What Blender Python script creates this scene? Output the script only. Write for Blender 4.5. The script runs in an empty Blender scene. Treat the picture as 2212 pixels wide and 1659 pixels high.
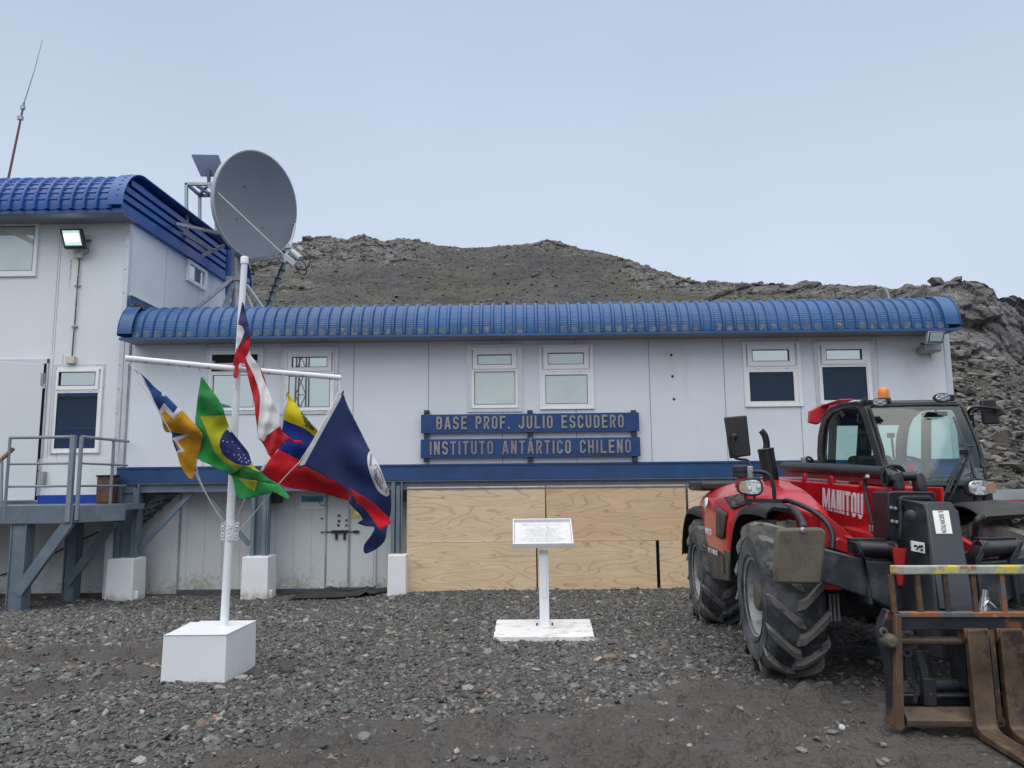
import bpy, bmesh, math, random
import numpy as np
from mathutils import Vector, Matrix, noise
from mathutils.geometry import delaunay_2d_cdt
random.seed(7); rng = np.random.default_rng(7)
SC = bpy.context.scene; COL = SC.collection
rad = math.radians
# ------------------------------------------------------------------ camera
F = 1661.; CX = 1106.; CY = 829.5
PITCH, ROLL, YAW = rad(7.45), rad(.58), rad(.5)
CAMZ = 1.6
Fw = Vector((-math.sin(YAW)*math.cos(PITCH), math.cos(YAW)*math.cos(PITCH), math.sin(PITCH)))
_r0 = Vector((math.cos(YAW), math.sin(YAW), 0)); _u0 = _r0.cross(Fw)
Rt = _r0*math.cos(ROLL) - _u0*math.sin(ROLL); Up = _r0*math.sin(ROLL) + _u0*math.cos(ROLL)
cam = bpy.data.cameras.new('camera'); camo = bpy.data.objects.new('camera', cam); COL.objects.link(camo)
camo.matrix_world = Matrix(((Rt.x, Up.x, -Fw.x, 0), (Rt.y, Up.y, -Fw.y, 0), (Rt.z, Up.z, -Fw.z, CAMZ), (0, 0, 0, 1)))
cam.sensor_width = 36; cam.lens = F/2212*36; cam.clip_start = .05; cam.clip_end = 5000
SC.camera = camo
# ------------------------------------------------------------------ world, sun, exposure (overcast daylight)
SUN_EL, SUN_AZ = rad(63), rad(200)
W = bpy.data.worlds.new("World"); SC.world = W; W.use_nodes = True
nt = W.node_tree; N = nt.nodes; L = nt.links; N.clear()
out = N.new('ShaderNodeOutputWorld'); bg = N.new('ShaderNodeBackground'); bg.inputs[1].default_value = .1
sky = N.new('ShaderNodeTexSky'); sky.sky_type = 'NISHITA'; sky.sun_disc = False
sky.sun_elevation = SUN_EL; sky.sun_rotation = SUN_AZ; sky.dust_density = 4; sky.air_density = 1.2
tc = N.new('ShaderNodeTexCoord'); sep = N.new('ShaderNodeSeparateXYZ'); rmp = N.new('ShaderNodeValToRGB')
L.new(tc.outputs['Generated'], sep.inputs[0]); L.new(sep.outputs[2], rmp.inputs[0])
e = rmp.color_ramp.elements
e[0].position = 0.0; e[0].color = (.63, .71, .82, 1)
e[1].position = .28; e[1].color = (.575, .665, .80, 1)
for p, c in ((.5, (.47, .56, .70, 1)), (.62, (.45, .53, .66, 1)), (.70, (.66, .72, .82, 1)), (.85, (1.3, 1.27, 1.25, 1))):
    q = e.new(p); q.color = c
ns = N.new('ShaderNodeTexNoise'); ns.inputs['Scale'].default_value = 1.6; ns.inputs['Detail'].default_value = 3
L.new(tc.outputs['Generated'], ns.inputs['Vector'])
mr = N.new('ShaderNodeMapRange'); mr.inputs[1].default_value = .3; mr.inputs[2].default_value = .7; mr.inputs[3].default_value = 9.5; mr.inputs[4].default_value = 10.7
L.new(ns.outputs[0], mr.inputs[0])
vm = N.new('ShaderNodeVectorMath'); vm.operation = 'SCALE'; L.new(rmp.outputs[0], vm.inputs[0]); L.new(mr.outputs[0], vm.inputs['Scale'])
mx = N.new('ShaderNodeMixRGB'); mx.inputs[0].default_value = .93
L.new(sky.outputs[0], mx.inputs[1]); L.new(vm.outputs[0], mx.inputs[2]); L.new(mx.outputs[0], bg.inputs[0]); L.new(bg.outputs[0], out.inputs[0])
sl = bpy.data.lights.new('sun', 'SUN'); sl.energy = 1.85; sl.angle = rad(85); sl.color = (1, .97, .93)
so = bpy.data.objects.new('sun', sl); COL.objects.link(so)
_sd = Vector((math.sin(SUN_AZ)*math.cos(SUN_EL), math.cos(SUN_AZ)*math.cos(SUN_EL), math.sin(SUN_EL)))
so.rotation_euler = _sd.to_track_quat('Z', 'Y').to_euler()
SC.view_settings.view_transform = 'Standard'; SC.view_settings.look = 'None'
SC.view_settings.exposure = .13; SC.view_settings.gamma = 1
# ------------------------------------------------------------------ measuring: picture point + known plane -> place in the world
ZM = {'d': (0, 0, 1/1.8228), '3': (450, 1300, 1.8433), '1': (0, 600, 1.8433), '2': (0, 1350, 1.5085), '4': (1500, 1100, 1.8433),
      '5': (2600, 1050, 1.5447), '6': (2650, 1480, 1.6006), '7': (2650, 2000, 1.6006), '8': (0, 2000, 1.106), 'A': (3200, 1900, 2.6587),
      'B': (2700, 1500, 2.765), 'C': (3400, 1450, 3.318), 'G': (3300, 1000, 2.765), 'S': (700, 550, 2.3709), 'P': (1600, 1900, 1.8433), 'Q': (1950, 2020, 3.455)}
def T(k, x, y):
    if k == 'd': return x, y
    o = ZM[k]; return (o[0]+x/o[2])/1.8228, (o[1]+y/o[2])/1.8228
def ray(px, py): return Fw + Rt*((px-CX)/F) + Up*((CY-py)/F)
def P(k, x, y, Y):
    d = ray(*T(k, x, y)); t = Y/d.y; return Vector((d.x*t, Y, CAMZ+d.z*t))
def PX(k, x, y, X):
    d = ray(*T(k, x, y)); t = X/d.x; return Vector((X, d.y*t, CAMZ+d.z*t))
def PG(k, x, y, z):
    d = ray(*T(k, x, y)); t = (z-CAMZ)/d.z; return Vector((d.x*t, d.y*t, z))
OX, OY, TH = 3.139, 6.70, rad(3)
_mu = (math.cos(TH), -math.sin(TH)); _mv = (math.sin(TH), math.cos(TH))
def LU(k, x, y, u):
    d = ray(*T(k, x, y)); t = (u+OX*_mu[0]+OY*_mu[1])/(d.x*_mu[0]+d.y*_mu[1])
    return Vector((u, (d.x*t-OX)*_mv[0]+(d.y*t-OY)*_mv[1], CAMZ+d.z*t))
def LV(k, x, y, v):
    d = ray(*T(k, x, y)); t = (v+OX*_mv[0]+OY*_mv[1])/(d.x*_mv[0]+d.y*_mv[1])
    return Vector(((d.x*t-OX)*_mu[0]+(d.y*t-OY)*_mu[1], v, CAMZ+d.z*t))
# ------------------------------------------------------------------ objects
ORG = {}
def tag(o, label=None, cat=None, group=None, kind=None):
    if label: o['label'] = label
    if cat: o['category'] = cat
    if group: o['group'] = group
    if kind: o['kind'] = kind
    return o
def thing(name, label, cat, loc=(0, 0, 0), group=None, rz=0):
    o = bpy.data.objects.new(name, None); COL.objects.link(o); o.location = loc; o.rotation_euler = (0, 0, rz)
    o.empty_display_size = .1
    ORG[o.name] = Vector(loc) if rz == 0 else Vector((0, 0, 0)); return tag(o, label, cat, group)
class MB:
    def __init__(s): s.v = []; s.f = []; s.m = []; s.cur = 0
    def mat(s, i): s.cur = i; return s
    def add(s, vs, fs):
        b = len(s.v); s.v += [tuple(v) for v in vs]; s.f += [[b+i for i in f] for f in fs]; s.m += [s.cur]*len(fs); return s
    def box(s, a, b, M=None):
        x0, x1 = sorted((a[0], b[0])); y0, y1 = sorted((a[1], b[1])); z0, z1 = sorted((a[2], b[2]))
        vs = [Vector(p) for p in ((x0, y0, z0), (x1, y0, z0), (x1, y1, z0), (x0, y1, z0), (x0, y0, z1), (x1, y0, z1), (x1, y1, z1), (x0, y1, z1))]
        if M: vs = [M @ v for v in vs]
        return s.add(vs, [(0, 3, 2, 1), (4, 5, 6, 7), (0, 1, 5, 4), (1, 2, 6, 5), (2, 3, 7, 6), (3, 0, 4, 7)])
    def hexa(s, vs):  # 8 corners, bottom ring then top ring
        return s.add(vs, [(0, 3, 2, 1), (4, 5, 6, 7), (0, 1, 5, 4), (1, 2, 6, 5), (2, 3, 7, 6), (3, 0, 4, 7)])
    def bar(s, a, b, w, h, up=(0, 0, 1)):
        a, b = Vector(a), Vector(b); d = (b-a).normalized(); up = Vector(up)
        if abs(d.dot(up)) > .97: up = Vector((0, 1, 0))
        x = d.cross(up).normalized()*w/2; y = x.cross(d).normalized()*h/2
        return s.hexa([a-x-y, a+x-y, b+x-y, b-x-y, a-x+y, a+x+y, b+x+y, b-x+y])
    def prism(s, pts, off):   # closed polygon (3D points) extruded by vector off
        n = len(pts); off = Vector(off); pts = [Vector(p) for p in pts]
        return s.add(pts+[p+off for p in pts], [list(range(n))[::-1], list(range(n, 2*n))]+[(i, (i+1) % n, n+(i+1) % n, n+i) for i in range(n)])
    def loft(s, rings, closed=True, caps=True):
        n = len(rings[0]); vs = [p for r in rings for p in r]; fs = []
        for k in range(len(rings)-1):
            for i in range(n if closed else n-1):
                j = (i+1) % n; fs.append((k*n+i, k*n+j, (k+1)*n+j, (k+1)*n+i))
        if caps: fs += [list(range(n))[::-1], list(range((len(rings)-1)*n, len(rings)*n))]
        return s.add(vs, fs)
    def tube(s, pts, r, n=10, smooth=0, caps=True):
        pts = [Vector(p) for p in pts]
        rs = list(r) if isinstance(r, (list, tuple)) else [r]*len(pts)
        if smooth:
            q, qr = [], []
            for i in range(len(pts)-1):
                p0, p1, p2, p3 = pts[max(i-1, 0)], pts[i], pts[i+1], pts[min(i+2, len(pts)-1)]
                for k in range(smooth):
                    t = k/smooth
                    q.append(.5*((2*p1)+(p2-p0)*t+(2*p0-5*p1+4*p2-p3)*t*t+(3*p1-p0-3*p2+p3)*t**3)); qr.append(rs[i]*(1-t)+rs[i+1]*t)
            pts, rs = q+[pts[-1]], qr+[rs[-1]]
        rings = []; pu = None
        for i, p in enumerate(pts):
            d = (pts[min(i+1, len(pts)-1)]-pts[max(i-1, 0)]).normalized()
            if pu is None:
                pu = Vector((0, 0, 1)) if abs(d.z) < .9 else Vector((1, 0, 0))
            x = d.cross(pu).normalized(); y = x.cross(d); pu = y
            rings.append([p+(x*math.cos(a)+y*math.sin(a))*rs[i] for a in [2*math.pi*k/n for k in range(n)]])
        return s.loft(rings, True, caps)
    def lathe(s, prof, M, n=32):   # prof (radius, height), axis local z
        rings = [[M @ Vector((r*math.cos(a), r*math.sin(a), h)) for a in [2*math.pi*k/n for k in range(n)]] for r, h in prof]
        return s.loft(rings, True, False)
    def build(s, name, mats, parent=None, bevel=0, smooth=None, loc=None, segs=2):
        me = bpy.data.meshes.new(name)
        o0 = Vector(loc) if loc is not None else (ORG[root(parent).name] if parent else Vector((0, 0, 0)))
        me.from_pydata([(v[0]-o0.x, v[1]-o0.y, v[2]-o0.z) for v in s.v], [], s.f)
        mats = mats if isinstance(mats, (list, tuple)) else [mats]
        for m in mats: me.materials.append(m)
        me.polygons.foreach_set('material_index', s.m)
        me.update(); bm = bmesh.new(); bm.from_mesh(me); bmesh.ops.recalc_face_normals(bm, faces=bm.faces); bm.to_mesh(me); bm.free()
        o = bpy.data.objects.new(name, me); COL.objects.link(o)
        if loc is not None: o.location = loc
        if parent: o.parent = parent
        if bevel:
            md = o.modifiers.new('bevel', 'BEVEL'); md.width = bevel; md.segments = segs; md.limit_method = 'ANGLE'; md.angle_limit = rad(35)
        if smooth is not None or bevel:
            me.polygons.foreach_set('use_smooth', [True]*len(me.polygons))
            me.set_sharp_from_angle(angle=rad(smooth if smooth else 35))
        return o
def root(o):
    while o.parent: o = o.parent
    return o
def Mrt(loc, z, x=None):
    z = Vector(z).normalized(); x = Vector(x) if x is not None else (Vector((1, 0, 0)) if abs(z.x) < .9 else Vector((0, 1, 0)))
    x = (x-z*x.dot(z)).normalized(); y = z.cross(x)
    return Matrix(((x.x, y.x, z.x, loc[0]), (x.y, y.y, z.y, loc[1]), (x.z, y.z, z.z, loc[2]), (0, 0, 0, 1)))
# ------------------------------------------------------------------ materials
def node(nt, t, **kw):
    n = nt.nodes.new(t)
    for k, v in kw.items():
        if isinstance(k, str) and hasattr(n, k) and k not in ('inputs',): setattr(n, k, v)
    return n
def noisef(nt, vec, scale, detail=5, rough=.55, dist=0):
    n = nt.nodes.new('ShaderNodeTexNoise'); n.inputs['Scale'].default_value = scale; n.inputs['Detail'].default_value = detail
    n.inputs['Roughness'].default_value = rough; n.inputs['Distortion'].default_value = dist; nt.links.new(vec, n.inputs['Vector']); return n.outputs[0]
def mrange(nt, v, a, b, c=0, d=1):
    n = nt.nodes.new('ShaderNodeMapRange'); nt.links.new(v, n.inputs[0])
    for i, x in enumerate((a, b, c, d)): n.inputs[i+1].default_value = x
    return n.outputs[0]
def mixc(nt, f, a, b, mode='MIX'):
    n = nt.nodes.new('ShaderNodeMixRGB'); n.blend_type = mode
    for i, x in enumerate((f, a, b)):
        if hasattr(x, 'node'): nt.links.new(x, n.inputs[i])
        elif isinstance(x, (int, float)): n.inputs[i].default_value = x
        else: n.inputs[i].default_value = (*x[:3], 1)
    return n.outputs[0]
def mth(nt, op, a, b=0):
    n = nt.nodes.new('ShaderNodeMath'); n.operation = op
    for i, x in enumerate((a, b)):
        if hasattr(x, 'node'): nt.links.new(x, n.inputs[i])
        else: n.inputs[i].default_value = x
    return n.outputs[0]
def pmat(name, col, rough=.5, metal=0, var=.10, vs=2.5, layers=(), bump=0, bs=60, stretch=(1, 1, 1), spec=.5, coat=0, emit=None, trans=0, alpha=1, rv=.12, splash=None):
    """layers: (colour, scale, low, high, stretch) noise masked patches on top of the base colour"""
    m = bpy.data.materials.new(name); m.use_nodes = True; nt = m.node_tree; N = nt.nodes; Lk = nt.links
    b = N['Principled BSDF']; tc = N.new('ShaderNodeTexCoord')
    def mapped(st):
        if st == (1, 1, 1): return tc.outputs['Object']
        mp = N.new('ShaderNodeMapping'); mp.inputs['Scale'].default_value = st; Lk.new(tc.outputs['Object'], mp.inputs[0]); return mp.outputs[0]
    n = noisef(nt, mapped(stretch), vs, 6)
    c = mixc(nt, mrange(nt, n, .3, .7), tuple(x*(1-var) for x in col), tuple(min(1, x*(1+var)) for x in col))
    for i, (lc, ls, lo, hi, *st) in enumerate(layers):
        f = noisef(nt, mapped(st[0] if st else (1, 1, 1)), ls, 7, .65)
        c = mixc(nt, mrange(nt, f, lo, hi), c, lc)
    if splash:   # dirt thrown up from the ground: (low z, high z, colour)
        sp = N.new('ShaderNodeSeparateXYZ'); Lk.new(tc.outputs['Object'], sp.inputs[0]); hgt_ = mrange(nt, sp.outputs[2], splash[0], splash[1], 1, 0)
        f = noisef(nt, tc.outputs['Object'], 14, 6, .7); g_ = noisef(nt, tc.outputs['Object'], 2.5, 4)
        c = mixc(nt, mth(nt, 'MULTIPLY', mrange(nt, mth(nt, 'ADD', mth(nt, 'MULTIPLY', hgt_, .28), mth(nt, 'ADD', mth(nt, 'MULTIPLY', f, .6), mth(nt, 'MULTIPLY', g_, .4))), .66, .84), mrange(nt, hgt_, 0, .6)), c, splash[2])
    Lk.new(c, b.inputs['Base Color'])
    Lk.new(mrange(nt, n, .3, .7, max(0, rough-rv*rough), min(1, rough+rv*rough)), b.inputs['Roughness'])
    b.inputs['Metallic'].default_value = metal; b.inputs['Specular IOR Level'].default_value = spec
    b.inputs['Coat Weight'].default_value = coat; b.inputs['Coat Roughness'].default_value = .08
    if trans: b.inputs['Transmission Weight'].default_value = trans
    if alpha < 1: b.inputs['Alpha'].default_value = alpha
    if emit: b.inputs['Emission Color'].default_value = (*emit[:3], 1); b.inputs['Emission Strength'].default_value = emit[3]
    if bump:
        bn = N.new('ShaderNodeBump'); bn.inputs['Strength'].default_value = bump; bn.inputs['Distance'].default_value = .01
        Lk.new(noisef(nt, tc.outputs['Object'], bs, 4), bn.inputs['Height']); Lk.new(bn.outputs[0], b.inputs['Normal'])
    return m
M = {}
RUST = (.16, .055, .02)
M['wall'] = pmat('painted_panel', (.72, .755, .80), .42, var=.05, vs=.8, layers=[((.58, .58, .56), 1.3, .56, .85, (1, 1, .35)), ((.46, .40, .31), 6, .68, .84, (2.2, 1, .10))])
M['wall2'] = pmat('painted_panel_bright', (.74, .77, .79), .42, var=.04, vs=.7, layers=[((.62, .63, .58), 1.1, .60, .9, (1.6, 1, .25)), ((.52, .46, .36), 6, .76, .86, (2.5, 1, .12))])
M['lowwall'] = pmat('undercroft_panel', (.60, .62, .62), .5, var=.06, vs=1.2, layers=[((.42, .40, .34), 1.6, .55, .85, (1, 1, .4)), ((.33, .25, .15), 30, .72, .78)], bump=.1, bs=20, splash=(-.1, .60, (.34, .30, .24)))
M['seam'] = pmat('panel_joint', (.30, .31, .33), .6, var=.3, layers=[((.28, .17, .09), 3, .58, .7)])
M['trim'] = pmat('aluminium_trim', (.62, .64, .68), .35, metal=.25, var=.08, vs=6, layers=[((.4, .36, .3), 12, .68, .8)])
M['roof'] = pmat('blue_roof_sheet', (.019, .090, .25), .42, var=.18, vs=1.2, layers=[((.045, .13, .28), 2.2, .5, .78), ((.13, .14, .07), 5, .74, .84, (1.6, 1, .5))], coat=.05)
M['roof2'] = pmat('deep_blue_roof_sheet', (.010, .075, .300), .40, var=.15, vs=1.2, layers=[((.03, .11, .33), 2.2, .5, .8)], coat=.05)
M['roofclip'] = pmat('weathered_roof_edge', (.085, .13, .19), .7, var=.4, vs=9, layers=[((.13, .11, .09), 8, .58, .68), ((.20, .23, .26), 12, .50, .62)])
M['band'] = pmat('dark_blue_band', (.018, .065, .18), .45, var=.2, vs=1.5, layers=[((.5, .53, .57), 16, .735, .75, (.6, 1, 1.6)), ((.08, .045, .025), 6, .70, .76)])
M['brightblue'] = pmat('blue_kick_board', (.01, .05, .33), .4, var=.1)
M['sign'] = pmat('navy_sign_board', (.012, .055, .185), .45, var=.15, vs=5, layers=[((.30, .36, .40), 22, .72, .76), ((.04, .04, .04), 9, .66, .74)])
M['letter'] = pmat('brushed_letter', (.33, .31, .28), .36, metal=.6, var=.15, vs=6)
M['letter2'] = pmat('brushed_letter_worn', (.32, .28, .265), .32, metal=.75, var=.3, vs=2)
M['bracket'] = pmat('dark_green_bracket', (.03, .055, .06), .6, var=.4, vs=20, layers=[((.25, .26, .25), 18, .6, .7)])
M['steel'] = pmat('grey_steel_paint', (.135, .175, .215), .48, var=.12, vs=3, layers=[((.22, .26, .29), 3, .55, .8), ((.12, .08, .05), 11, .72, .78)])
M['steeldk'] = pmat('dark_steel_paint', (.075, .10, .125), .5, var=.12, vs=3)
M['dark'] = pmat('dark_void', (.012, .012, .013), .8)  # shade of gaps, holes and openings put into a near-black; also the bin lid
M['rail'] = pmat('rail_paint', (.21, .25, .29), .42, var=.08, vs=3)
M['plinth'] = pmat('whitewashed_concrete', (.80, .81, .83), .75, var=.03, vs=5, layers=[((.55, .52, .46), 9, .70, .8), ((.3, .28, .26), 40, .75, .78)], bump=.35, bs=9, splash=(-.15, .22, (.45, .41, .36)))
M['boxwhite'] = pmat('white_painted_box', (.80, .82, .85), .38, var=.03, vs=2, layers=[((.62, .62, .62), 14, .72, .8), ((.66, .66, .65), 3, .6, .8)], bump=.12, bs=8, splash=(-.06, .10, (.45, .42, .38)))
M['slab'] = pmat('chipped_white_slab', (.78, .78, .78), .7, var=.05, vs=4, layers=[((.30, .24, .19), 9, .60, .66, (.5, 1.4, 1)), ((.5, .46, .42), 5, .54, .72), ((.1, .1, .1), 45, .64, .68)], bump=.4, bs=25)
M['white'] = pmat('white_paint', (.80, .82, .85), .35, var=.03, vs=6, layers=[((.45, .33, .24), 14, .74, .8)])
M['soffit'] = pmat('shade_grey_soffit', (.24, .25, .28), .6)  # wall tone darkened: eave shade is put into this grey
M['pvc'] = pmat('white_window_frame', (.88, .88, .89), .28, var=.02, vs=2)
M['cream'] = pmat('cream_plastic', (.60, .56, .46), .5, var=.06)
def glassm(name, base, refl):
    m = bpy.data.materials.new(name); m.use_nodes = True; nt = m.node_tree; N = nt.nodes; b = N['Principled BSDF']
    tc = N.new('ShaderNodeTexCoord'); n = noisef(nt, tc.outputs['Object'], 1.4, 2)
    nt.links.new(mixc(nt, mrange(nt, n, .3, .7), tuple(x*.86 for x in base), tuple(x*1.1 for x in base)), b.inputs['Base Color'])
    b.inputs['Roughness'].default_value = .5
    g = N.new('ShaderNodeBsdfGlossy'); g.inputs['Roughness'].default_value = .015; g.inputs['Color'].default_value = (.88, .93, .88, 1)
    mx = N.new('ShaderNodeMixShader'); mx.inputs[0].default_value = refl
    nt.links.new(b.outputs[0], mx.inputs[1]); nt.links.new(g.outputs[0], mx.inputs[2]); nt.links.new(mx.outputs[0], N['Material Output'].inputs[0])
    return m
M['glass_frost'] = glassm('frosted_pane', (.50, .56, .53), .25)
M['glass_mirror'] = glassm('reflecting_pane', (.12, .14, .14), .62)
M['glass_dark'] = glassm('dark_pane', (.02, .035, .05), .62)
M['glass_side'] = glassm('side_pane', (.2, .25, .3), .5)
M['blackrub'] = pmat('black_rubber', (.014, .017, .019), .6, var=.3, layers=[((.06, .06, .06), 3, .5, .8)])
M['galv'] = pmat('galvanised_steel', (.34, .36, .38), .45, metal=.5, var=.2, vs=8, layers=[((.20, .13, .09), 7, .66, .75)])
M['dish'] = pmat('grey_dish_paint', (.20, .225, .245), .55, var=.05, vs=1.5)
M['dishrim'] = pmat('pale_dish_rim', (.42, .45, .47), .5, var=.08, vs=4)
M['panelshade'] = pmat('shade_tinted_antenna_panel', (.20, .23, .32), .4, var=.05)  # shading on the panel's underside is put into the base colour
# wood sheets: contour grain, knots and nail marks
def plywood(name, tone, seed):
    m = bpy.data.materials.new(name); m.use_nodes = True; nt = m.node_tree; N = nt.nodes; Lk = nt.links; b = N['Principled BSDF']
    tc = N.new('ShaderNodeTexCoord'); mp = N.new('ShaderNodeMapping'); mp.inputs['Scale'].default_value = (.5, 1, 2.6); mp.inputs['Location'].default_value = (seed*3.1, 0, seed*1.7)
    Lk.new(tc.outputs['Object'], mp.inputs[0])
    n = noisef(nt, mp.outputs[0], 1.15, 1.6, .35, .25)
    band = mth(nt, 'ABSOLUTE', mth(nt, 'SINE', mth(nt, 'MULTIPLY', n, 46.0)))
    line = mrange(nt, band, .0, .42, .70, 0)
    broad = noisef(nt, mp.outputs[0], 3.1, 4)
    c = mixc(nt, mrange(nt, broad, .3, .7), tuple(x*.90 for x in tone), tuple(x*1.1 for x in tone))
    c = mixc(nt, line, c, tuple(x*y for x, y in zip(tone, (.66, .56, .45))))
    fine = mp2 = N.new('ShaderNodeMapping'); mp2.inputs['Scale'].default_value = (1.2, 1, 30); Lk.new(tc.outputs['Object'], mp2.inputs[0])
    c = mixc(nt, mrange(nt, noisef(nt, mp2.outputs[0], 3, 3), .42, .75, 0, .42), c, tuple(x*.6 for x in tone))
    mp3 = N.new('ShaderNodeMapping'); mp3.inputs['Scale'].default_value = (1.6, 1, 2.6); mp3.inputs['Location'].default_value = (seed*5.3, 0, seed); Lk.new(tc.outputs['Object'], mp3.inputs[0])
    vo = N.new('ShaderNodeTexVoronoi'); vo.inputs['Scale'].default_value = 2.1; Lk.new(mp3.outputs[0], vo.inputs['Vector'])
    c = mixc(nt, mrange(nt, vo.outputs['Distance'], .05, .10, .85, 0), c, (.16, .07, .03))
    c = mixc(nt, mrange(nt, vo.outputs['Distance'], .1, .3, .35, 0), c, tuple(x*.7 for x in tone))
    v2 = N.new('ShaderNodeTexVoronoi'); v2.inputs['Scale'].default_value = 4.5; Lk.new(tc.outputs['Object'], v2.inputs['Vector']); c = mixc(nt, mrange(nt, v2.outputs['Distance'], .035, .055, .8, 0), c, (.06, .035, .02))
    st = noisef(nt, tc.outputs['Object'], .9, 4); c = mixc(nt, mrange(nt, st, .58, .8, 0, .5), c, (.26, .22, .17))
    Lk.new(c, b.inputs['Base Color']); b.inputs['Roughness'].default_value = .62
    return m
# telehandler
M['red'] = pmat('red_machine_paint', (.47, .009, .013), .28, var=.12, vs=3, layers=[((.24, .05, .045), 4, .58, .85), ((.16, .09, .07), 11, .70, .82)], coat=.35, spec=.45)
M['redflat'] = pmat('red_steel_paint', (.42, .018, .022), .4, var=.14, vs=4, layers=[((.22, .04, .035), 8, .6, .8)], coat=.15)
M['black'] = pmat('black_machine_paint', (.011, .013, .017), .38, var=.25, vs=5, layers=[((.045, .045, .045), 5, .55, .85)])
M['blackworn'] = pmat('worn_black_steel', (.024, .029, .039), .45, var=.3, vs=6, layers=[((.10, .105, .115), 5, .48, .75), ((.12, .07, .03), 9, .66, .74)], bump=.1, bs=30)
M['plastic'] = pmat('black_plastic', (.018, .019, .021), .5, var=.15, vs=5, layers=[((.06, .06, .058), 4, .55, .85)])
M['mud'] = pmat('muddy_steel', (.105, .092, .070), .7, var=.22, vs=7, layers=[((.05, .035, .022), 14, .60, .68, (3, 3, .7)), ((.20, .18, .15), 20, .7, .78)], bump=.3, bs=30)
M['tyre'] = pmat('dusty_tyre', (.026, .030, .038), .8, var=.3, vs=6, layers=[((.15, .155, .16), 3.2, .38, .66)], bump=.35, bs=50)
M['lug'] = pmat('dusty_tyre_lug', (.155, .15, .14), .85, var=.3, vs=8, layers=[((.04, .043, .05), 9, .50, .66)], bump=.4, bs=60)
M['rim'] = pmat('pale_wheel_rim', (.34, .35, .36), .45, var=.15, vs=6, layers=[((.12, .10, .08), 6, .48, .66)])
M['rust'] = pmat('rusty_steel', (.105, .060, .036), .65, var=.35, vs=7, layers=[((.20, .085, .03), 9, .55, .68), ((.035, .03, .03), 4, .52, .62)], bump=.2, bs=35)
M['forkblack'] = pmat('rusting_black_steel', (.016, .020, .028), .42, var=.3, vs=6, layers=[((.17, .06, .02), 7, .60, .66), ((.08, .09, .10), 11, .66, .72)], bump=.15, bs=30)
M['tine'] = pmat('worn_fork_steel', (.095, .062, .040), .5, metal=.2, var=.3, vs=6, layers=[((.17, .125, .07), 3, .52, .7), ((.035, .025, .02), 7, .52, .64), ((.15, .06, .025), 10, .62, .7)], bump=.15, bs=30)
M['guard'] = pmat('guard_rail_paint', (.33, .36, .32), .5, var=.2, vs=9, layers=[((.62, .50, .04), 5.5, .50, .60), ((.28, .11, .03), 8, .56, .66), ((.20, .21, .20), 13, .6, .7)])
M['guardbase'] = pmat('guard_base_rust', (.10, .11, .13), .5, var=.3, vs=9, layers=[((.26, .10, .035), 6, .46, .54), ((.30, .32, .34), 12, .58, .68)])
M['lens'] = pmat('lamp_lens', (.62, .66, .70), .08, metal=.6, var=.25, vs=40)
M['amber'] = pmat('amber_lens', (.75, .22, .02), .15, var=.1, vs=30, coat=.5)
M['mesh'] = pmat('grille_mesh', (.055, .047, .040), .6, var=.3, vs=60)
M['skirt'] = pmat('muddy_grey_skirt', (.060, .057, .052), .6, var=.25, vs=4, layers=[((.13, .115, .09), 3, .5, .75)])
M['sticker'] = pmat('white_sticker', (.78, .78, .76), .4, var=.03)
M['ink'] = pmat('dark_ink', (.03, .03, .05), .5)
M['decal'] = pmat('pale_decal', (.72, .70, .76), .35, var=.03)
M['seat'] = pmat('dark_seat', (.03, .032, .035), .8)
M['chrome'] = pmat('bright_metal', (.6, .6, .6), .25, metal=.9)
def cabglass(nm='cab_glass', fac=.06, fs=.35, ro=.02):
    m = bpy.data.materials.new(nm); m.use_nodes = True; nt = m.node_tree; N = nt.nodes
    t = N.new('ShaderNodeBsdfTransparent'); t.inputs[0].default_value = (.70, .86, .82, 1)
    g = N.new('ShaderNodeBsdfGlossy'); g.inputs['Roughness'].default_value = ro; g.inputs['Color'].default_value = (.9, .95, .95, 1)
    fr = N.new('ShaderNodeFresnel'); fr.inputs[0].default_value = 1.5
    mx = N.new('ShaderNodeMixShader'); nt.links.new(mth(nt, 'ADD', mth(nt, 'MULTIPLY', fr.outputs[0], fs), fac), mx.inputs[0])
    nt.links.new(t.outputs[0], mx.inputs[1]); nt.links.new(g.outputs[0], mx.inputs[2]); nt.links.new(mx.outputs[0], N['Material Output'].inputs[0]); return m
M['cabglass'] = cabglass(); M['windscreen'] = cabglass('windscreen_glass', .07, .5, .10); M['sideglass'] = cabglass('cab_side_glass', .015, .06)
def text(s, w, h, name, mat, parent, Mx, depth=.004, bold=0., lspace=1.0):
    """lettering fitted to w x h metres, lower-left corner at Mx origin, lying in Mx's xy plane"""
    cu = bpy.data.curves.new(name, 'FONT'); cu.body = s; cu.size = 1; cu.extrude = .01; cu.offset = bold; cu.space_character = lspace; cu.resolution_u = 4
    o = bpy.data.objects.new(name, cu); COL.objects.link(o)
    me = bpy.data.meshes.new_from_object(o.evaluated_get(bpy.context.evaluated_depsgraph_get()))
    COL.objects.unlink(o); bpy.data.objects.remove(o)
    co = np.array([v.co[:] for v in me.vertices]); mn, mxx = co.min(0), co.max(0)
    co = (co-mn)/(mxx-mn)*np.array([w, h, depth])
    o0 = ORG[root(parent).name] if parent else Vector((0, 0, 0))
    for v, c in zip(me.vertices, co): v.co = Mx @ Vector(c) - o0
    me.name = name; me.materials.clear(); me.materials.append(mat); me.update()
    ob = bpy.data.objects.new(name, me); COL.objects.link(ob)
    if parent: ob.parent = parent
    return ob
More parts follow.
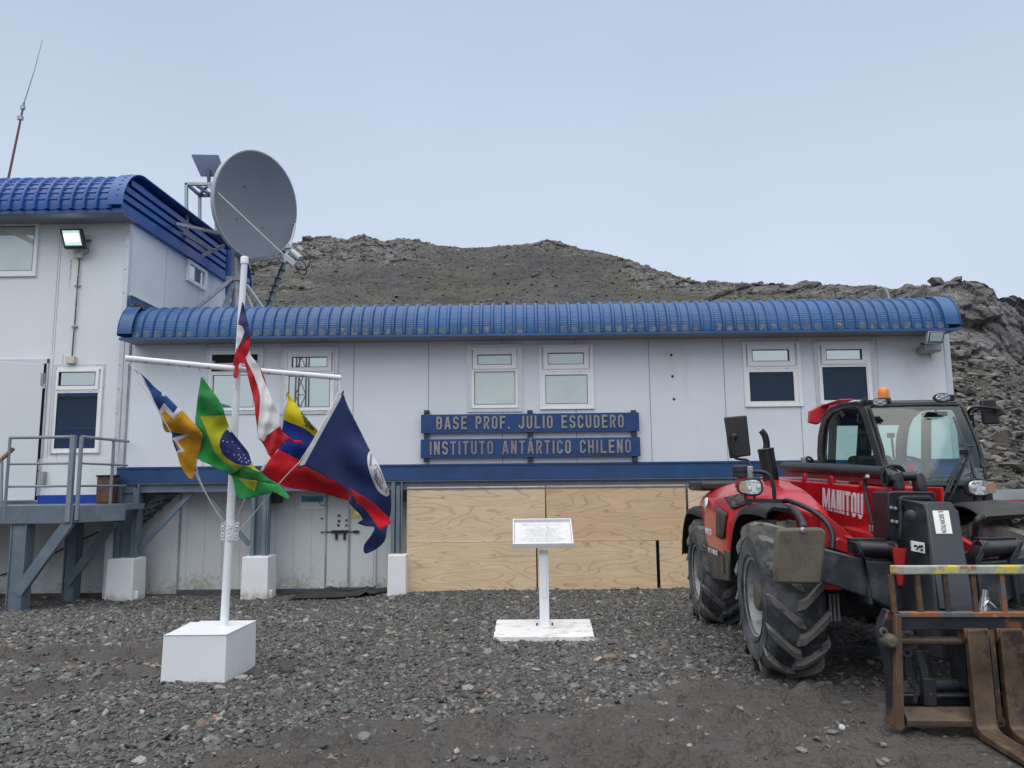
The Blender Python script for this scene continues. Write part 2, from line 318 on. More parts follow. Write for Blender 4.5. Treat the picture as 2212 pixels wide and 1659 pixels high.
# value noise for terrain
def vnoise(x, y, seed=0):
    xi = np.floor(x).astype(np.int64); yi = np.floor(y).astype(np.int64); fx = x-xi; fy = y-yi
    def h(a, b):
        n = (a*374761393+b*668265263+seed*1442695041) & 0x7fffffff; n = ((n ^ (n >> 13))*1274126177) & 0x7fffffff
        return ((n ^ (n >> 16)) & 0xffff)/65535.
    u = fx*fx*(3-2*fx); v = fy*fy*(3-2*fy)
    return (h(xi, yi)*(1-u)+h(xi+1, yi)*u)*(1-v)+(h(xi, yi+1)*(1-u)+h(xi+1, yi+1)*u)*v
def fbm(x, y, oct=5, seed=0, g=.5):
    s = 0; a = 1; t = 0
    for k in range(oct): s = s+a*vnoise(x*2**k+17*k, y*2**k-9*k, seed+k); t += a; a *= g
    return s/t
def worley(x, y, seed=0):
    xi = np.floor(x).astype(np.int64); yi = np.floor(y).astype(np.int64); best = np.full(x.shape, 9.); val = np.zeros(x.shape)
    def h(a, b, k):
        n = (a*374761393+b*668265263+(seed+k)*1442695041) & 0x7fffffff; n = ((n ^ (n >> 13))*1274126177) & 0x7fffffff
        return ((n ^ (n >> 16)) & 0xffff)/65535.
    for i in (-1, 0, 1):
        for j in (-1, 0, 1):
            a = xi+i; b = yi+j; d = (a+h(a, b, 1)-x)**2+(b+h(a, b, 2)-y)**2; m = d < best
            best = np.where(m, d, best); val = np.where(m, h(a, b, 3), val)
    return np.sqrt(best), val
def sstep(x, a, b): t = np.clip((x-a)/(b-a), 0, 1); return t*t*(3-2*t)

# condensed block lettering made of flat strokes with clipped corners
def ribbon(pts, w, closed):
    n = len(pts); P_ = [Vector((p[0], p[1])) for p in pts]; L_, R_ = [], []
    for i in range(n):
        a = P_[(i-1) % n] if (closed or i > 0) else None; b = P_[(i+1) % n] if (closed or i < n-1) else None
        d1 = (P_[i]-a).normalized() if a is not None else (b-P_[i]).normalized(); d2 = (b-P_[i]).normalized() if b is not None else d1
        t = (d1+d2).normalized(); nn = Vector((-t.y, t.x)); k = w/2/max(.4, nn.dot(Vector((-d1.y, d1.x)))); L_.append(P_[i]+nn*k); R_.append(P_[i]-nn*k)
    return L_, R_
def glyph(ch, s, g):
    a = s/2; b = g-s/2; t = 1-s/2; o = s/2; m = .5; c = min(.13, g*.22); q = []
    arcO = [(a, o+c), (a, t-c), (a+c, t), (b-c, t), (b, t-c), (b, o+c), (b-c, o), (a+c, o)]
    V_ = lambda x: [(x, 0), (x, 1)]
    if ch == 'O': q = [(arcO, 1)]
    elif ch == 'I': q = [(V_(a), 0)]
    elif ch == '.': q = [([(a, 0), (a, s)], 0)]
    elif ch == 'L': q = [([(a, 1), (a, o), (g, o)], 0)]
    elif ch == 'E': q = [([(g, t), (a, t), (a, o), (g, o)], 0), ([(a, m), (g*.88, m)], 0)]
    elif ch == 'F': q = [([(g, t), (a, t), (a, 0)], 0), ([(a, m), (g*.86, m)], 0)]
    elif ch == 'T': q = [([(0, t), (g, t)], 0), ([(g/2, 0), (g/2, 1-s*.5)], 0)]
    elif ch == 'H': q = [(V_(a), 0), (V_(b), 0), ([(a, m), (b, m)], 0)]
    elif ch == 'N': q = [(V_(a), 0), (V_(b), 0), ([(a, 1-s*.1), (b, s*.1)], 0)]
    elif ch == 'M': q = [(V_(a), 0), (V_(b), 0), ([(a, .98), (g/2, .12), (b, .98)], 0)]
    elif ch == 'A': q = [([(a*.9, 0), (g/2-s*.12, .98)], 0), ([(g-a*.9, 0), (g/2+s*.12, .98)], 0), ([(g*.22, .28), (g*.78, .28)], 0)]
    elif ch == 'Á': q = glyph('A', s, g)+[([(g*.42, 1.06), (g*.66, 1.20)], 0)]
    elif ch == 'U': q = [([(a, 1), (a, o+c), (a+c, o), (b-c, o), (b, o+c), (b, 1)], 0)]
    elif ch == 'J': q = [([(a-s*.2, .30), (a, o+c), (a+c, o), (b-c, o), (b, o+c), (b, 1)], 0)]
    elif ch == 'C': q = [([(b, .68), (b, t-c), (b-c, t), (a+c, t), (a, t-c), (a, o+c), (a+c, o), (b-c, o), (b, o+c), (b, .32)], 0)]
    elif ch == 'S': q = [([(b, .72), (b, t-c), (b-c, t), (a+c, t), (a, t-c), (a, m+c*.9), (a+c, m+.02), (b-c, m-.02), (b, m-c*.9), (b, o+c), (b-c, o), (a+c, o), (a, o+c), (a, .28)], 0)]
    elif ch == 'P': q = [([(a, 0), (a, t), (b-c, t), (b, t-c), (b, .46+c), (b-c, .46), (a, .46)], 0)]
    elif ch == 'R': q = [([(a, 0), (a, t), (b-c, t), (b, t-c), (b, .48+c), (b-c, .48), (a, .48)], 0), ([(g*.5, .48), (b+.01, 0)], 0)]
    elif ch == 'B': q = [([(a, o), (a, t), (b-c, t), (b, t-c), (b, m+c*.6), (b-c*.6, m), (b, m-c*.6), (b, o+c), (b-c, o), (a, o)], 0), ([(a, m), (b-c*.4, m)], 0)]
    elif ch == 'D': q = [([(a, o), (a, t), (b-c, t), (b, t-c), (b, o+c), (b-c, o)], 1)]
    return q
def blocktext(s, w, h, depth, st, name, mat, parent, fn, gap=.15, gw=.50):
    """fn maps (x metres, y metres, height off the board) to the parent's space"""
    W_ = {'I': st, '.': st, ' ': .34, 'M': .74, 'A': gw*1.12, 'Á': gw*1.12, 'T': gw*1.0}
    tot = sum(W_.get(c, gw)+gap for c in s)-gap; x = 0; vs = []; fs = []; k = 0
    for c in s:
        g = W_.get(c, gw)
        for i, (pl, cl) in enumerate(glyph(c, st, g)):
            L_, R_ = ribbon(pl, st, cl); n = len(L_); b = len(vs); dd = depth+.0004*i
            for lay in (0, dd):
                for p in L_+R_: vs.append(fn((x+p.x)/tot*w, p.y*h, lay))
            for j in range(n if cl else n-1):
                e = (j+1) % n; l0, l1, r0, r1 = j, e, n+j, n+e
                fs += [(b+2*n+l0, b+2*n+r0, b+2*n+r1, b+2*n+l1), (b+l0, b+2*n+l0, b+2*n+l1, b+l1), (b+r0, b+r1, b+2*n+r1, b+2*n+r0)]
            if not cl:
                for j in (0, n-1): fs.append((b+j, b+n+j, b+3*n+j, b+2*n+j))
        x += g+gap
    o = MB(); o.add(vs, fs); return o.build(name, mat, parent)
# ================================================================== GROUND
def gz(x, y):
    x = np.asarray(x, float); y = np.asarray(y, float)
    near = 1-sstep(np.hypot(x, y-8), 25, 60)
    z = -.12*sstep(y, 7, 12.3) - .09*sstep(-x, 1.2, 3.0)*sstep(y, 9.5, 12.4)
    z = z + near*(.035*(fbm(x*.5, y*.5, 3, 5)-.5) + .012*(fbm(x*3, y*3, 3, 8)-.5))
    return z
def mudmask(x, y):
    """1 = bare mud, 0 = loose stones"""
    x = np.asarray(x, float); y = np.asarray(y, float)
    edge = np.interp(x, [-2.4, -1.4, -.1, .6, 1.4, 2.3, 3.5], [4.2, 5.45, 5.55, 6.15, 6.40, 6.40, 6.1])
    a = sstep(edge+.7*(fbm(x*1.1, y*1.1, 3, 31)-.5)-y, -.2, .35)*np.interp(x, [-1.6, .3, 1.0], [.72, .86, 1.0])
    track = 1.1*np.exp(-((y-(7.75+.14*(x+4)))/.42)**2)*sstep(-x, 2.8, 3.6)
    t2 = 1.0*np.exp(-(((y-6.35)-1.1*(x+3.8))/.42)**2)*sstep(-x, 3.0, 3.5)
    under = .55*np.exp(-(((x-3.1)/1.3)**2+((y-8)/2.0)**2))
    return np.clip(np.maximum(np.maximum(a, track), np.maximum(t2, under)) + .75*(fbm(x*1.3, y*1.5, 4, 77)-.53), 0, 1)
def gridmesh(name, X, Y, Z, mats, smooth=True, loc=None):
    nx, ny = X.shape; me = bpy.data.meshes.new(name)
    co = np.stack([X, Y, Z], -1).reshape(-1, 3).astype(np.float32)
    i, j = np.meshgrid(np.arange(nx-1), np.arange(ny-1), indexing='ij'); a = (i*ny+j).ravel()
    q = np.stack([a, a+ny, a+ny+1, a+1], -1).astype(np.int32)
    me.vertices.add(len(co)); me.vertices.foreach_set('co', co.ravel()); me.loops.add(q.size); me.loops.foreach_set('vertex_index', q.ravel())
    me.polygons.add(len(q)); me.polygons.foreach_set('loop_start', np.arange(0, q.size, 4, dtype=np.int32)); me.polygons.foreach_set('loop_total', np.full(len(q), 4, np.int32))
    me.update(calc_edges=True); me.polygons.foreach_set('use_smooth', np.full(len(q), smooth))
    for m in (mats if isinstance(mats, list) else [mats]): me.materials.append(m)
    o = bpy.data.objects.new(name, me); COL.objects.link(o); return o
m = bpy.data.materials.new('muddy_gravel_ground'); m.use_nodes = True; nt = m.node_tree; b = nt.nodes['Principled BSDF']
tc = nt.nodes.new('ShaderNodeTexCoord'); ob = tc.outputs['Object']
n1 = noisef(nt, ob, .9, 6); n2 = noisef(nt, ob, 9, 6, .7); n3 = noisef(nt, ob, 60, 3)
c = mixc(nt, mrange(nt, n1, .35, .65), (.060, .054, .049), (.094, .087, .081))
c = mixc(nt, mrange(nt, n2, .53, .60, 0, .8), c, (.040, .035, .031))
vo = nt.nodes.new('ShaderNodeTexVoronoi'); vo.inputs['Scale'].default_value = 32; nt.links.new(ob, vo.inputs['Vector'])
vsel = mrange(nt, vo.outputs['Color'], .55, .6) if False else vo.outputs['Distance']
c = mixc(nt, mrange(nt, vsel, .15, .38, .55, 0), c, (.105, .102, .098))
nt.links.new(c, b.inputs['Base Color']); nt.links.new(mrange(nt, n1, .3, .7, .62, .9), b.inputs['Roughness'])
bp = nt.nodes.new('ShaderNodeBump'); bp.inputs['Strength'].default_value = .9; bp.inputs['Distance'].default_value = .035
nt.links.new(mth(nt, 'ADD', mth(nt, 'ADD', n2, mth(nt, 'MULTIPLY', n3, .35)), mth(nt, 'MULTIPLY', vo.outputs['Distance'], -.6)), bp.inputs['Height']); nt.links.new(bp.outputs[0], b.inputs['Normal'])
M['ground'] = m
xs = np.concatenate([-np.geomspace(1500, 9.2, 22), np.arange(-9, 9.01, .045), np.geomspace(9.2, 1500, 22)])
ys = np.concatenate([-np.geomspace(1500, 3, 18), np.arange(-2, 3.2, .4), np.arange(3.3, 14.5, .04), np.geomspace(15, 1500, 26)])
X, Y = np.meshgrid(xs, ys, indexing='ij')
Z = gz(X, Y); inz = ((np.abs(X) < 9.1) & (Y > 3.2) & (Y < 14.5))
mm = mudmask(X, Y)
lump = .13*np.maximum(fbm(X*5.5, Y*8.5, 4, 55)-.53, 0)/.3*mm + .030*(fbm(X*1.1, Y*2.6, 3, 91)-.5)*mm + .016*np.sin((Y-.16*(X-1.2)**2+.25*fbm(X*2, Y*2, 2, 3))*2*np.pi/.30)*mm*sstep(fbm(X*.8, Y*.9, 2, 66), .42, .6)
lump = lump*(1-sstep(X, 2.3, 2.7)*sstep(Y, 3.2, 3.6)*(1-sstep(Y, 5.3, 5.8)))
Z = Z + np.where(inz, lump, 0)
g = gridmesh('ground', X, Y, Z, M['ground']); tag(g, 'dark wet mud and slate gravel yard in front of the building', 'ground', kind='structure')
# ------------------------------------------------------------------ loose stones
m = bpy.data.materials.new('slate_pebbles'); m.use_nodes = True; nt = m.node_tree; b = nt.nodes['Principled BSDF']
ge = nt.nodes.new('ShaderNodeNewGeometry'); rp = nt.nodes.new('ShaderNodeValToRGB'); nt.links.new(ge.outputs['Random Per Island'], rp.inputs[0])
rp.color_ramp.interpolation = 'LINEAR'; el = rp.color_ramp.elements
el[0].position = 0; el[0].color = (.062, .063, .066, 1); el[1].position = 1; el[1].color = (.36, .34, .31, 1)
for p, cc in ((.28, (.078, .081, .082)), (.52, (.125, .135, .134)), (.70, (.098, .087, .078)), (.85, (.205, .22, .218)), (.92, (.15, .098, .072)), (.965, (.27, .255, .225))):
    q = el.new(p); q.color = (*cc, 1)
tc = nt.nodes.new('ShaderNodeTexCoord'); nn = noisef(nt, tc.outputs['Object'], 70, 3)
nt.links.new(mixc(nt, mrange(nt, nn, .35, .7, 0, .35), rp.outputs[0], (.05, .045, .04)), b.inputs['Base Color']); b.inputs['Roughness'].default_value = .62
M['pebble'] = m
def ico():
    bm = bmesh.new(); bmesh.ops.create_icosphere(bm, subdivisions=1, radius=1); bm.verts.ensure_lookup_table()
    v = np.array([x.co[:] for x in bm.verts]); f = np.array([[a.index for a in x.verts] for x in bm.faces]); bm.free(); return v, f
IV, IF = ico()
def ico2():
    bm = bmesh.new(); bmesh.ops.create_icosphere(bm, subdivisions=2, radius=1); bm.verts.ensure_lookup_table()
    v = np.array([x.co[:] for x in bm.verts]); f = np.array([[a.index for a in x.verts] for x in bm.faces]); bm.free(); return v, f
IV2, IF2 = ico2()
def stones(name, pos, size, mat, flat=(.28, .55), tilt=.35, seed=1, big=False, jag=.28):
    r = np.random.default_rng(seed); n = len(pos); V, Fc = (IV2, IF2) if big else (IV, IF)
    base = V[None]*(1+r.uniform(-jag, jag, (n, len(V), 1)))
    base = np.sign(base)*np.abs(base)**.85
    sc = np.stack([size, size*r.uniform(.5, .95, n), size*r.uniform(*flat, n)], -1); base = base*sc[:, None, :]
    a = r.uniform(0, 2*np.pi, n); ca, sa = np.cos(a), np.sin(a); tx = r.normal(0, tilt, n); ty = r.normal(0, tilt, n)
    x, y, z = base[..., 0], base[..., 1], base[..., 2]
    y, z = y*np.cos(tx)[:, None]-z*np.sin(tx)[:, None], y*np.sin(tx)[:, None]+z*np.cos(tx)[:, None]
    x, z = x*np.cos(ty)[:, None]+z*np.sin(ty)[:, None], -x*np.sin(ty)[:, None]+z*np.cos(ty)[:, None]
    x, y = x*ca[:, None]-y*sa[:, None], x*sa[:, None]+y*ca[:, None]
    co = (np.stack([x, y, z], -1)+pos[:, None, :]).reshape(-1, 3).astype(np.float32)
    f = (Fc[None]+(np.arange(n)*len(V))[:, None, None]).reshape(-1, 3).astype(np.int32)
    me = bpy.data.meshes.new(name); me.vertices.add(len(co)); me.vertices.foreach_set('co', co.ravel()); me.loops.add(f.size); me.loops.foreach_set('vertex_index', f.ravel())
    me.polygons.add(len(f)); me.polygons.foreach_set('loop_start', np.arange(0, f.size, 3, dtype=np.int32)); me.polygons.foreach_set('loop_total', np.full(len(f), 3, np.int32))
    me.update(calc_edges=True); me.polygons.foreach_set('use_smooth', np.zeros(len(f), bool)); me.materials.append(mat)
    o = bpy.data.objects.new(name, me); COL.objects.link(o); return o
NS = 225000
yy = 3.4+(13.2-3.4)*rng.random(NS)**.80; xx = (rng.random(NS)*2-1)*(yy*.80+1.3)
keep = rng.random(NS) > mudmask(xx, yy)*.965
# keep the footprints of solid bases clear
def clear(x0, x1, y0, y1): return ~((xx > x0) & (xx < x1) & (yy > y0) & (yy < y1))
keep &= clear(-2.99, -2.38, 6.6, 7.2) & clear(-.28, .79, 8.55, 9.45)
xx, yy = xx[keep], yy[keep]; sz = np.clip(rng.lognormal(-4.40, .58, len(xx)), .006, .055)*(.86+.012*yy)
pos = np.stack([xx, yy, gz(xx, yy)+sz*.12], -1)
st = stones('gravel', pos, sz, M['pebble'], seed=3); tag(st, 'grey slate chips and pebbles covering the yard', 'gravel', kind='stuff')
# some larger single stones beside the pole base and about the yard
for i, (k, x, y, s, lab) in enumerate([
    ('8', 1248, 712, .12, 'largest dark flat stone lying right of the white flagpole box'), ('8', 1350, 652, .06, 'brownish pointed stone behind the large dark flat stone right of the flagpole box'),
    ('8', 1112, 728, .065, 'dark grey rounded stone near the right bottom edge of the flagpole box'), ('8', 1052, 745, .055, 'pale flat stone touching the right bottom corner of the flagpole box'),
    ('8', 1588, 1005, .05, 'pale grey egg shaped stone alone on mud left of the picture middle'), ('8', 1930, 942, .042, 'pale grey upright pebble on the gravel edge below the plaque slab'),
    ('8', 152, 712, .05, 'pale oval stone in the gravel left of the flagpole box'), ('8', 945, 918, .036, 'reddish round stone among grey gravel below the flagpole box'),
    ('P', 1480, 1285, .075, 'tan lichened stone lying in gravel right of the plaque slab'), ('7', 1065, 1390, .032, 'white pebble alone on mud in front of the telehandler wheel'),
    ('P', 872, 838, .045, 'cream coloured stone behind the plaque post near the plywood')]):
    p = PG(k, x, y, float(gz(*PG(k, x, y, 0).xy)))
    mcol = pmat('stone_paint_%d' % i, [(.045, .05, .052), (.15, .125, .09), (.05, .052, .052), (.36, .34, .31), (.17, .17, .17), (.2, .2, .2), (.24, .25, .24), (.28, .12, .08), (.19, .155, .10), (.5, .5, .48), (.4, .36, .27)][i], .7, var=.2, vs=20, bump=.3, bs=60)
    o = stones('stone', np.array([[0, 0, s*.22]]), np.array([s]), mcol, flat=(.4, .55), tilt=.1, seed=40+i, big=True, jag=.13)
    o.location = p; tag(o, lab, 'stone')
# ================================================================== HILL
RT = [(-500, 560, 120), (300, 535, 110), (560, 530, 110), (640, 518, 110), (700, 515, 110), (750, 517, 110), (785, 511, 110), (830, 519, 110), (870, 515, 110), (905, 518, 110), (940, 529, 108), (1000, 537, 106), (1060, 533, 104), (1110, 528, 102),
      (1150, 526, 100), (1182, 520, 98), (1210, 527, 96), (1250, 533, 93), (1330, 551, 88), (1400, 573, 80), (1450, 591, 76), (1500, 607, 72), (1560, 612, 68), (1640, 612, 64), (1700, 615, 60), (1760, 614, 56), (1800, 611, 53), (1850, 618, 50),
      (1900, 621, 47), (1940, 619, 44), (1985, 622, 41), (2005, 612, 39), (2040, 612, 38), (2065, 607, 38), (2090, 616, 38), (2135, 621, 38), (2150, 630, 38), (2160, 646, 38), (2185, 651, 39), (2212, 656, 40), (2300, 685, 44), (2600, 720, 60), (3200, 760, 80)]
rx = np.array([r[0] for r in RT], float); ry = np.array([r[1] for r in RT], float); rY = np.array([r[2] for r in RT], float)
cols = np.concatenate([np.arange(-500, 520, 30), np.arange(520, 2330, 2.2), np.arange(2335, 3200, 25)])
ridge = [P('d', c_, np.interp(c_, rx, ry), np.interp(c_, rx, rY)) for c_ in cols]
tt = np.concatenate([np.linspace(0, 1, 330), np.linspace(1.01, 1.5, 14)])
kx = np.array([r.x/r.y for r in ridge]); Yr = np.array([r.y for r in ridge]); zr = np.array([r.z for r in ridge])
Y0 = np.where(cols > 2000, 14.6, 16.0); Tt, Kx = np.meshgrid(tt, kx); YR = Yr[:, None]; ZR = zr[:, None]
Yg = Y0[:, None]+(YR-Y0[:, None])*Tt; Xg = Kx*Yg
right = sstep(cols, 1930, 2080)[:, None]
gm = Tt**1.12; gr = np.where(Tt < .74, .60*(Tt/.74)**1.15, .60+.40*sstep(Tt, .74, .97)); prof = gm*(1-right)+gr*right
prof = np.where(Tt > 1, 1-.35*(Tt-1), prof)
Zg = -.12+(ZR+.12)*prof
dist = np.hypot(Xg, Yg)
env = np.clip(Tt*4, 0, 1)
big = (fbm(Xg/9, Yg/9, 4, 11)-.5)*1.7; md = (fbm(Xg/2.2, Yg/2.2, 4, 12)-.5)*.8
_, cb = worley(Xg/2.6+.6*fbm(Xg, Yg, 2, 5), Zg/1.9+Yg/4, 13); _, cs = worley(Xg/.8, Zg/.6+Yg/1.6, 14); _, cxs = worley(Xg/.35, Yg/.5+Zg/.35, 15)
rockm = np.clip(right*sstep(Tt, .60, .8)*1.3 + (1-right)*sstep(cols, 1380, 1560)[:, None]*sstep(Tt, .72, .95)*.7 + 1.2*(1-right)*(1-sstep(cols, 780, 1000))[:, None]*sstep(Tt, .62, .80)
        + (1-right)*np.exp(-((cols-1180)/75.)**2)[:, None]*sstep(Tt, .86, .96) + .8*sstep(fbm(Xg/14, Yg/14, 3, 44), .60, .70)*sstep(Tt, .4, .6), 0, 1)
scale = np.clip(dist/60, .45, 1.6)
amp = .19+.21*right
Zg = Zg + env*np.minimum(1, (1.02-np.minimum(Tt, 1))*9+.10)*big*(1-right*.6) + env*md*scale*.6*(.2+.8*rockm) + rockm*amp*((cb-.5)*1.3*scale+(cs-.5)*.7*scale) + env*(cxs-.5)*.10*scale
Yg = Yg - rockm*amp*((cb-.5)*2.4*scale+(cs-.5)*1.1*scale)
m = bpy.data.materials.new('hill_scree_and_rock'); m.use_nodes = True; nt = m.node_tree; b = nt.nodes['Principled BSDF']
tc = nt.nodes.new('ShaderNodeTexCoord'); ob = tc.outputs['Object']; at = nt.nodes.new('ShaderNodeAttribute'); at.attribute_name = 'rock'
a1 = noisef(nt, ob, .05, 6, .6, .4); a2 = noisef(nt, ob, .55, 7, .72); a3 = noisef(nt, ob, 2.4, 5, .7); a4 = noisef(nt, ob, .16, 6, .6)
c = mixc(nt, mrange(nt, a2, .35, .65), (.038, .037, .039), (.105, .102, .102))
c = mixc(nt, mrange(nt, a1, .45, .6, 0, .55), c, (.040, .039, .042))
moss = mth(nt, 'MULTIPLY', mrange(nt, a4, .46, .56), mrange(nt, a3, .40, .58))
c = mixc(nt, mth(nt, 'MULTIPLY', moss, .85), c, (.092, .092, .052))
rk = mixc(nt, mrange(nt, a2, .38, .62), (.08, .08, .083), (.27, .262, .262)); rk = mixc(nt, mrange(nt, noisef(nt, ob, 4.5, 6, .8), .50, .62, 0, .85), rk, (.07, .062, .055)); rk = mixc(nt, mrange(nt, a4, .52, .66, 0, .7), rk, (.12, .11, .07))
ve = nt.nodes.new('ShaderNodeTexVoronoi'); ve.feature = 'DISTANCE_TO_EDGE'; ve.inputs['Scale'].default_value = .75; dv = nt.nodes.new('ShaderNodeVectorMath'); dv.operation = 'MULTIPLY_ADD'; dn = nt.nodes.new('ShaderNodeTexNoise'); dn.inputs['Scale'].default_value = 1.1; nt.links.new(ob, dn.inputs['Vector']); nt.links.new(dn.outputs['Color'], dv.inputs[0]); dv.inputs[1].default_value = (1.6, 1.6, 1.6); nt.links.new(ob, dv.inputs[2]); nt.links.new(dv.outputs[0], ve.inputs['Vector'])
rk = mixc(nt, mrange(nt, ve.outputs['Distance'], .01, .06, .8, 0), rk, (.03, .027, .025))
c = mixc(nt, at.outputs['Fac'], c, rk)
vo = nt.nodes.new('ShaderNodeTexVoronoi'); vo.inputs['Scale'].default_value = 1.7; nt.links.new(ob, vo.inputs['Vector'])
c = mixc(nt, mrange(nt, vo.outputs['Distance'], .12, .30, .5, 0), c, (.16, .155, .145))
nt.links.new(c, b.inputs['Base Color']); b.inputs['Roughness'].default_value = .9
bp = nt.nodes.new('ShaderNodeBump'); bp.inputs['Strength'].default_value = 1; bp.inputs['Distance'].default_value = .5
nt.links.new(mth(nt, 'ADD', a2, mth(nt, 'MULTIPLY', a3, .6)), bp.inputs['Height']); nt.links.new(bp.outputs[0], b.inputs['Normal'])
M['hill'] = m
h = gridmesh('hill', Xg, Yg, Zg, M['hill'], smooth=False); tag(h, 'dark stony hill with mossy slopes and pale rock outcrops behind the building', 'hill', kind='structure')
ra = h.data.attributes.new('rock', 'FLOAT', 'POINT'); ra.data.foreach_set('value', rockm.ravel().astype(np.float32))
# scree stones on the slope
m = M['pebble'].copy(); m.name = 'scree_stone'; M['scree'] = m
rp = [n_ for n_ in m.node_tree.nodes if n_.type == 'VALTORGB'][0]
for q_, cc in zip(rp.color_ramp.elements, [(.055, .052, .05), (.085, .08, .074), (.11, .102, .09), (.085, .078, .06), (.15, .142, .125), (.21, .20, .18), (.16, .145, .11), (.34, .33, .30)]): q_.color = (*cc, 1)
nsn = [n_ for n_ in m.node_tree.nodes if n_.type == 'TEX_NOISE'][0]; nsn.inputs['Scale'].default_value = 6
r2 = np.random.default_rng(21)
def hillpts(n, ci, ti):
    i = (ci[0]+(ci[1]-ci[0])*r2.random(n)).astype(int); j = (ti[0]+(ti[1]-ti[0])*r2.random(n)).astype(int)
    return np.stack([Xg[i, j], Yg[i, j], Zg[i, j]], -1)+r2.normal(0, .08, (n, 3))*np.array([1, 1, .1])
i0 = int(np.searchsorted(cols, 1960)); i1 = int(np.searchsorted(cols, 2325)); iM = int(np.searchsorted(cols, 545))
p1 = hillpts(6000, (i0, i1), (2, 250)); s1 = np.clip(r2.lognormal(-3.0, .85, len(p1)), .015, .36)*(.5+.022*p1[:, 1])
p2 = hillpts(9000, (iM, i0), (120, 326)); s2 = np.clip(r2.lognormal(-2.35, .6, len(p2)), .04, .5)*(.32+.006*p2[:, 1])
sc_ = stones('scree', np.concatenate([p1, p2]), np.concatenate([s1, s2]), M['scree'], flat=(.25, .55), tilt=.28, seed=9); tag(sc_, 'loose grey and tan rubble scattered over the hillside', 'scree', kind='stuff')
for i, (x, y, D, s, lab) in enumerate([(2024, 611, 37.5, .46, 'large pale block perched on the ridge above the roof corner'), (2066, 607, 37.5, .30, 'small pointed boulder on the ridge right of the perched block'), (2138, 632, 37.5, .34, 'squared boulder at the right end of the rocky crest'), (2168, 935, 22, .27, 'tan boulder on the slope beside the right cab mirror')]):
    o = stones('boulder', np.array([[0, 0, 0.]]), np.array([s]), M['scree'], flat=(.6, .75), tilt=.25, seed=60+i, big=False, jag=.30)
    o.location = P('d', x, y, D); tag(o, lab, 'boulder')
# ================================================================== MAIN BUILDING
WY = 13.0; XL, XR = -6.79, 7.35
main = thing('long_station_building', 'long low white panel building with blue ribbed roof edge raised on steel posts', 'building', (.3, 13, -.12))
ZB0 = 1.95; ZE = 4.07
w = MB(); w.box((XL, WY, 1.70), (XR, 20, 4.15)); 
w.mat(1)
for x_, k in ((650, '3'), (1200, '3'), (1730, '3'), (345, '4'), (880, '4'), (1415, '4'), (1955, '4'), (390, '5'), (845, '5'), (1305, '5')):
    px = P(k, x_, {'3': 800, '4': 900, '5': 700}[k], WY).x
    w.box((px-.006, WY-.003, ZB0), (px+.006, WY, ZE))
w.mat(2); w.box((XL+.03, WY-.03, 1.96), (XL+.10, WY-.003, ZE)); w.box((XR-.09, WY-.012, 1.96), (XR+.008, WY, ZE)); w.mat(1); w.box((XL+.1, WY-.018, 1.96), (XL+.125, WY-.004, ZE))
# three bolt holes on the facade and screws
w.build('wall', [M['wall'], M['seam'], M['trim']], main)
for x_, y_ in ((67, 538), (74, 667), (83, 806)):
    q = MB(); c_ = P('5', x_, y_, WY); q.lathe([(.0, 0), (.022, 0), (.022, .006), (.012, .01), (0, .01)], Mrt(c_, (0, -1, 0)), 14); q.build('bolt_hole', M['dark'], main)
def ribbed(name, x0, x1, pitch, C_y, C_z, R, parent, mats, ncr, Yback, zback, ph=0., deep=.040, clipmat=True, crdepth=.0035):
    """quarter-round eave of rolled ribbed sheet: pans with fine crimps between raised ribs"""
    uu = []; n = int(round((x1-x0)/pitch)); prof = [(0, 0, 1), (.20, 0, 1), (.54, 0, 1), (.62, 0, 0), (.70, .8, 0), (.75, 1, 0), (.87, 1, 0), (.92, .8, 0)]
    for i in range(n):
        for t_, hgt, cr in prof: uu.append((x0+(i+t_)*pitch, hgt*deep, cr))
    uu.append((x0+n*pitch, 0, 1)); na = 78
    xs_ = np.array([u[0] for u in uu]); hh = np.array([u[1] for u in uu]); cr = np.array([u[2] for u in uu])
    sub = []; 
    aa = np.linspace(0, math.pi/2, na); A, XX = np.meshgrid(aa, xs_); H = hh[:, None]; CR = cr[:, None]
    win = sstep(A, .10, .16)*(1-sstep(A, 1.35, 1.5))
    saw = ((A*ncr/(math.pi/2)) % 1.0)
    Rr = R+H+CR*win*crdepth*(np.where(saw < .35, 1, -.2))
    Yv = C_y-Rr*np.cos(A); Zv = C_z+Rr*np.sin(A)
    # skirt below and run-back on top
    Xv = np.concatenate([xs_[:, None], XX, xs_[:, None], xs_[:, None]], 1)
    Yv = np.concatenate([Yv[:, :1], Yv, np.full((len(xs_), 1), C_y+.3), np.full((len(xs_), 1), Yback)], 1)
    Zv = np.concatenate([Zv[:, :1]-.05, Zv, (C_z+R+H), (zback+H)], 1)
    o = gridmesh(name, Xv, Yv, Zv, mats, smooth=False)
    if clipmat:
        nyv = Xv.shape[1]; mi = np.zeros((len(xs_)-1)*(nyv-1), np.int32).reshape(len(xs_)-1, nyv-1)
        r_ = np.random.default_rng(5)
        for i in range(n):
            if r_.random() < .9: mi[i*8:i*8+3, 0:int(4+r_.integers(0, 4))] = 1
        o.data.polygons.foreach_set('material_index', mi.ravel())
    o.parent = parent; o0 = ORG[parent.name]
    o.data.transform(Matrix.Translation(-o0)); return o
RX0, RX1 = -6.42, 7.09
ribbed('roof', RX0, RX1, (RX1-RX0)/74, 13.04, 4.14, .53, main, [M['roof'], M['roofclip']], 21, 20, 4.75)
cp = MB()
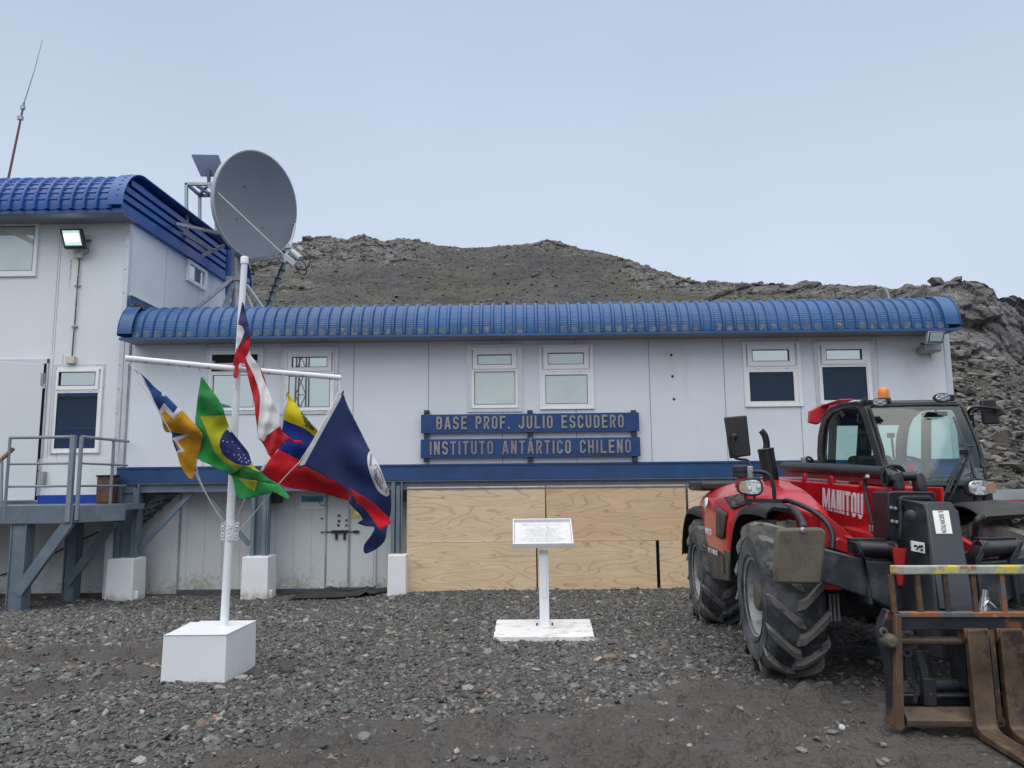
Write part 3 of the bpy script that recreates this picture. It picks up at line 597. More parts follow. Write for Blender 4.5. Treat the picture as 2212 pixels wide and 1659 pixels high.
def arcstrip(mb, x0, x1, Cy, Cz, R, n=16, lip=.0, a0=0, a1=math.pi/2, thick=.012):
    """curved flashing strip following the eave"""
    ring = []
    for i in range(n+1):
        a = a0+(a1-a0)*i/n; c_, s_ = math.cos(a), math.sin(a)
        ring.append([(x0, Cy-(R-thick)*c_, Cz+(R-thick)*s_), (x1, Cy-(R-thick)*c_, Cz+(R-thick)*s_), (x1, Cy-R*c_, Cz+R*s_), (x0, Cy-R*c_, Cz+R*s_)])
    mb.loft(ring)
def arcdisc(mb, x, Cy, Cz, R, n=16, t=.01, back=.3):
    pts = [(x, Cy-R*math.cos(a), Cz+R*math.sin(a)) for a in [math.pi/2*i/n for i in range(n+1)]]+[(x, Cy+back, Cz+R), (x, Cy+back, Cz-.03), (x, Cy-R, Cz-.03)]
    mb.prism(pts, (t, 0, 0))
arcstrip(cp, -6.62, -6.40, 13.04, 4.14, .60); arcdisc(cp, -6.64, 13.04, 4.14, .60); cp.build('end_flashing', M['roof'], main, smooth=40); cp = MB()
arcstrip(cp, 7.02, 7.26, 13.04, 4.14, .585); arcdisc(cp, 7.26, 13.04, 4.14, .60, back=6)
cp.build('end_flashing', M['roof'], main, smooth=40)
gt = MB(); gt.box((-6.62, 12.475, 4.040), (7.27, 12.50, 4.080)); gt.mat(1).box((-6.62, 12.50, 4.05), (7.25, 13.0, 4.06)); gt.mat(2).box((-6.42, 12.53, 4.06), (7.08, 12.54, 4.11)); gt.build('gutter_trim', [M['roof'], M['soffit'], M['dark']], main)  # the dark strip paints the shaded gap above the trim
bd = MB(); bd.box((XL, WY-.02, 1.69), (XR, WY+.1, ZB0)); bd.box((XL, WY-.035, 1.925), (XR, WY-.02, 1.955))
for x_ in np.arange(-6.1, 7.2, 1.48): bd.box((x_, WY-.024, 1.69), (x_+.012, WY-.02, 1.93))
bd.build('blue_band', M['band'], main)
bm_ = MB(); bm_.box((XL, WY+.05, 1.55), (XR, WY+.16, 1.69)); bm_.box((XL, WY-.01, 1.665), (XR, WY+.2, 1.688)); bm_.box((XL, WY-.01, 1.53), (XR, WY+.2, 1.552)); bm_.build('floor_beam', M['steel'], main)
def rectmap(k, x0, y0, x1, y1, Y): a = P(k, x0, y0, Y); c_ = P(k, x1, y1, Y); d_ = P(k, x0, y1, Y); e_ = P(k, x1, y0, Y); return ((a.x+d_.x)/2, (c_.z+d_.z)/2, (c_.x+e_.x)/2, (a.z+e_.z)/2)
def ring(mb, o, i, y0, y1):   # rectangular frame from outer rect to inner rect
    (X0, Z0, X1, Z1), (a, b_, c_, d_) = o, i
    mb.box((X0, y0, Z0), (a, y1, Z1)); mb.box((c_, y0, Z0), (X1, y1, Z1)); mb.box((a, y0, Z0), (c_, y1, b_)); mb.box((a, y0, d_), (c_, y1, Z1))
def inset(r, d): return (r[0]+d, r[1]+d, r[2]-d, r[3]-d)
def window(parent, k, outer, sash, g1, low, g2, mat, trim=None, Y=WY, open_=False, ph=0):
    ro = rectmap(k, *outer, Y); rs = rectmap(k, *sash, Y); r1 = rectmap(k, *g1, Y); r2_ = rectmap(k, *g2, Y); rl = rectmap(k, *low, Y)
    f = MB(); 
    ring(f, ro, (min(rs[0], rl[0]), rl[1], max(rs[2], rl[2]), rs[3]), Y-.035, Y-.002)
    f.box((min(rs[0], rl[0]), Y-.03, rl[3]), (max(rs[2], rl[2]), Y-.004, rs[1]))
    ring(f, rl, r2_, Y-.026, Y-.004)
    if not open_: ring(f, rs, r1, Y-.045, Y-.006)
    for s_ in (.25, .75):
        xx_ = ro[0]+(ro[2]-ro[0])*s_; f.box((xx_-.012, Y-.05, rl[3]+.005), (xx_+.012, Y-.03, rl[3]+.018)); f.box((xx_-.02, Y-.039, ro[1]+.012), (xx_+.02, Y-.035, ro[1]+.02))
    fr = f.build('window', M['pvc'], parent, bevel=.003, segs=1)
    p = MB(); p.box((r2_[0], Y-.012, r2_[1]), (r2_[2], Y-.006, r2_[3]))
    if not open_: p.box((r1[0], Y-.014, r1[1]), (r1[2], Y-.008, r1[3]))
    p.build('pane', mat, fr)
    g_ = MB(); ring(g_, inset(r2_, -.004), inset(r2_, .004), Y-.0285, Y-.012)
    if not open_: ring(g_, inset(r1, -.004), inset(r1, .004), Y-.0475, Y-.014)
    g_.build('gasket', M['blackrub'], fr)
    if trim:
        rt = rectmap(k, *trim, Y); t_ = MB(); ring(t_, rt, ro, Y-.022, Y-.001)
        wd = .012
        for sx in (rt[0]+.03, rt[2]-.03):
            for zz in np.linspace(rt[1]+.08, rt[3]-.08, 5): t_.box((sx-.006, Y-.026, zz-.006), (sx+.006, Y-.022, zz+.006))
        t_.build('trim', M['trim'], fr)
    if open_:
        d_ = MB(); d_.box((rs[0], Y-.008, rs[1]), (rs[2], Y-.003, rs[3])); d_.build('dark_opening_sheet', M['dark'], fr)  # dark sheet painted for the unlit room behind; the wall has no hole
        for zz, dz in ((rs[3]-.03, .012), (rs[3]-.07, .012)): pass
        s_ = MB(); A_ = Matrix.Translation(((rs[0]+rs[2])/2, Y-.02, (rs[1]+rs[3])/2+.01)) @ Matrix.Rotation(rad(-62), 4, 'X')
        hw = (rs[2]-rs[0])/2; hh_ = (rs[3]-rs[1])/2
        for a_, b_ in (((-hw, -.02, -hh_), (-hw+.05, .02, hh_)), ((hw-.05, -.02, -hh_), (hw, .02, hh_)), ((-hw+.05, -.02, -hh_), (hw-.05, .02, -hh_+.045)), ((-hw+.05, -.02, hh_-.045), (hw-.05, .02, hh_))): s_.box(a_, b_, A_)
        sh = s_.build('open_vent', M['pvc'], fr); p2_ = MB(); p2_.box((-hw+.05, -.004, -hh_+.045), (hw-.05, .004, hh_-.045), A_); p2_.build('vent_pane', M['glass_mirror'], fr)
    return fr
window(main, '3', (690, 150, 1050, 585), (712, 178, 1038, 300), (735, 200, 1010, 280), (705, 312, 1040, 578), (718, 328, 1015, 560), M['glass_mirror'], trim=(663, 122, 1080, 610), open_=True)
window(main, '3', (1243, 150, 1598, 585), (1262, 165, 1580, 300), (1296, 198, 1548, 270), (1252, 315, 1585, 578), (1268, 335, 1565, 558), M['glass_mirror'], trim=(1213, 120, 1625, 610))
window(main, '4', (655, 500, 995, 935), (670, 515, 985, 652), (702, 550, 948, 620), (660, 660, 990, 930), (680, 672, 973, 907), M['glass_frost'], trim=(624, 471, 1028, 962))
window(main, '4', (1150, 475, 1543, 943), (1178, 490, 1507, 653), (1212, 537, 1470, 618), (1168, 672, 1520, 930), (1195, 695, 1497, 902), M['glass_frost'])
window(main, '5', (505, 457, 856, 852), (525, 472, 812, 607), (555, 508, 777, 576), (528, 622, 838, 838), (543, 643, 808, 817), M['glass_dark'])
window(main, '5', (962, 458, 1278, 835), (975, 478, 1250, 595), (1003, 507, 1218, 567), (978, 602, 1262, 830), (988, 612, 1252, 810), M['glass_dark'], trim=(938, 445, 1302, 850))
# --- undercroft: recessed wall, posts with plinths, braces, double door, stair
UY = 13.55
u_ = MB(); u_.box((XL, UY, -.35), (-1.95, UY+.1, 1.72)); u_.box((-1.95, UY, -.35), (-1.85, 20, 1.72)); u_.mat(1)
for k, x_ in (('3', 475), ('3', 1540)):
    px = P(k, x_, 1500, UY).x; u_.box((px-.02, UY-.012, -.2), (px+.02, UY, 1.6))
    for zz in np.arange(-.1, 1.6, .22): u_.box((px-.008, UY-.02, zz), (px+.008, UY-.012, zz+.016))
u_.mat(2); u_.box((P('3', 475, 1500, UY).x, UY-.03, -.19), (-2.0, UY, -.14))
for x_ in np.arange(-5.8, -2.9, .31): u_.mat(1).box((x_, UY-.0025, -.14), (x_+.004, UY, 1.6))
u_.build('undercroft_wall', [M['lowwall'], M['seam'], M['steeldk']], main)
for k, a, b_, top in (('2', 690, 830, 885), ('2', 1490, 1605, 900), ('3', 2010, 2130, 1150)):
    pa = P(k, a, top+200, 12.95); pb = P(k, b_, top+200, 12.95); x0_, x1_ = pa.x, pb.x
    if k == '3': x1_ = -1.93
    c_ = MB(); y0_ = 12.93
    c_.box((x0_, y0_, .38), (x0_+.06, y0_+.28, 1.66)); c_.box((x0_+.06, y0_+.10, .38), (x1_-.14, y0_+.115, 1.66)); c_.box((x0_-.01, y0_-.03, .36), (x1_-.02, y0_+.30, .385))
    c_.box((x1_-.14, y0_+.02, .38), (x1_-.07, y0_+.26, 1.60)); c_.box((x1_-.05, y0_-.02, .38), (x1_-.03, y0_+.05, 1.66))
    c_.build('post', M['steel'], main, bevel=.003, segs=1)
for k, x0_, x1_, xt0, yt, yb, side in (('2', 615, 785, 632, 1285, 1538, 45), ('2', 1423, 1590, 1437, 1272, 1532, 30), ('P', None, None, None, 0, 0, 0)):
    if k == 'P': a = P('d', 835, 1280, 12.75); b_ = P('d', 878, 1281, 12.75); z1_ = P('d', 835, 1199, 12.75).z; X0_, X1_ = a.x, b_.x
    else: a = P(k, x0_, yb, 12.75); b_ = P(k, x1_, yb, 12.75); z1_ = P(k, x0_, yt, 12.75).z; X0_, X1_ = a.x, b_.x
    pl = MB(); pl.hexa([(X0_, 12.75, -.4), (X1_, 12.75, -.4), (X1_, 13.2, -.4), (X0_, 13.2, -.4), (X0_+.02, 12.75, z1_), (X1_-.02, 12.75, z1_), (X1_-.02, 13.2, z1_), (X0_+.02, 13.2, z1_)])
    if k != 'P': pl.box((X1_-.02, 12.83, -.2), (X1_+.04, 12.9, -.07))
    pl.build('footing', M['plinth'], main, bevel=.012)
br = MB()
for (xa, ya), (xb, yb), w_ in (((800, 1250), (1145, 885), .07), ((1255, 930), (1480, 1200), .07)):
    br = MB(); br.bar(P('2', xa, ya, 13.1), P('2', xb, yb, 13.1), .05, w_); br.build('brace', M['steel'], main)
sx = MB(); a = P('2', 815, 1050, 13.3); b_ = P('2', 985, 890, 13.3); sx.bar(a, b_, .04, .13); a2 = P('2', 830, 1075, 13.45); b2 = P('2', 1040, 890, 13.45); sx.mat(1); sx.bar(a2, b2, .5, .04)
sx.mat(1)
for t_ in (.15, .4, .65, .9):
    c_ = a2.lerp(b2, t_); sx.box((c_.x-.12, 13.2, c_.z+.02), (c_.x+.12, 13.5, c_.z+.045))
sx.build('stair_stringer', [M['steel'], M['steeldk']], main)
sl_ = MB(); c0 = P('3', 150, 1180, 13.4); c1 = P('3', 440, 1180, 13.4)
# door leaves with latch
dl = MB(); a = P('3', 1555, 1200, UY); b_ = P('3', 1705, 1200, UY); dl.box((a.x, UY-.03, -.12), (b_.x, UY, 1.55)); e_ = P('3', 1890, 1200, UY); dl.box((b_.x+.01, UY-.025, -.12), (e_.x, UY, 1.55))
dl.mat(1); dl.box((a.x-.012, UY-.034, -.12), (a.x, UY, 1.55)); dl.box((b_.x, UY-.05, -.12), (b_.x+.035, UY-.025, 1.2)); dl.box((e_.x, UY-.034, -.12), (e_.x+.012, UY, 1.55)); 
dl.mat(2); dl.box((b_.x-.03, UY-.045, -.1), (b_.x, UY-.03, 1.1)); dl.box((e_.x+.012, UY-.04, -.1), (e_.x+.04, UY-.0, 1.4))
door = dl.build('store_door', [M['lowwall'], M['seam'], M['trim']], main)
la = MB(); a = P('3', 1515, 1465, UY-.05); b_ = P('3', 1780, 1462, UY-.05); la.tube([a, b_], .009, 8); c_ = P('3', 1578, 1462, UY-.05); d_ = P('3', 1700, 1462, UY-.05); la.box((c_.x, UY-.075, c_.z-.022), (d_.x, UY-.028, c_.z+.022))
for x_ in (1613, 1672): e_ = P('3', x_, 1490, UY-.06); la.box((e_.x-.02, UY-.08, e_.z-.07), (e_.x+.02, UY-.055, e_.z+.05))
e_ = P('3', 1755, 1462, UY-.05); la.box((e_.x-.05, UY-.07, e_.z-.02), (e_.x+.05, UY-.05, e_.z+.02))
for x_, y_ in ((1507, 1368), (1507, 1468), (1552, 1368)): e_ = P('3', x_, y_, UY); la.lathe([(0, 0), (.018, 0), (.018, .01), (0, .012)], Mrt((e_.x, UY-.002, e_.z), (0, -1, 0)), 10)
la.build('latch', M['black'], door)
hn = MB()
for (x_, y_) in ((1635, 1345), (1635, 1385), (1630, 1415), (1690, 1380), (1690, 1415)): hn = MB(); e_ = P('3', x_, y_, UY); hn.box((e_.x-.02, UY-.05, e_.z-.02), (e_.x+.02, UY-.03, e_.z+.02)); hn.build('hasp', M['rust'], door)
bx = MB(); a = P('3', 1025, 1170, 13.3); b_ = P('3', 1198, 1255, 13.3); bx.box((a.x, 13.2, b_.z), (b_.x, 13.5, a.z)); bx.build('vent_box', M['black'], main, bevel=.01)
bx = MB(); a = P('3', 2045, 1150, 13.1); b_ = P('3', 2120, 1240, 13.1); bx.box((a.x, 13.0, b_.z), (b_.x, 13.4, a.z)); bx.build('vent_box', M['black'], main, bevel=.01)
# door signs
def plate(name, lab, cat, r, Y, mats, thick=.008, frame=None):
    o = thing(name, lab, cat, ((r[0]+r[2])/2, Y, r[1])); b = MB(); b.box((r[0], Y-thick, r[1]), (r[2], Y, r[3])); b.build('board', mats, o); return o
r = rectmap('3', 1350, 1200, 1522, 1298, UY); sg = plate('door_sign', 'pale blue door sign with white lower half beside the store door latch', 'sign', r, UY, M['sticker'])
t_ = MB(); t_.box((r[0]+.02, UY-.012, r[1]+(r[3]-r[1])*.52), (r[2]-.01, UY-.0085, r[3]-.01)); t_.build('blue_panel', pmat('sign_cyan', (.05, .24, .40), .4), sg)
text('LOCALO 1', (r[2]-r[0])*.62, .06, 'lettering', M['band'], sg, Mrt((r[0]+.13, UY-.0122, r[3]-.105), (0, -1, 0), (1, 0, 0)), .002, .02)
z_ = MB(); z_.bar((r[0]+.22, UY-.0105, r[1]+.17), (r[0]+.32, UY-.0105, r[1]+.17), .002, .014, (0, 0, 1)); z_.bar((r[0]+.32, UY-.0105, r[1]+.17), (r[0]+.36, UY-.0105, r[1]+.06), .002, .014, (1, 0, 0)); z_.bar((r[0]+.36, UY-.0105, r[1]+.06), (r[0]+.44, UY-.0105, r[1]+.06), .002, .014); z_.build('line_mark', M['band'], sg)
r = rectmap('3', 1728, 1285, 1815, 1365, UY-.03); sg = plate('warning_sign', 'yellow bordered sign half hidden behind the blue flag tail', 'sign', r, UY-.03, pmat('sign_yellow', (.72, .56, .04), .45))
t_ = MB(); t_.box((r[0]+.04, UY-.042, r[1]+.06), (r[2]-.02, UY-.0385, r[3]-.05)); t_.build('white_panel', M['sticker'], sg)
# --- plywood sheets boarding the undercroft
PY = 13.0
ply = [('upper_left', ('P', 5, 30), ('P', 1012, 385), 0), ('upper_middle', ('P', 1014, 22), ('P', 2040, 385), 1), ('upper_right', ('P', 2042, 20), ('P', 2700, 385), 2), ('lower_left', ('P', 5, 395), ('P', 947, 790), 3), ('lower_middle', ('P', 950, 395), ('P', 1822, 780), 4), ('lower_right', ('P', 1832, 395), ('P', 2700, 780), 5)]
labs = ['upper left plywood sheet, pale with few knots, next to the blue grey post', 'upper middle plywood sheet with dark streaks and rows of knots behind the plaque', 'upper right plywood sheet partly hidden behind the red telehandler hood',
        'lower left plywood sheet with three big dark knots above the gravel', 'lower middle plywood sheet with wavy contour grain right of the plaque post', 'lower right plywood sheet cut off by the telehandler rear wheel']
tones = [(.74, .575, .385), (.68, .485, .30), (.76, .59, .40), (.75, .57, .375), (.72, .54, .34), (.73, .54, .345)]
for i, (nm, a, b_, s_) in enumerate(ply):
    A_ = P(*a, PY); B_ = P(*b_, PY); up = i < 3
    z1_ = 1.575 if up else .655; z0_ = .66 if up else -.16; o = MB(); yy_ = PY-(.0 if up else .022)
    o.box((A_.x, yy_, z0_), (B_.x-.004, yy_+.018, z1_)); o.build('plywood_sheet', plywood('plywood_%d' % i, tones[i], i+1), None, loc=((A_.x+B_.x)/2, yy_, z0_)); ob_ = COL.objects[-1]
    tag(ob_, labs[i], 'plywood sheet', 'plywood sheets boarding up the undercroft')
wd = MB(); wd.box((-2.18, 12.85, .44), (-1.93, 13.0, .49)); wd.build('wood_offcut', plywood('plywood_8', tones[0], 9), None, loc=(-2.05, 12.9, .44)); tag(COL.objects[-1], 'short pale wood offcut lying on the white footing by the plywood', 'wood block')
# --- name sign
sg = thing('name_sign', 'navy two board name sign with metal letters below the middle windows', 'sign', (0, 12.93, 2.0))
def sboard(k, a, b_, c_, d_):
    A_ = P(k, *a, 12.93); B_ = P(k, *b_, 12.93); C_ = P(k, *c_, 12.93); D_ = P(k, *d_, 12.93); z1 = (A_.z+B_.z)/2; z0 = (C_.z+D_.z)/2
    o = MB(); o.box(((A_.x+D_.x)/2, 12.90, z0), ((B_.x+C_.x)/2, 12.93, z1)); return o.build('board', M['sign'], sg, bevel=.003, segs=1), z0, z1
b1, z0, z1 = sboard('4', (293, 983), (1870, 967), (1875, 1100), (291, 1120))
A_ = P('4', 403, 1085, 12.9); B_ = P('4', 1762, 1085, 12.9); lz1 = (A_.x, z0+(z1-z0)*.19); blocktext('BASE PROF. JULIO ESCUDERO', B_.x-A_.x, (z1-z0)*.69, .018, .150, 'lettering', M['letter'], b1, lambda x, y, d: (lz1[0]+x, 12.898-d, lz1[1]+y), .20, .47)
b2_, z0, z1 = sboard('4', (290, 1162), (1880, 1146), (1882, 1284), (289, 1300))
A_ = P('4', 355, 1260, 12.9); B_ = P('4', 1815, 1260, 12.9); lz2 = (A_.x, z0+(z1-z0)*.18); blocktext('INSTITUTO ANTÁRTICO CHILENO', B_.x-A_.x, (z1-z0)*.70, .018, .150, 'lettering', M['letter2'], b2_, lambda x, y, d: (lz2[0]+x, 12.898-d, lz2[1]+y), .20, .47)
for x_ in (333, 1081, 1832):
    o = MB(); a = P('4', x_, 950, 12.96); b_ = P('4', x_, 1325, 12.96); o.box((a.x-.045, 12.932, b_.z), (a.x+.045, 12.985, a.z))
    for y_ in (965, 1132, 1310): c_ = P('4', x_, y_, 12.93); o.lathe([(0, 0), (.014, 0), (.014, .012), (0, .014)], Mrt((c_.x, 12.93, c_.z), (0, -1, 0)), 8)
    o.build('bracket', M['bracket'], sg, bevel=.004)
# ================================================================== LEFT (TALLER) BUILDING
LX = -6.80; LYb = 18.2
tall = thing('tall_station_building', 'taller white panel building with deep blue rolled roof at the left edge', 'building', (-9, 13, -.2))
w = MB(); w.box((-14, WY-.005, 1.25), (LX, LYb, 6.38)); w.mat(1)
for x_, y_ in ((430, 700), (445, 1700)):
    px = P('1', x_, y_, WY).x; w.box((px-.004, WY-.007, 1.3 if y_ > 1000 else 3.9), (px+.004, WY-.005, 6.1 if y_ < 1000 else 3.9))
w.box((P('1', 445, 700, WY).x-.004, WY-.007, 1.3), (P('1', 445, 700, WY).x+.004, WY-.0052, 6.1))
w.mat(2); w.box((LX-.07, WY-.02, 1.3), (LX+.004, WY+.0, 6.1)); w.box((LX+.004, WY-.018, 1.96), (LX+.012, WY+.08, 6.1))
for zz in np.arange(1.6, 6.0, .42): w.mat(1).box((LX-.055, WY-.026, zz), (LX-.035, WY-.02, zz+.02))
w.mat(1)
for yy_ in (14.4, 15.9, 17.3): w.box((LX+.0, yy_, 4.6), (LX+.003, yy_+.008, 6.2))
w.build('wall', [M['wall2'], M['seam'], M['trim']], tall)
RZ = 6.34; RR = .70
ribbed('roof', -14.0, -6.86, .2105, 13.12, RZ, RR, tall, [M['roof2'], M['roof2']], 9, LYb, RZ+RR+.18, clipmat=False, deep=.05, crdepth=.014)
e_ = MB(); arcstrip(e_, -6.88, -6.62, 13.12, RZ, RR+.07); 
for i in range(9):
    a = rad(12+i*9); e_.bar((-6.75, 13.12-(RR+.075)*math.cos(a), RZ+(RR+.075)*math.sin(a)), (-6.615, 13.12-(RR+.03)*math.cos(a+.06), RZ+(RR+.03)*math.sin(a+.06)), .02, .008)
arcstrip(e_, -6.86, -6.62, LYb-.35, RZ+.14, RR+.06, a0=math.pi/2, a1=math.pi)
e_.hexa([(-6.88, 13.12, RZ+RR+.05), (-6.62, 13.12, RZ+RR+.05), (-6.62, LYb-.35, RZ+RR+.18), (-6.88, LYb-.35, RZ+RR+.18), (-6.88, 13.12, RZ+RR+.07), (-6.62, 13.12, RZ+RR+.07), (-6.62, LYb-.35, RZ+RR+.20), (-6.88, LYb-.35, RZ+RR+.20)])
e_.build('verge_flashing', M['roof2'], tall, smooth=40)
v_ = MB(); H = RR+.02
for i, (z0, z1, xo) in enumerate(((-.10, .10, .10), (.10, .17, .02), (.17, .27, .09), (.27, .33, .02), (.33, .43, .09), (.43, .50, .02), (.50, .60, .09), (.60, .68, .01))):
    ys0 = 13.12-RR*.93 if z0 < .2 else 13.12-math.sqrt(max(0, RR**2-z1**2))*.92
    v_.hexa([(-6.86, ys0, RZ+z0), (LX+xo, ys0, RZ+z0), (LX+xo, LYb, RZ+z0+.10), (-6.86, LYb, RZ+z0+.10), (-6.86, ys0, RZ+z1-.002), (LX+xo, ys0, RZ+z1-.002), (LX+xo, LYb, RZ+z1+.098), (-6.86, LYb, RZ+z1+.098)])
v_.build('verge_panel', M['roof2'], tall)
g_ = MB(); g_.box((-14, 12.435, 6.22), (-6.66, 12.465, 6.30)); g_.mat(1).box((-14, 12.465, 6.235), (-6.70, 13.0, 6.245)); g_.build('gutter_trim', [M['roof2'], M['soffit']], tall)
# upper left window
def swindow(rects, Y, mat, parent):
    ro, ri = rects; f = MB(); ring(f, ro, inset(ro, .035), Y-.05, Y-.004); ring(f, inset(ro, .04), ri, Y-.035, Y-.006); fr = f.build('window', M['pvc'], parent, bevel=.003, segs=1)
    p = MB(); p.box((ri[0], Y-.016, ri[1]), (ri[2], Y-.01, ri[3])); p.build('pane', mat, fr); g_ = MB(); ring(g_, inset(ri, -.004), inset(ri, .004), Y-.037, Y-.016); g_.build('gasket', M['blackrub'], fr); return fr
ro = rectmap('1', -120, 472, 283, 905, WY); ri = rectmap('1', -80, 542, 250, 862, WY); ro = (ro[0]-.5, *ro[1:]); ri = (ri[0]-.5, *ri[1:]); fw = swindow((ro, ri), WY, M['glass_frost'], tall)
# warm ceiling light seen in the window, painted as a flat patch on the pane
s_ = MB(); a = P('1', 35, 567, WY); b_ = P('1', 130, 570, WY); c_ = P('1', 255, 640, WY); d_ = P('1', 255, 680, WY)
for q_ in (a, b_, c_, d_): q_.y = WY-.0175
s_.prism([a, b_, c_, d_], (0, .001, 0)); s_.build('ceiling_light_patch', pmat('painted_warm_light', (.62, .58, .46), .4), fw)
# panel window beside the door
window(tall, '2', (330, 145, 605, 655), (343, 160, 592, 280), (358, 175, 573, 255), (322, 292, 588, 645), (337, 300, 575, 625), M['glass_dark'], trim=(312, 128, 612, 660))
# lower white door panel + blue kick board
o = MB(); a = P('2', 232, 690, WY); b_ = P('2', 690, 905, WY); o.box((a.x, WY-.015, b_.z), (b_.x-.02, WY-.006, a.z)); a = P('2', 232, 905, WY-.02); b_ = P('2', 695, 965, WY-.02); o.mat(1); o.box((a.x, WY-.05, b_.z), (b_.x, WY-.02, a.z)); o.build('kick_board', [M['wall2'], M['brightblue']], tall)
# open door leaf at the far left, hinged beside the panel window
dz0 = 1.42; dz1 = P('2', 245, 130, 13).z; hx = P('2', 243, 500, 12.98).x
o = MB(); hinge = Vector((hx, 12.95, 0)); tip = Vector((hx-.95, 12.42, 0)); d_ = (tip-hinge).normalized(); n_ = Vector((-d_.y, d_.x, 0))*.06
o.hexa([(hinge.x, hinge.y, dz0), (tip.x, tip.y, dz0), (tip.x+n_.x, tip.y+n_.y, dz0), (hinge.x+n_.x, hinge.y+n_.y, dz0), (hinge.x, hinge.y, dz1), (tip.x, tip.y, dz1), (tip.x+n_.x, tip.y+n_.y, dz1), (hinge.x+n_.x, hinge.y+n_.y, dz1)])
dr = o.build('open_door', M['wall2'], tall, bevel=.006)
o = MB(); a = P('2', 245, 900, 12.97)
for y_ in (215, 800): o = MB(); e_ = P('2', 262, y_, 12.94); o.box((e_.x-.03, 12.88, e_.z-.12), (e_.x+.02, 12.98, e_.z+.10)); o.build('hinge', M['seam'], dr, bevel=.006)
o = MB(); a = P('2', 208, 760, 12.9); o.lathe([(0, 0), (.022, 0), (.022, .012), (0, .02)], Mrt((a.x+.02, 12.93, a.z), (0, -1, 0)), 12); o.build('knob', M['black'], dr)
o = MB(); a = P('2', 288, 95, WY); b_ = P('2', 205, 950, WY); ring(o, (a.x-1.3, dz0-.03, a.x, a.z), (a.x-1.24, dz0, hx+.06, a.z-.09), WY-.04, WY-.004); o.build('door_frame', M['trim'], tall, bevel=.004)
o = MB(); o.box((a.x-1.24, WY-.012, dz0), (hx+.06, WY-.006, a.z-.09)); o.build('dark_doorway_sheet', M['dark'], tall)  # dark sheet on the solid wall stands for the unlit interior
o = MB(); e_ = P('2', 255, 260, 12.93); o.tube([(e_.x, 12.93, e_.z+.05), (e_.x, 12.93, e_.z-.03)], .03, 12); o.build('door_lamp', M['pvc'], tall, smooth=40)
# side window on the receding wall
a = PX('1', 1356, 760, LX+.01); b_ = PX('1', 1487, 1005, LX+.01); c_ = PX('1', 1356, 935, LX+.01)
y0_, y1_, z0_, z1_ = a.y, b_.y, (c_.z+b_.z)/2, a.z-.03
o = MB(); F4 = .07
for A2, B2 in (((y0_, z0_), (y0_+F4, z1_)), ((y1_-F4*1.6, z0_), (y1_, z1_)), ((y0_+F4, z0_), (y1_-F4*1.6, z0_+F4)), ((y0_+F4, z1_-F4), (y1_-F4*1.6, z1_))): o.box((LX+.004, A2[0], A2[1]), (LX+.055, B2[0], B2[1]))
f_ = o.build('window', M['pvc'], tall); o = MB(); o.box((LX+.012, y0_+F4, z0_+F4), (LX+.02, y1_-F4*1.6, z1_-F4)); o.build('pane', M['glass_side'], f_)
# flashing between the side wall and the long roof, with a dark sealant lump
o = MB(); o.bar((LX+.05, 13.0, 4.80), (LX+.05, 15.6, 4.80), .02, .26); o.mat(1); o.bar((LX+.06, 13.0, 4.95), (LX+.06, 15.8, 4.95), .03, .03); o.build('wall_flashing', [M['roof'], M['wall']], tall)
o = MB(); r_ = random.Random(4)
for i in range(26):
    c_ = P('1', 945+r_.random()*95, 1112+r_.random()*40, 12.80); s_ = .03+.03*r_.random(); o.add([c_+Vector(v)*s_*(.7+.6*r_.random()) for v in IV], [tuple(f) for f in IF])
o.build('sealant_lump', pmat('tar_sealant', (.03, .03, .03), .8, layers=[((.3, .3, .28), 30, .55, .62)]), tall)
# undercroft of the tall building
o = MB(); o.box((-14, 13.25, -.5), (XL-.12, 13.35, 1.35)); o.mat(1); o.box((-14, 13.2, -.26), (XL-.12, 13.249, -.14)); o.box((XL-.18, 13.22, -.2), (XL-.16, 13.249, 1.3)); o.build('undercroft_wall', [M['lowwall'], M['rust']], tall)
o = MB(); o.tube([P('2', 0, 1382, 13.2), P('2', 140, 1335, 13.2), P('2', 370, 1225, 13.2), P('2', 585, 1122, 13.2)], .012, 8, 4); o.build('cable', M['blackrub'], tall)
o = MB(); o.box((XL-.14, 13.0, -.3), (XL+.0, 13.2, 1.7)); o.build('corner_post', M['wall'], tall)
# ------------------------------------------------------------------ floodlights
def flood(k, c4, Y, depth, label, lit, arm, M_):
    pts = [P(k, *p, Y) for p in c4]; c_ = sum(pts, Vector())/4
    t = thing('floodlight', label, 'floodlight', c_, 'floodlights on the walls')
    nrm = (pts[1]-pts[0]).cross(pts[3]-pts[0]).normalized(); nrm = nrm if nrm.y < 0 else -nrm
    back = Vector((0, depth, -.01)); o = MB(); o.prism(pts, back); o.build('housing', M_, t, bevel=.012)
    inn = [c_+(p-c_)*.90+nrm*.002 for p in pts]; o = MB(); o.prism(inn, nrm*.003); o.build('rim', M['black'], t); inn = [c_+(p-c_)*.76+nrm*.006 for p in pts]; o = MB(); o.prism(inn, nrm*.003)
    o.build('reflector', lit[0], t)
    o = MB()
    for s_ in (-.24, .18):
        q_ = c_+(pts[1]-pts[0])*s_*.8+nrm*.010+(pts[0]-pts[3])*lit[2]; q_ = q_+nrm*.002; e1 = (pts[1]-pts[0])*lit[4]; e2 = (pts[3]-pts[0])*lit[3]; o.prism([q_-e1-e2, q_+e1-e2, q_+e1+e2, q_-e1+e2], nrm*.004)
    o.build('led', lit[1], t)
    o = MB()
    for a, b_, r_ in arm: o.tube([P(k, *a), P(k, *b_)], r_, 8)
    o.build('bracket', M['steeldk'], t); return t
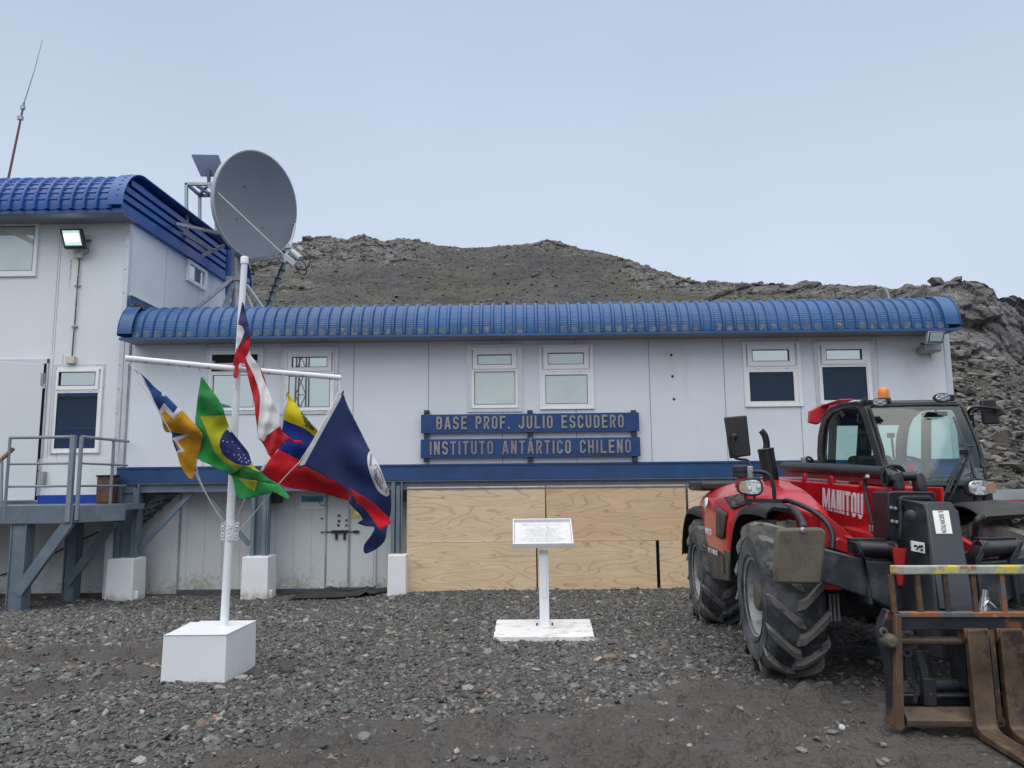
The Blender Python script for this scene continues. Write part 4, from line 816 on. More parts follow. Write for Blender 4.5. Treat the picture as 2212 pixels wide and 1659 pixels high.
em = pmat('lit_led', (.9, 1, .98), .3, emit=(.86, 1, .97, 9)); ref = pmat('lit_reflector', (.55, .68, .66), .2, emit=(.55, .75, .70, .55)); refo = pmat('dull_reflector', (.30, .35, .36), .2, metal=.7); ledo = pmat('yellow_led_chip', (.45, .40, .12), .4)
t = flood('1', [(430, 552), (590, 550), (618, 692), (462, 694)], 12.75, .07, 'switched on floodlight on the upper left wall above a conduit', (ref, em, .02, .17, .13), [((600, 640, 12.78), (655, 640, 12.98), .02)], M['black'])
t = flood('G', [(985, 838), (1172, 836), (1148, 968), (968, 966)], 12.42, .10, 'switched off grey floodlight under the right end of the roof', (refo, ledo, .12, .05, .07), [((905, 978, 12.9), (960, 978, 12.7), .02)], M['galv'])
o = MB(); a = P('G', 948, 980, 12.68); b_ = P('G', 1135, 1058, 12.68); o.box((a.x, 12.68, b_.z), (b_.x, 12.98, a.z)); o.build('driver_box', M['galv'], t, bevel=.02)
# rust runs on the cladding
rs_ = pmat('pale_rust_run', (.56, .50, .40), .6, var=.2, vs=14, layers=[((.42, .30, .16), 12, .52, .66)])
for k, x_, y0_, y1_, w_ in (('G', 1005, 1075, 1165, .022), ('G', 985, 1062, 1110, .012), ('G', 408, 900, 1420, .006), ('4', 340, 1000, 1300, .004), ('1', 520, 780, 1000, .02), ('5', 1318, 640, 800, .006), ('3', 62, 420, 900, .008)):
    a = P(k, x_, y0_, WY); b_ = P(k, x_, y1_, WY); o = MB(); n_ = 12; r_ = random.Random(int(x_)); L2, R2 = [], []
    for i in range(n_+1):
        t_ = i/n_; z_ = a.z+(b_.z-a.z)*t_; h_ = w_*(1-t_**2)*(.6+.5*r_.random())+.001; L2.append(Vector((a.x-h_, WY-.0062, z_))); R2.append(Vector((a.x+h_*.8, WY-.0062, z_)))
    o.prism(L2+R2[::-1], (0, .001, 0)); o.build('rust_run', rs_, tall if k in '1' else main)
# conduit with two junction boxes
cd = thing('wall_conduit', 'thin rusty conduit with two cream junction boxes running down the left wall', 'conduit', P('1', 520, 1500, 12.97))
o = MB(); o.tube([P('1', 578, 765, 12.96), P('1', 562, 960, 12.96), P('1', 545, 1200, 12.96), P('1', 522, 1485, 12.96)], .012, 8); o.build('pipe', pmat('brown_conduit', (.10, .06, .055), .5, layers=[((.3, .3, .3), 4, .5, .6)]), cd)
for x0_, y0_, x1_, y1_ in ((548, 720, 603, 770), (487, 1482, 550, 1535)):
    r = rectmap('1', x0_, y0_, x1_, y1_, 12.96); o = MB(); o.box((r[0], 12.90, r[1]), (r[2], 12.985, r[3])); o.build('junction_box', M['cream'], cd, bevel=.006)
for y_, x_ in ((967, 562), (1265, 540)): e_ = P('1', x_, y_, 12.97); o = MB(); o.box((e_.x-.05, 12.955, e_.z-.012), (e_.x+.05, 12.99, e_.z+.012)); o.build('clip', M['galv'], cd)
o = MB(); o.tube([P('1', 625, 690, 12.8), P('1', 645, 705, 12.85), P('1', 635, 730, 12.92), P('1', 603, 738, 12.93)], .006, 6, 4); o.build('flex_cable', M['blackrub'], cd)
# whip antenna on the tall roof
an = thing('whip_antenna', 'thin leaning whip antenna rising from the left roof into the sky', 'antenna', P('d', 17, 392, 15)); q_ = P('d', 17, 392, 15)
o = MB(); o.tube([P('d', 15, 400, 15), P('d', 38, 290, 15), P('d', 52, 222, 15)], [.024, .022, .018], 8); o.build('lower_mast', pmat('maroon_mast', (.17, .07, .08), .5), an)
o = MB(); o.tube([P('d', 52, 222, 15), P('d', 75, 150, 15), P('d', 92, 85, 15)], [.012, .008, .005], 6); o.build('upper_rod', M['galv'], an)
for x_, y_, s_ in ((44, 255, .05), (49, 232, .04)): o = MB(); c_ = P('d', x_, y_, 15); o.box((c_.x-s_, 14.97, c_.z-.04), (c_.x+s_, 15.03, c_.z+.04)); o.build('clamp', M['galv'], an)
# ================================================================== PLATFORM
pf = thing('entrance_platform', 'grey steel entrance platform with pipe railings on braced legs', 'platform', (-7.6, 11.6, -.2))
FZ = 1.36; PYf = 11.62
cx = P('2', 432, 1050, PYf).x
o = MB(); o.box((-12, PYf, FZ-.27), (cx-.0, PYf+.10, FZ)); o.box((-12, PYf+.10, FZ-.04), (cx, 12.94, FZ-.002)); o.mat(1)
e_ = P('2', 730, 1000, 12.2); 
o.hexa([(cx+.01, PYf+.02, FZ-.26), (cx+.10, PYf+.02, FZ-.26), (e_.x+.02, 12.25, FZ-.26), (e_.x-.1, 12.3, FZ-.26), (cx+.01, PYf+.02, FZ-.01), (cx+.10, PYf+.02, FZ-.01), (e_.x+.02, 12.25, FZ-.01), (e_.x-.1, 12.3, FZ-.01)])
o.hexa([(cx-.3, PYf+.1, FZ-.1), (cx+.02, PYf+.1, FZ-.1), (e_.x+.0, 12.9, FZ-.1), (cx-.3, 12.9, FZ-.1), (cx-.3, PYf+.1, FZ-.004), (cx+.02, PYf+.1, FZ-.004), (e_.x+.0, 12.9, FZ-.004), (cx-.3, 12.9, FZ-.004)])
o.mat(0); 
a = P('2', 0, 985, PYf-.012)
o.build('deck', [M['steel'], M['steel']], pf, bevel=.004, segs=1)
def leg(k, x0_, x1_, y, ztop, zb):
    a = P(k, x0_, 1500, y); b_ = P(k, x1_, 1500, y); o = MB(); o.box((a.x, y, zb), (a.x+.02, y+.22, ztop)); o.box((b_.x-.02, y, zb), (b_.x, y+.22, ztop)); o.box((a.x+.02, y+.02, zb), (b_.x-.02, y+.04, ztop)); o.build('leg', M['steel'], pf, bevel=.003, segs=1)
leg('2', 33, 128, PYf+.02, FZ-.27, -.35); leg('2', 362, 432, 12.75, FZ-.12, -.35)
for a, b_, w_ in ((P('2', 105, 1490, PYf+.05), P('2', 415, 1060, PYf+.05), .16), (P('2', 400, 1430, 12.70), P('2', 680, 1060, 12.70), .13)):
    o = MB(); o.bar(a, b_, .10, w_, (0, 1, 0)) if False else o.bar(a, b_, .08, w_); o.build('brace', M['steel'], pf, bevel=.004, segs=1)
RZt = 2.385
posts = [(P('2', 30, 900, PYf).x, PYf+.02, .022), (P('2', 452, 900, PYf).x+.03, PYf+.0, .03), (P('2', 425, 900, PYf).x-.03, PYf+.02, .035), (P('2', 658, 900, 12.45).x, 12.45, .024)]
for i, (x_, y_, r_) in enumerate(posts):
    o = MB()
    if i == 2: o.box((x_-.035, y_-.045, FZ-.25), (x_+.035, y_+.025, RZt+.03))
    else: o.tube([(x_, y_, FZ-.22), (x_, y_, RZt)], r_, 12)
    o.build('rail_post', M['rail'], pf, smooth=40)
xa, xb, xc = posts[0][0], posts[2][0], posts[1][0]
for z_ in (RZt, RZt-.40, RZt-.74):
    o = MB(); o.tube([(xa, PYf+.02, z_), (xb, PYf+.02, z_)], .024 if z_ == RZt else .017, 12); o.build('rail', M['rail'], pf, smooth=50)
    o = MB(); q_ = P('2', 765, 608, 12.95); o.tube([(xc, PYf, z_), (posts[3][0], 12.45, z_), (q_.x, 12.93, z_)], .024 if z_ == RZt else .017, 12); o.build('rail', M['rail'], pf, smooth=50)
o = MB(); o.tube([P('2', 80, 628, 11.7), P('2', 0, 700, 11.55), P('2', -60, 755, 11.45)], .03, 10); o.build('wooden_handrail', pmat('brown_handrail', (.16, .07, .035), .5), pf, smooth=50)
o = MB(); o.tube([P('2', 12, 700, 11.5), P('2', 8, 975, 11.5)], .02, 10); o.build('rail_post', M['rail'], pf, smooth=40)
o = thing('rusty_bin', 'small rusty brown square bin standing behind the platform railing', 'bin', (P('2', 636, 960, 12.8).x, 12.8, FZ)); a = P('2', 590, 960, 12.75); b_ = P('2', 682, 785, 12.75)
q_ = MB(); q_.box((a.x, 12.62, FZ), (b_.x, 12.9, b_.z-.03)); q_.build('body', pmat('brown_drum', (.10, .05, .03), .6, layers=[((.2, .1, .05), 6, .5, .7)]), o, bevel=.02); q_ = MB(); q_.box((a.x-.01, 12.61, b_.z-.03), (b_.x+.01, 12.91, b_.z)); q_.build('lid', M['dark'], o, bevel=.006)
# ================================================================== SATELLITE DISH
DY = 15.2
c_ = P('S', 745, 615, DY); ds = thing('satellite_dish', 'large grey satellite dish on a braced mast behind the long blue roof', 'satellite dish', P('S', 555, 1560, DY+.5))
hgt = (P('S', 745, 130, DY)-P('S', 745, 1110, DY)).length/2; Rd = hgt*.955
va = (Vector((0, 0, CAMZ))-c_).normalized(); az = math.acos(.735)
nrm = (Matrix.Rotation(az, 3, 'Z') @ Vector((va.x, va.y, 0)).normalized()); nrm = Vector((nrm.x, nrm.y, -.16)).normalized()
Md = Mrt(c_, nrm, (0, 0, 1)); dep = .20
o = MB(); pr = [(Rd*t, dep*(t*t-1)*1.0) for t in np.linspace(0.001, 1, 20)]
o.lathe(pr+[(Rd+.02, 0.0), (Rd+.025, -.075), (Rd-.03, -.075)]+[(Rd*t, dep*(t*t-1)-.03) for t in np.linspace(.97, .001, 14)], Md, 72)
df = o.build('reflector', [M['dish']], ds, smooth=30)
o = MB(); o.lathe([(Rd+.001, .004), (Rd+.028, .004), (Rd+.030, -.08), (Rd+.001, -.08)], Md, 72); o.build('rim', M['dishrim'], ds, smooth=30)
o = MB()
for x_, y_ in ((632, 432), (868, 530), (552, 737), (792, 818)):
    o = MB(); q_ = P('S', x_, y_, DY); d_ = (q_-Vector((0, 0, CAMZ))).normalized(); t_ = (c_-nrm*dep*.8-q_).dot(nrm)/d_.dot(nrm); q_ = q_+d_*t_; o.lathe([(0, .02), (.022, .02), (.026, 0), (.026, -.03)], Mrt(q_, nrm), 10); o.build('bolt', M['dish'], ds, smooth=40)
def onrim(x, y):
    q_ = P('S', x, y, DY); d_ = (q_-Vector((0, 0, CAMZ))).normalized(); return q_+d_*((c_-q_).dot(nrm)/d_.dot(nrm))
feed = P('S', 1040, 1050, DY-1.0)
o = MB(); o.tube([onrim(375, 495), P('S', 1000, 1085, DY-1.0)], .012, 8); o.build('feed_strut', M['dishrim'], ds, smooth=40)
o = MB(); o.tube([onrim(1095, 785), P('S', 1045, 1010, DY-1.0)], .017, 8); o.tube([onrim(1088, 800)+Vector((0, .1, 0)), P('S', 1055, 1000, DY-.95)], .010, 8); o.build('feed_strut', M['dishrim'], ds, smooth=40)
o = MB(); o.bar(onrim(650, 1130), P('S', 1010, 1085, DY-1.0), .05, .07); o.build('feed_arm', M['galv'], ds)
o = MB(); o.bar(P('S', 1000, 1085, DY-1), P('S', 1100, 1165, DY-1.1), .06, .10); o.bar(P('S', 1010, 1080, DY-1), P('S', 1060, 1010, DY-1), .05, .06); o.tube([P('S', 1062, 1035, DY-1), P('S', 1148, 1112, DY-1.1)], [.05, .06], 10); o.bar(P('S', 1085, 1030, DY-1), P('S', 1125, 1005, DY-1), .02, .02); o.bar(P('S', 1120, 998, DY-1), P('S', 1170, 1030, DY-1), .05, .07); o.tube([P('S', 1038, 990, DY-1), P('S', 1040, 1020, DY-1)], .07, 12)
o.build('feed_horn', M['dishrim'], ds, bevel=.006)
for pts in ([(1150, 1115), (1185, 1160), (1200, 1210), (1150, 1215), (1095, 1175)], [(1168, 1035), (1225, 1080), (1235, 1140), (1205, 1200), (1130, 1215), (1095, 1170)], [(1195, 1180), (1200, 1240), (1165, 1262), (1130, 1235), (1090, 1170)]):
    o = MB(); o.tube([P('S', x, y, DY-1.05) for x, y in pts], .012, 6, 4); o.build('feed_cable', M['blackrub'], ds)
o = MB(); pp = [(1030, 1130), (1005, 1145), (985, 1175), (905, 1380), (840, 1575)]; o.tube([P('S', x, y, DY-.6) for x, y in pp], .045, 10, 4); o.build('cable_conduit', M['galv'], ds, smooth=40)
o = MB(); o.tube([P('S', x-14, y, DY-.68) for x, y in pp[1:]], .018, 8, 4)
for x, y in ((972, 1225), (938, 1300), (908, 1370), (885, 1430), (855, 1510)): c2 = P('S', x, y, DY-.6); o.box((c2.x-.055, c2.y-.09, c2.z-.010), (c2.x+.05, c2.y+.05, c2.z+.010))
o.build('cable_bundle', M['blackrub'], ds, smooth=40)
MYd = DY+.45
o = MB(); o.tube([P('S', 555, 1600, MYd), P('S', 558, 1050, MYd)], .115, 14); o.build('mast', M['galv'], ds, smooth=40)
for a, b_ in (((520, 1290), (170, 1575)), ((520, 1340), (430, 1580)), ((640, 1360), (790, 1575)), ((630, 1410), (692, 1575))): o = MB(); o.bar(P('S', *a, MYd-.1), P('S', *b_, MYd-.3), .07, .07); o.build('mast_brace', M['galv'], ds)
o = MB(); c2 = P('S', 560, 1310, MYd); o.box((c2.x-.2, MYd-.14, c2.z-.04), (c2.x+.2, MYd+.14, c2.z+.05)); o.bar(P('S', 555, 1080, MYd), c_-nrm*.36, .2, .3); o.build('mount', M['galv'], ds)
# flat panel antenna on its frame
fp = thing('flat_panel_antenna', 'flat white rectangular antenna panel on a bar frame left of the big dish', 'antenna', P('S', 290, 520, DY+.3))
FY = DY+.3
c4 = [P('S', 128, 153, FY-.05), P('S', 385, 158, FY-.05), P('S', 447, 352, FY+.05), P('S', 215, 347, FY+.05)]
o = MB(); o.prism(c4, Vector((.0, -.02, .035))); o.build('panel', M['panelshade'], fp, bevel=.01)
o = MB(); o.tube([P('S', 290, 285, FY), P('S', 290, 415, FY)], [.045, .035], 10); o.build('panel_pole', M['steeldk'], fp, smooth=40)
def bars(mb, k, lst, Y_, w_, h_):
    for (a, b_) in lst: mb.bar(P(k, *a[:2], a[2] if len(a) > 2 else Y_), P(k, *b_[:2], b_[2] if len(b_) > 2 else Y_), w_, h_)
FA, FB = DY-.1, DY+.75
o = MB(); bars(o, 'S', [((80, 408, FA), (80, 880, FA)), ((72, 415, FA), (378, 415, FA)), ((205, 515, FB), (205, 965, FB)), ((198, 522, FB), (350, 522, FB)), ((95, 420, FA), (205, 520, FB)), ((180, 425, FA), (290, 505, FB)), ((362, 415, FA), (362, 875, FA)), ((210, 505, FB), (275, 430, FA+.3)), ((285, 430, FA), (370, 490, FA)), ((290, 510, FB), (375, 480, FA))], FA, .06, .06)
o.build('frame', M['galv'], fp, bevel=.004, segs=1)
o = MB(); bars(o, 'S', [((-155, 755, 14.4), (378, 872, FA)), ((230, 1082, 15.0), (430, 990, 15.4)), ((-120, 770, 14.6), (310, 1030, 15.4))], FA, .06, .06); q_ = P('S', -160, 752, 14.4); o.box((q_.x-.05, 14.35, q_.z-.08), (q_.x+.03, 14.45, q_.z+.06)); o.build('support_arm', M['galv'], fp)
o = MB(); o.tube([P('S', 482, 1035, 16.6), P('S', 470, 1300, 16.6), P('S', 475, 1575, 16.6)], .07, 8); o.build('downpipe', M['roof'], tall, smooth=40)
o = MB(); c2 = P('S', 477, 1498, 15.9); o.lathe([(0, 0), (.05, 0), (.05, .08), (.03, .12), (0, .12)], Matrix.Translation(c2-Vector((0, 0, .05))), 12); o.tube([c2-Vector((0, 0, .4)), c2], .02, 8); o.build('vent_pipe', M['white'], main, smooth=40)
# thin pale marker rod on the ridge, lost shovel on the slope
q_ = MB(); q_.tube([P('G', 496, 360, 38), P('G', 530, 405, 38), P('G', 552, 470, 38), P('G', 558, 520, 38)], .05, 6, 3); q_.build('marker_rod', M['dishrim'], None, loc=P('G', 558, 520, 38)); tag(COL.objects[-1], 'thin pale bent rod standing on the ridge above the roof', 'rod')
sv = thing('old_anchor_plate', 'rusty folded metal plate with a long pole lying on the rubble right of the cab', 'scrap metal', P('C', 1790, 980, 19))
q_ = MB(); q_.prism([P('C', *p, 19) for p in ((1645, 900), (1770, 815), (1840, 812), (1790, 985))], (0, .04, .02)); q_.prism([P('C', *p, 19) for p in ((1840, 812), (1910, 890), (1900, 985), (1790, 985))], (.02, .06, .02)); q_.build('plate', M['mud'], sv)
q_ = MB(); q_.tube([P('C', 1770, 835, 18.95), P('C', 1640, 745, 18.9), P('C', 1340, 600, 18.8), P('C', 1285, 570, 18.8)], .02, 8); q_.build('pole', M['galv'], sv)
q_ = MB(); q_.tube([P('C', 1335, 595, 18.75), P('C', 1270, 572, 18.75)], .045, 8); q_.tube([P('C', 1375, 520, 18.75), P('C', 1395, 540, 18.75)], .05, 8); q_.build('yellow_grip', M['guard'] if False else pmat('yellow_grip_paint', (.6, .5, .05), .5), sv)
q_ = MB(); q_.tube([P('C', 1900, 925, 18.9), P('C', 2000, 950, 18.6), P('C', 2200, 985, 18)], .018, 6); q_.build('black_hose', M['blackrub'], None, loc=P('C', 2000, 950, 18.6)); tag(COL.objects[-1], 'thin black hose lying on the rubble at the right picture edge', 'hose')
# ================================================================== FLAGPOLE
fb = thing('flagpole', 'white leaning flagpole with a cross arm fixed in a white box', 'flagpole', (-2.68, 6.9, 0))
o = MB(); x0_, x1_, y0_, y1_ = -2.985, -2.455, 6.60, 7.22
zt = .38; o.hexa([(x0_-.012, y0_, -.08), (x1_, y0_, -.08), (x1_+.04, y1_, -.08), (x0_-.03, y1_, -.08), (x0_, y0_, zt), (x1_-.005, y0_, zt), (x1_+.035, y1_, zt+.004), (x0_-.04, y1_, zt+.004)])
o.build('base_box', M['boxwhite'], fb, bevel=.005)
o = MB(); o.hexa([(x0_+.005, y0_-.006, zt+.001), (x1_, y0_-.006, zt+.001), (x1_+.036, y1_, zt+.006), (x0_+.06, y1_, zt+.006), (x0_+.005, y0_-.006, zt+.008), (x1_, y0_-.006, zt+.008), (x1_+.036, y1_, zt+.014), (x0_+.06, y1_, zt+.014)]); o.build('box_lid', M['boxwhite'], fb, bevel=.002)
PYp = 6.98
pb = P('d', 484, 1352, PYp); pk = P('d', 497, 1130, PYp); pt = P('d', 528, 568, PYp)
o = MB(); o.tube([pb, pk, P('d', 513, 800, PYp), pt], [.036, .036, .029, .029], 20)
o.lathe([(.036, 0), (.036, .06), (.03, .07), (.0, .075)], Matrix.Translation(pt-Vector((0, 0, .01))), 20); pole = o.build('pole', M['white'], fb, smooth=40)
mid = P('d', 512, 797, PYp-.045); al = P('d', 270, 774, PYp-.60); ar = P('d', 735, 816, PYp+.50)
# arm through its three measured points
o = MB(); o.tube([al, mid, ar], [.026, .026, .026], 16); arm = o.build('cross_arm', M['white'], fb, smooth=40)
o = MB()
for t_ in (.18, .37, .55, .72): c2 = al.lerp(mid, t_/0.98); o.lathe([(.010, 0), (.016, .004), (.010, .009)], Mrt(c2+Vector((0, -.022, -.014)), (0, -1, -.3)), 10)
for t_ in (.3, .62, .9): c2 = mid.lerp(ar, t_); o.lathe([(.010, 0), (.016, .004), (.010, .009)], Mrt(c2+Vector((0, -.022, -.014)), (0, -1, -.3)), 10)
o.build('eyelet', M['galv'], fb)
o = MB(); ct = P('d', 497, 1165, PYp); o.tube([ct-Vector((0, 0, .01)), ct+Vector((0, 0, .16))], .042, 16); 
for s_ in (-1, 1):
    for i in range(5):
        c2 = ct+Vector((s_*.063, -.01-.01*(i % 2), .008+.031*i)); Mx_ = Mrt(c2, (0, -1, 0)); n_ = 12
        o.loft([[Mx_ @ Vector(((.014+.0045*math.cos(b))*math.cos(a), (.014+.0045*math.cos(b))*math.sin(a), .0045*math.sin(b))) for b in [2*math.pi*k/6 for k in range(6)]] for a in [2*math.pi*k/n_ for k in range(n_+1)]], True, False)
for i in range(4):
    c2 = ct+Vector((.012*(i % 2), -.045, .01+.035*i)); Mx_ = Mrt(c2, (0, -1, .1)); n_ = 12
    o.loft([[Mx_ @ Vector(((.014+.0045*math.cos(b))*math.cos(a), (.014+.0045*math.cos(b))*math.sin(a), .0045*math.sin(b))) for b in [2*math.pi*k/6 for k in range(6)]] for a in [2*math.pi*k/n_ for k in range(n_+1)]], True, False)
o.build('cleat_rings', M['white'], fb, smooth=60)
ropem = pmat('white_rope', (.55, .54, .52), .8)
def rope(pts, r_=.0042):
    o = MB(); o.tube(pts, r_, 6, 4); return o.build('halyard', ropem, fb)
R3 = lambda x, y, Y: P('3', x, y, Y)
Lk_ = lambda t: al.lerp(mid, t)
rope([al, R3(110, 240, PYp-.60), R3(145, 285, PYp-.62)]); rope([R3(585, 1030, PYp-.35), R3(650, 1160, PYp-.25), R3(800, 1420, PYp-.06)], .006); rope([R3(600, 935, PYp-.33), R3(605, 1040, PYp-.3), R3(690, 1230, PYp-.2), R3(810, 1405, PYp-.05)]); rope([R3(945, 1225, PYp-.3), R3(900, 1340, PYp-.2), R3(870, 1400, PYp-.05)])
rope([R3(1345, 975, PYp-.02), R3(1330, 970, PYp-.1), R3(1190, 1120, PYp-.1), R3(1000, 1345, PYp-.08), R3(890, 1470, PYp-.06)]); rope([R3(1630, 350, PYp+.48), R3(1635, 440, PYp+.40)]); rope([R3(1640, 430, PYp+.36), R3(1540, 620, PYp+.14), R3(1450, 790, PYp), R3(1335, 970, PYp-.1)])
rope([R3(610, 255, PYp-.22), R3(628, 320, PYp-.22)]); rope([R3(1225, 315, PYp+.15), R3(1235, 380, PYp+.15), R3(1252, 440, PYp+.15)]); rope([R3(185, 380, PYp-.60), R3(275, 505, PYp-.58), R3(330, 600, PYp-.55), R3(408, 735, PYp-.5)]); rope([R3(893, 365, PYp-.05), R3(885, 395, PYp-.06), R3(893, 440, PYp-.05)])
rope([R3(445, 235, PYp-.4), R3(470, 300, PYp-.4), R3(500, 380, PYp-.4)], .002); rope([R3(755, 1445, PYp-.05), R3(775, 1440, PYp-.05), R3(800, 1450, PYp-.05)], .003)
# ================================================================== FLAGS
def inpoly(pt, poly):
    x, y = pt; c = False; n = len(poly); j = n-1
    for i in range(n):
        xi, yi = poly[i]; xj, yj = poly[j]
        if (yi > y) != (yj > y) and x < (xj-xi)*(y-yi)/(yj-yi)+xi: c = not c
        j = i
    return c
def smoothpoly(p, k=3, keep=None):
    n = len(p); q = []
    for i in range(n):
        p0, p1, p2, p3 = [Vector(p[(i+j) % n]) for j in (-1, 0, 1, 2)]
        for t_ in [a/k for a in range(k)]: q.append(tuple(.5*((2*p1)+(p2-p0)*t_+(2*p0-5*p1+4*p2-p3)*t_*t_+(3*p1-p0-3*p2+p3)*t_**3)))
    return q
def cloth(name, base):
    m = bpy.data.materials.new(name); m.use_nodes = True; nt = m.node_tree; b = nt.nodes['Principled BSDF']; tc = nt.nodes.new('ShaderNodeTexCoord')
    n = noisef(nt, tc.outputs['Object'], 9, 4); nt.links.new(mixc(nt, mrange(nt, n, .3, .7), tuple(x*.92 for x in base), tuple(x*1.06 for x in base)), b.inputs['Base Color'])
    b.inputs['Roughness'].default_value = .75; b.inputs['Sheen Weight'].default_value = .2; b.inputs['Specular IOR Level'].default_value = .25
    w = nt.nodes.new('ShaderNodeTexNoise'); w.inputs['Scale'].default_value = 900; nt.links.new(tc.outputs['Object'], w.inputs['Vector']); bp = nt.nodes.new('ShaderNodeBump'); bp.inputs['Strength'].default_value = .25; bp.inputs['Distance'].default_value = .001
    nt.links.new(w.outputs[0], bp.inputs['Height']); nt.links.new(bp.outputs[0], b.inputs['Normal'])
    tl = nt.nodes.new('ShaderNodeBsdfTranslucent'); tl.inputs[0].default_value = (*base, 1); mx = nt.nodes.new('ShaderNodeMixShader'); mx.inputs[0].default_value = .22
    nt.links.new(b.outputs[0], mx.inputs[1]); nt.links.new(tl.outputs[0], mx.inputs[2]); nt.links.new(mx.outputs[0], nt.nodes['Material Output'].inputs[0]); return m
CL = {k: cloth('cloth_'+k, v) for k, v in dict(navy=(.012, .065, .22), white=(.74, .74, .76), ochre=(.60, .30, .015), green=(.025, .26, .06), yellow=(.42, .42, .015), disc=(.012, .022, .12), red=(.50, .012, .022), red2=(.62, .008, .02), vyellow=(.78, .66, .01), vblue=(.01, .035, .28), inach=(.022, .042, .15), crest=(.07, .12, .04), crest2=(.25, .17, .03), flagblue=(.055, .055, .16), shadegreen=(.02, .19, .045)).items()}
def flag(name, label, outline, regions, base, depth, step=24, k=3):
    out_ = smoothpoly(outline, k); regs = [(smoothpoly(p, kk) if kk > 1 else p, mm) for p, mm, kk in regions]
    vs = []; es = []
    def addp(p, lim=None):
        b = len(vs); n = len(p); 
        for q in p: vs.append(Vector(q))
        for i in range(n): es.append((b+i, b+(i+1) % n))
    addp(out_)
    for p, _ in regs: addp(p)
    xs_ = [p[0] for p in out_]; ys_ = [p[1] for p in out_]
    x = min(xs_); r_ = 0
    while x < max(xs_):
        y = min(ys_)+(r_ % 2)*step/2
        while y < max(ys_):
            if inpoly((x, y), out_): vs.append(Vector((x, y)))
            y += step
        x += step*.866; r_ += 1
    v2, e2, f2, *_ = delaunay_2d_cdt(vs, es, [], 0, .5)
    mats = [base]+[mm for _, mm in regs]; um = []; 
    for mm in mats:
        if mm not in um: um.append(mm)
    loc = P('3', *outline[0], depth(*outline[0])); me = bpy.data.meshes.new(name); fs = []; mi = []
    for f in f2:
        c = sum((v2[i] for i in f), Vector((0, 0)))/len(f)
        if not inpoly(c, out_): continue
        mm = base
        for p, rm in regs:
            if inpoly(c, p): mm = rm
        fs.append(list(f)); mi.append(um.index(mm))
    me.from_pydata([P('3', v.x, v.y, depth(v.x, v.y))-loc for v in v2], [], fs)
    for mm in um: me.materials.append(CL[mm])
    me.polygons.foreach_set('material_index', mi); me.polygons.foreach_set('use_smooth', [True]*len(fs)); me.update()
    bm = bmesh.new(); bm.from_mesh(me); bmesh.ops.delete(bm, geom=[v for v in bm.verts if not v.link_faces], context='VERTS'); bm.to_mesh(me); bm.free()
    o = bpy.data.objects.new(name, me); COL.objects.link(o); o.location = loc
    md = o.modifiers.new('thick', 'SOLIDIFY'); md.thickness = .0015
    ORG[o.name] = loc; tag(o, label, 'flag', 'flags on the flagpole'); return o
def fold(x, y, dx, dy, wl, amp, ph=0, sharp=1): t = (x*dx+y*dy)/wl*2*math.pi+ph; s = math.sin(t); return amp*math.copysign(abs(s)**sharp, s)
def wig(x, y, s, a, sd=0): return a*noise.noise(Vector((x/s, y/s, sd)))
# A regional flag
dA = lambda x, y: PYp-.60+.0005*(x-150)+fold(x, y, -.72, .70, 150, .020, .4, .8)*sstep(x, 200, 420)+wig(x, y, 90, .03, 1)+wig(x, y, 34, .009, 7)+ (.09*sstep(y-(.35*x+540), -15, 55))
oA = [(145, 285), (182, 308), (235, 352), (300, 420), (380, 480), (460, 558), (520, 610), (600, 700), (643, 760), (638, 800), (615, 900), (590, 1000), (567, 1083), (520, 1050), (480, 975), (455, 895), (435, 840), (420, 790), (415, 745), (372, 738), (352, 690), (345, 650), (320, 590), (290, 520), (250, 440), (205, 360)]
star = [(356+ (22 if i % 2 == 0 else 9)*math.sin(i*math.pi/5+.2), 466-(22 if i % 2 == 0 else 9)*math.cos(i*math.pi/5+.2)) for i in range(10)]
flag('regional_flag', 'blue and ochre flag with white zigzag and star, leftmost on the cross arm', oA,
     [([(165, 285), (235, 345), (380, 470), (470, 550), (455, 590), (430, 612), (362, 545), (330, 590), (250, 440), (200, 345)], 'navy', 1),
      ([(462, 552), (490, 580), (430, 648), (364, 580), (346, 606), (322, 590), (360, 528), (430, 603)], 'white', 1), (star, 'white', 1),
      ([(140, 280), (185, 312), (225, 370), (262, 450), (330, 600), (300, 560), (250, 450), (205, 368)], 'white', 1),
      ([(412, 742), (430, 742), (503, 752), (470, 770), (420, 784)], 'navy', 1), ([(415, 785), (430, 800), (470, 878), (445, 880), (425, 820)], 'navy', 1),
      ([(414, 783), (470, 768), (538, 754), (522, 775), (462, 800), (468, 825), (512, 880), (456, 898), (450, 878), (484, 868), (445, 812)], 'white', 1)], 'ochre', dA)
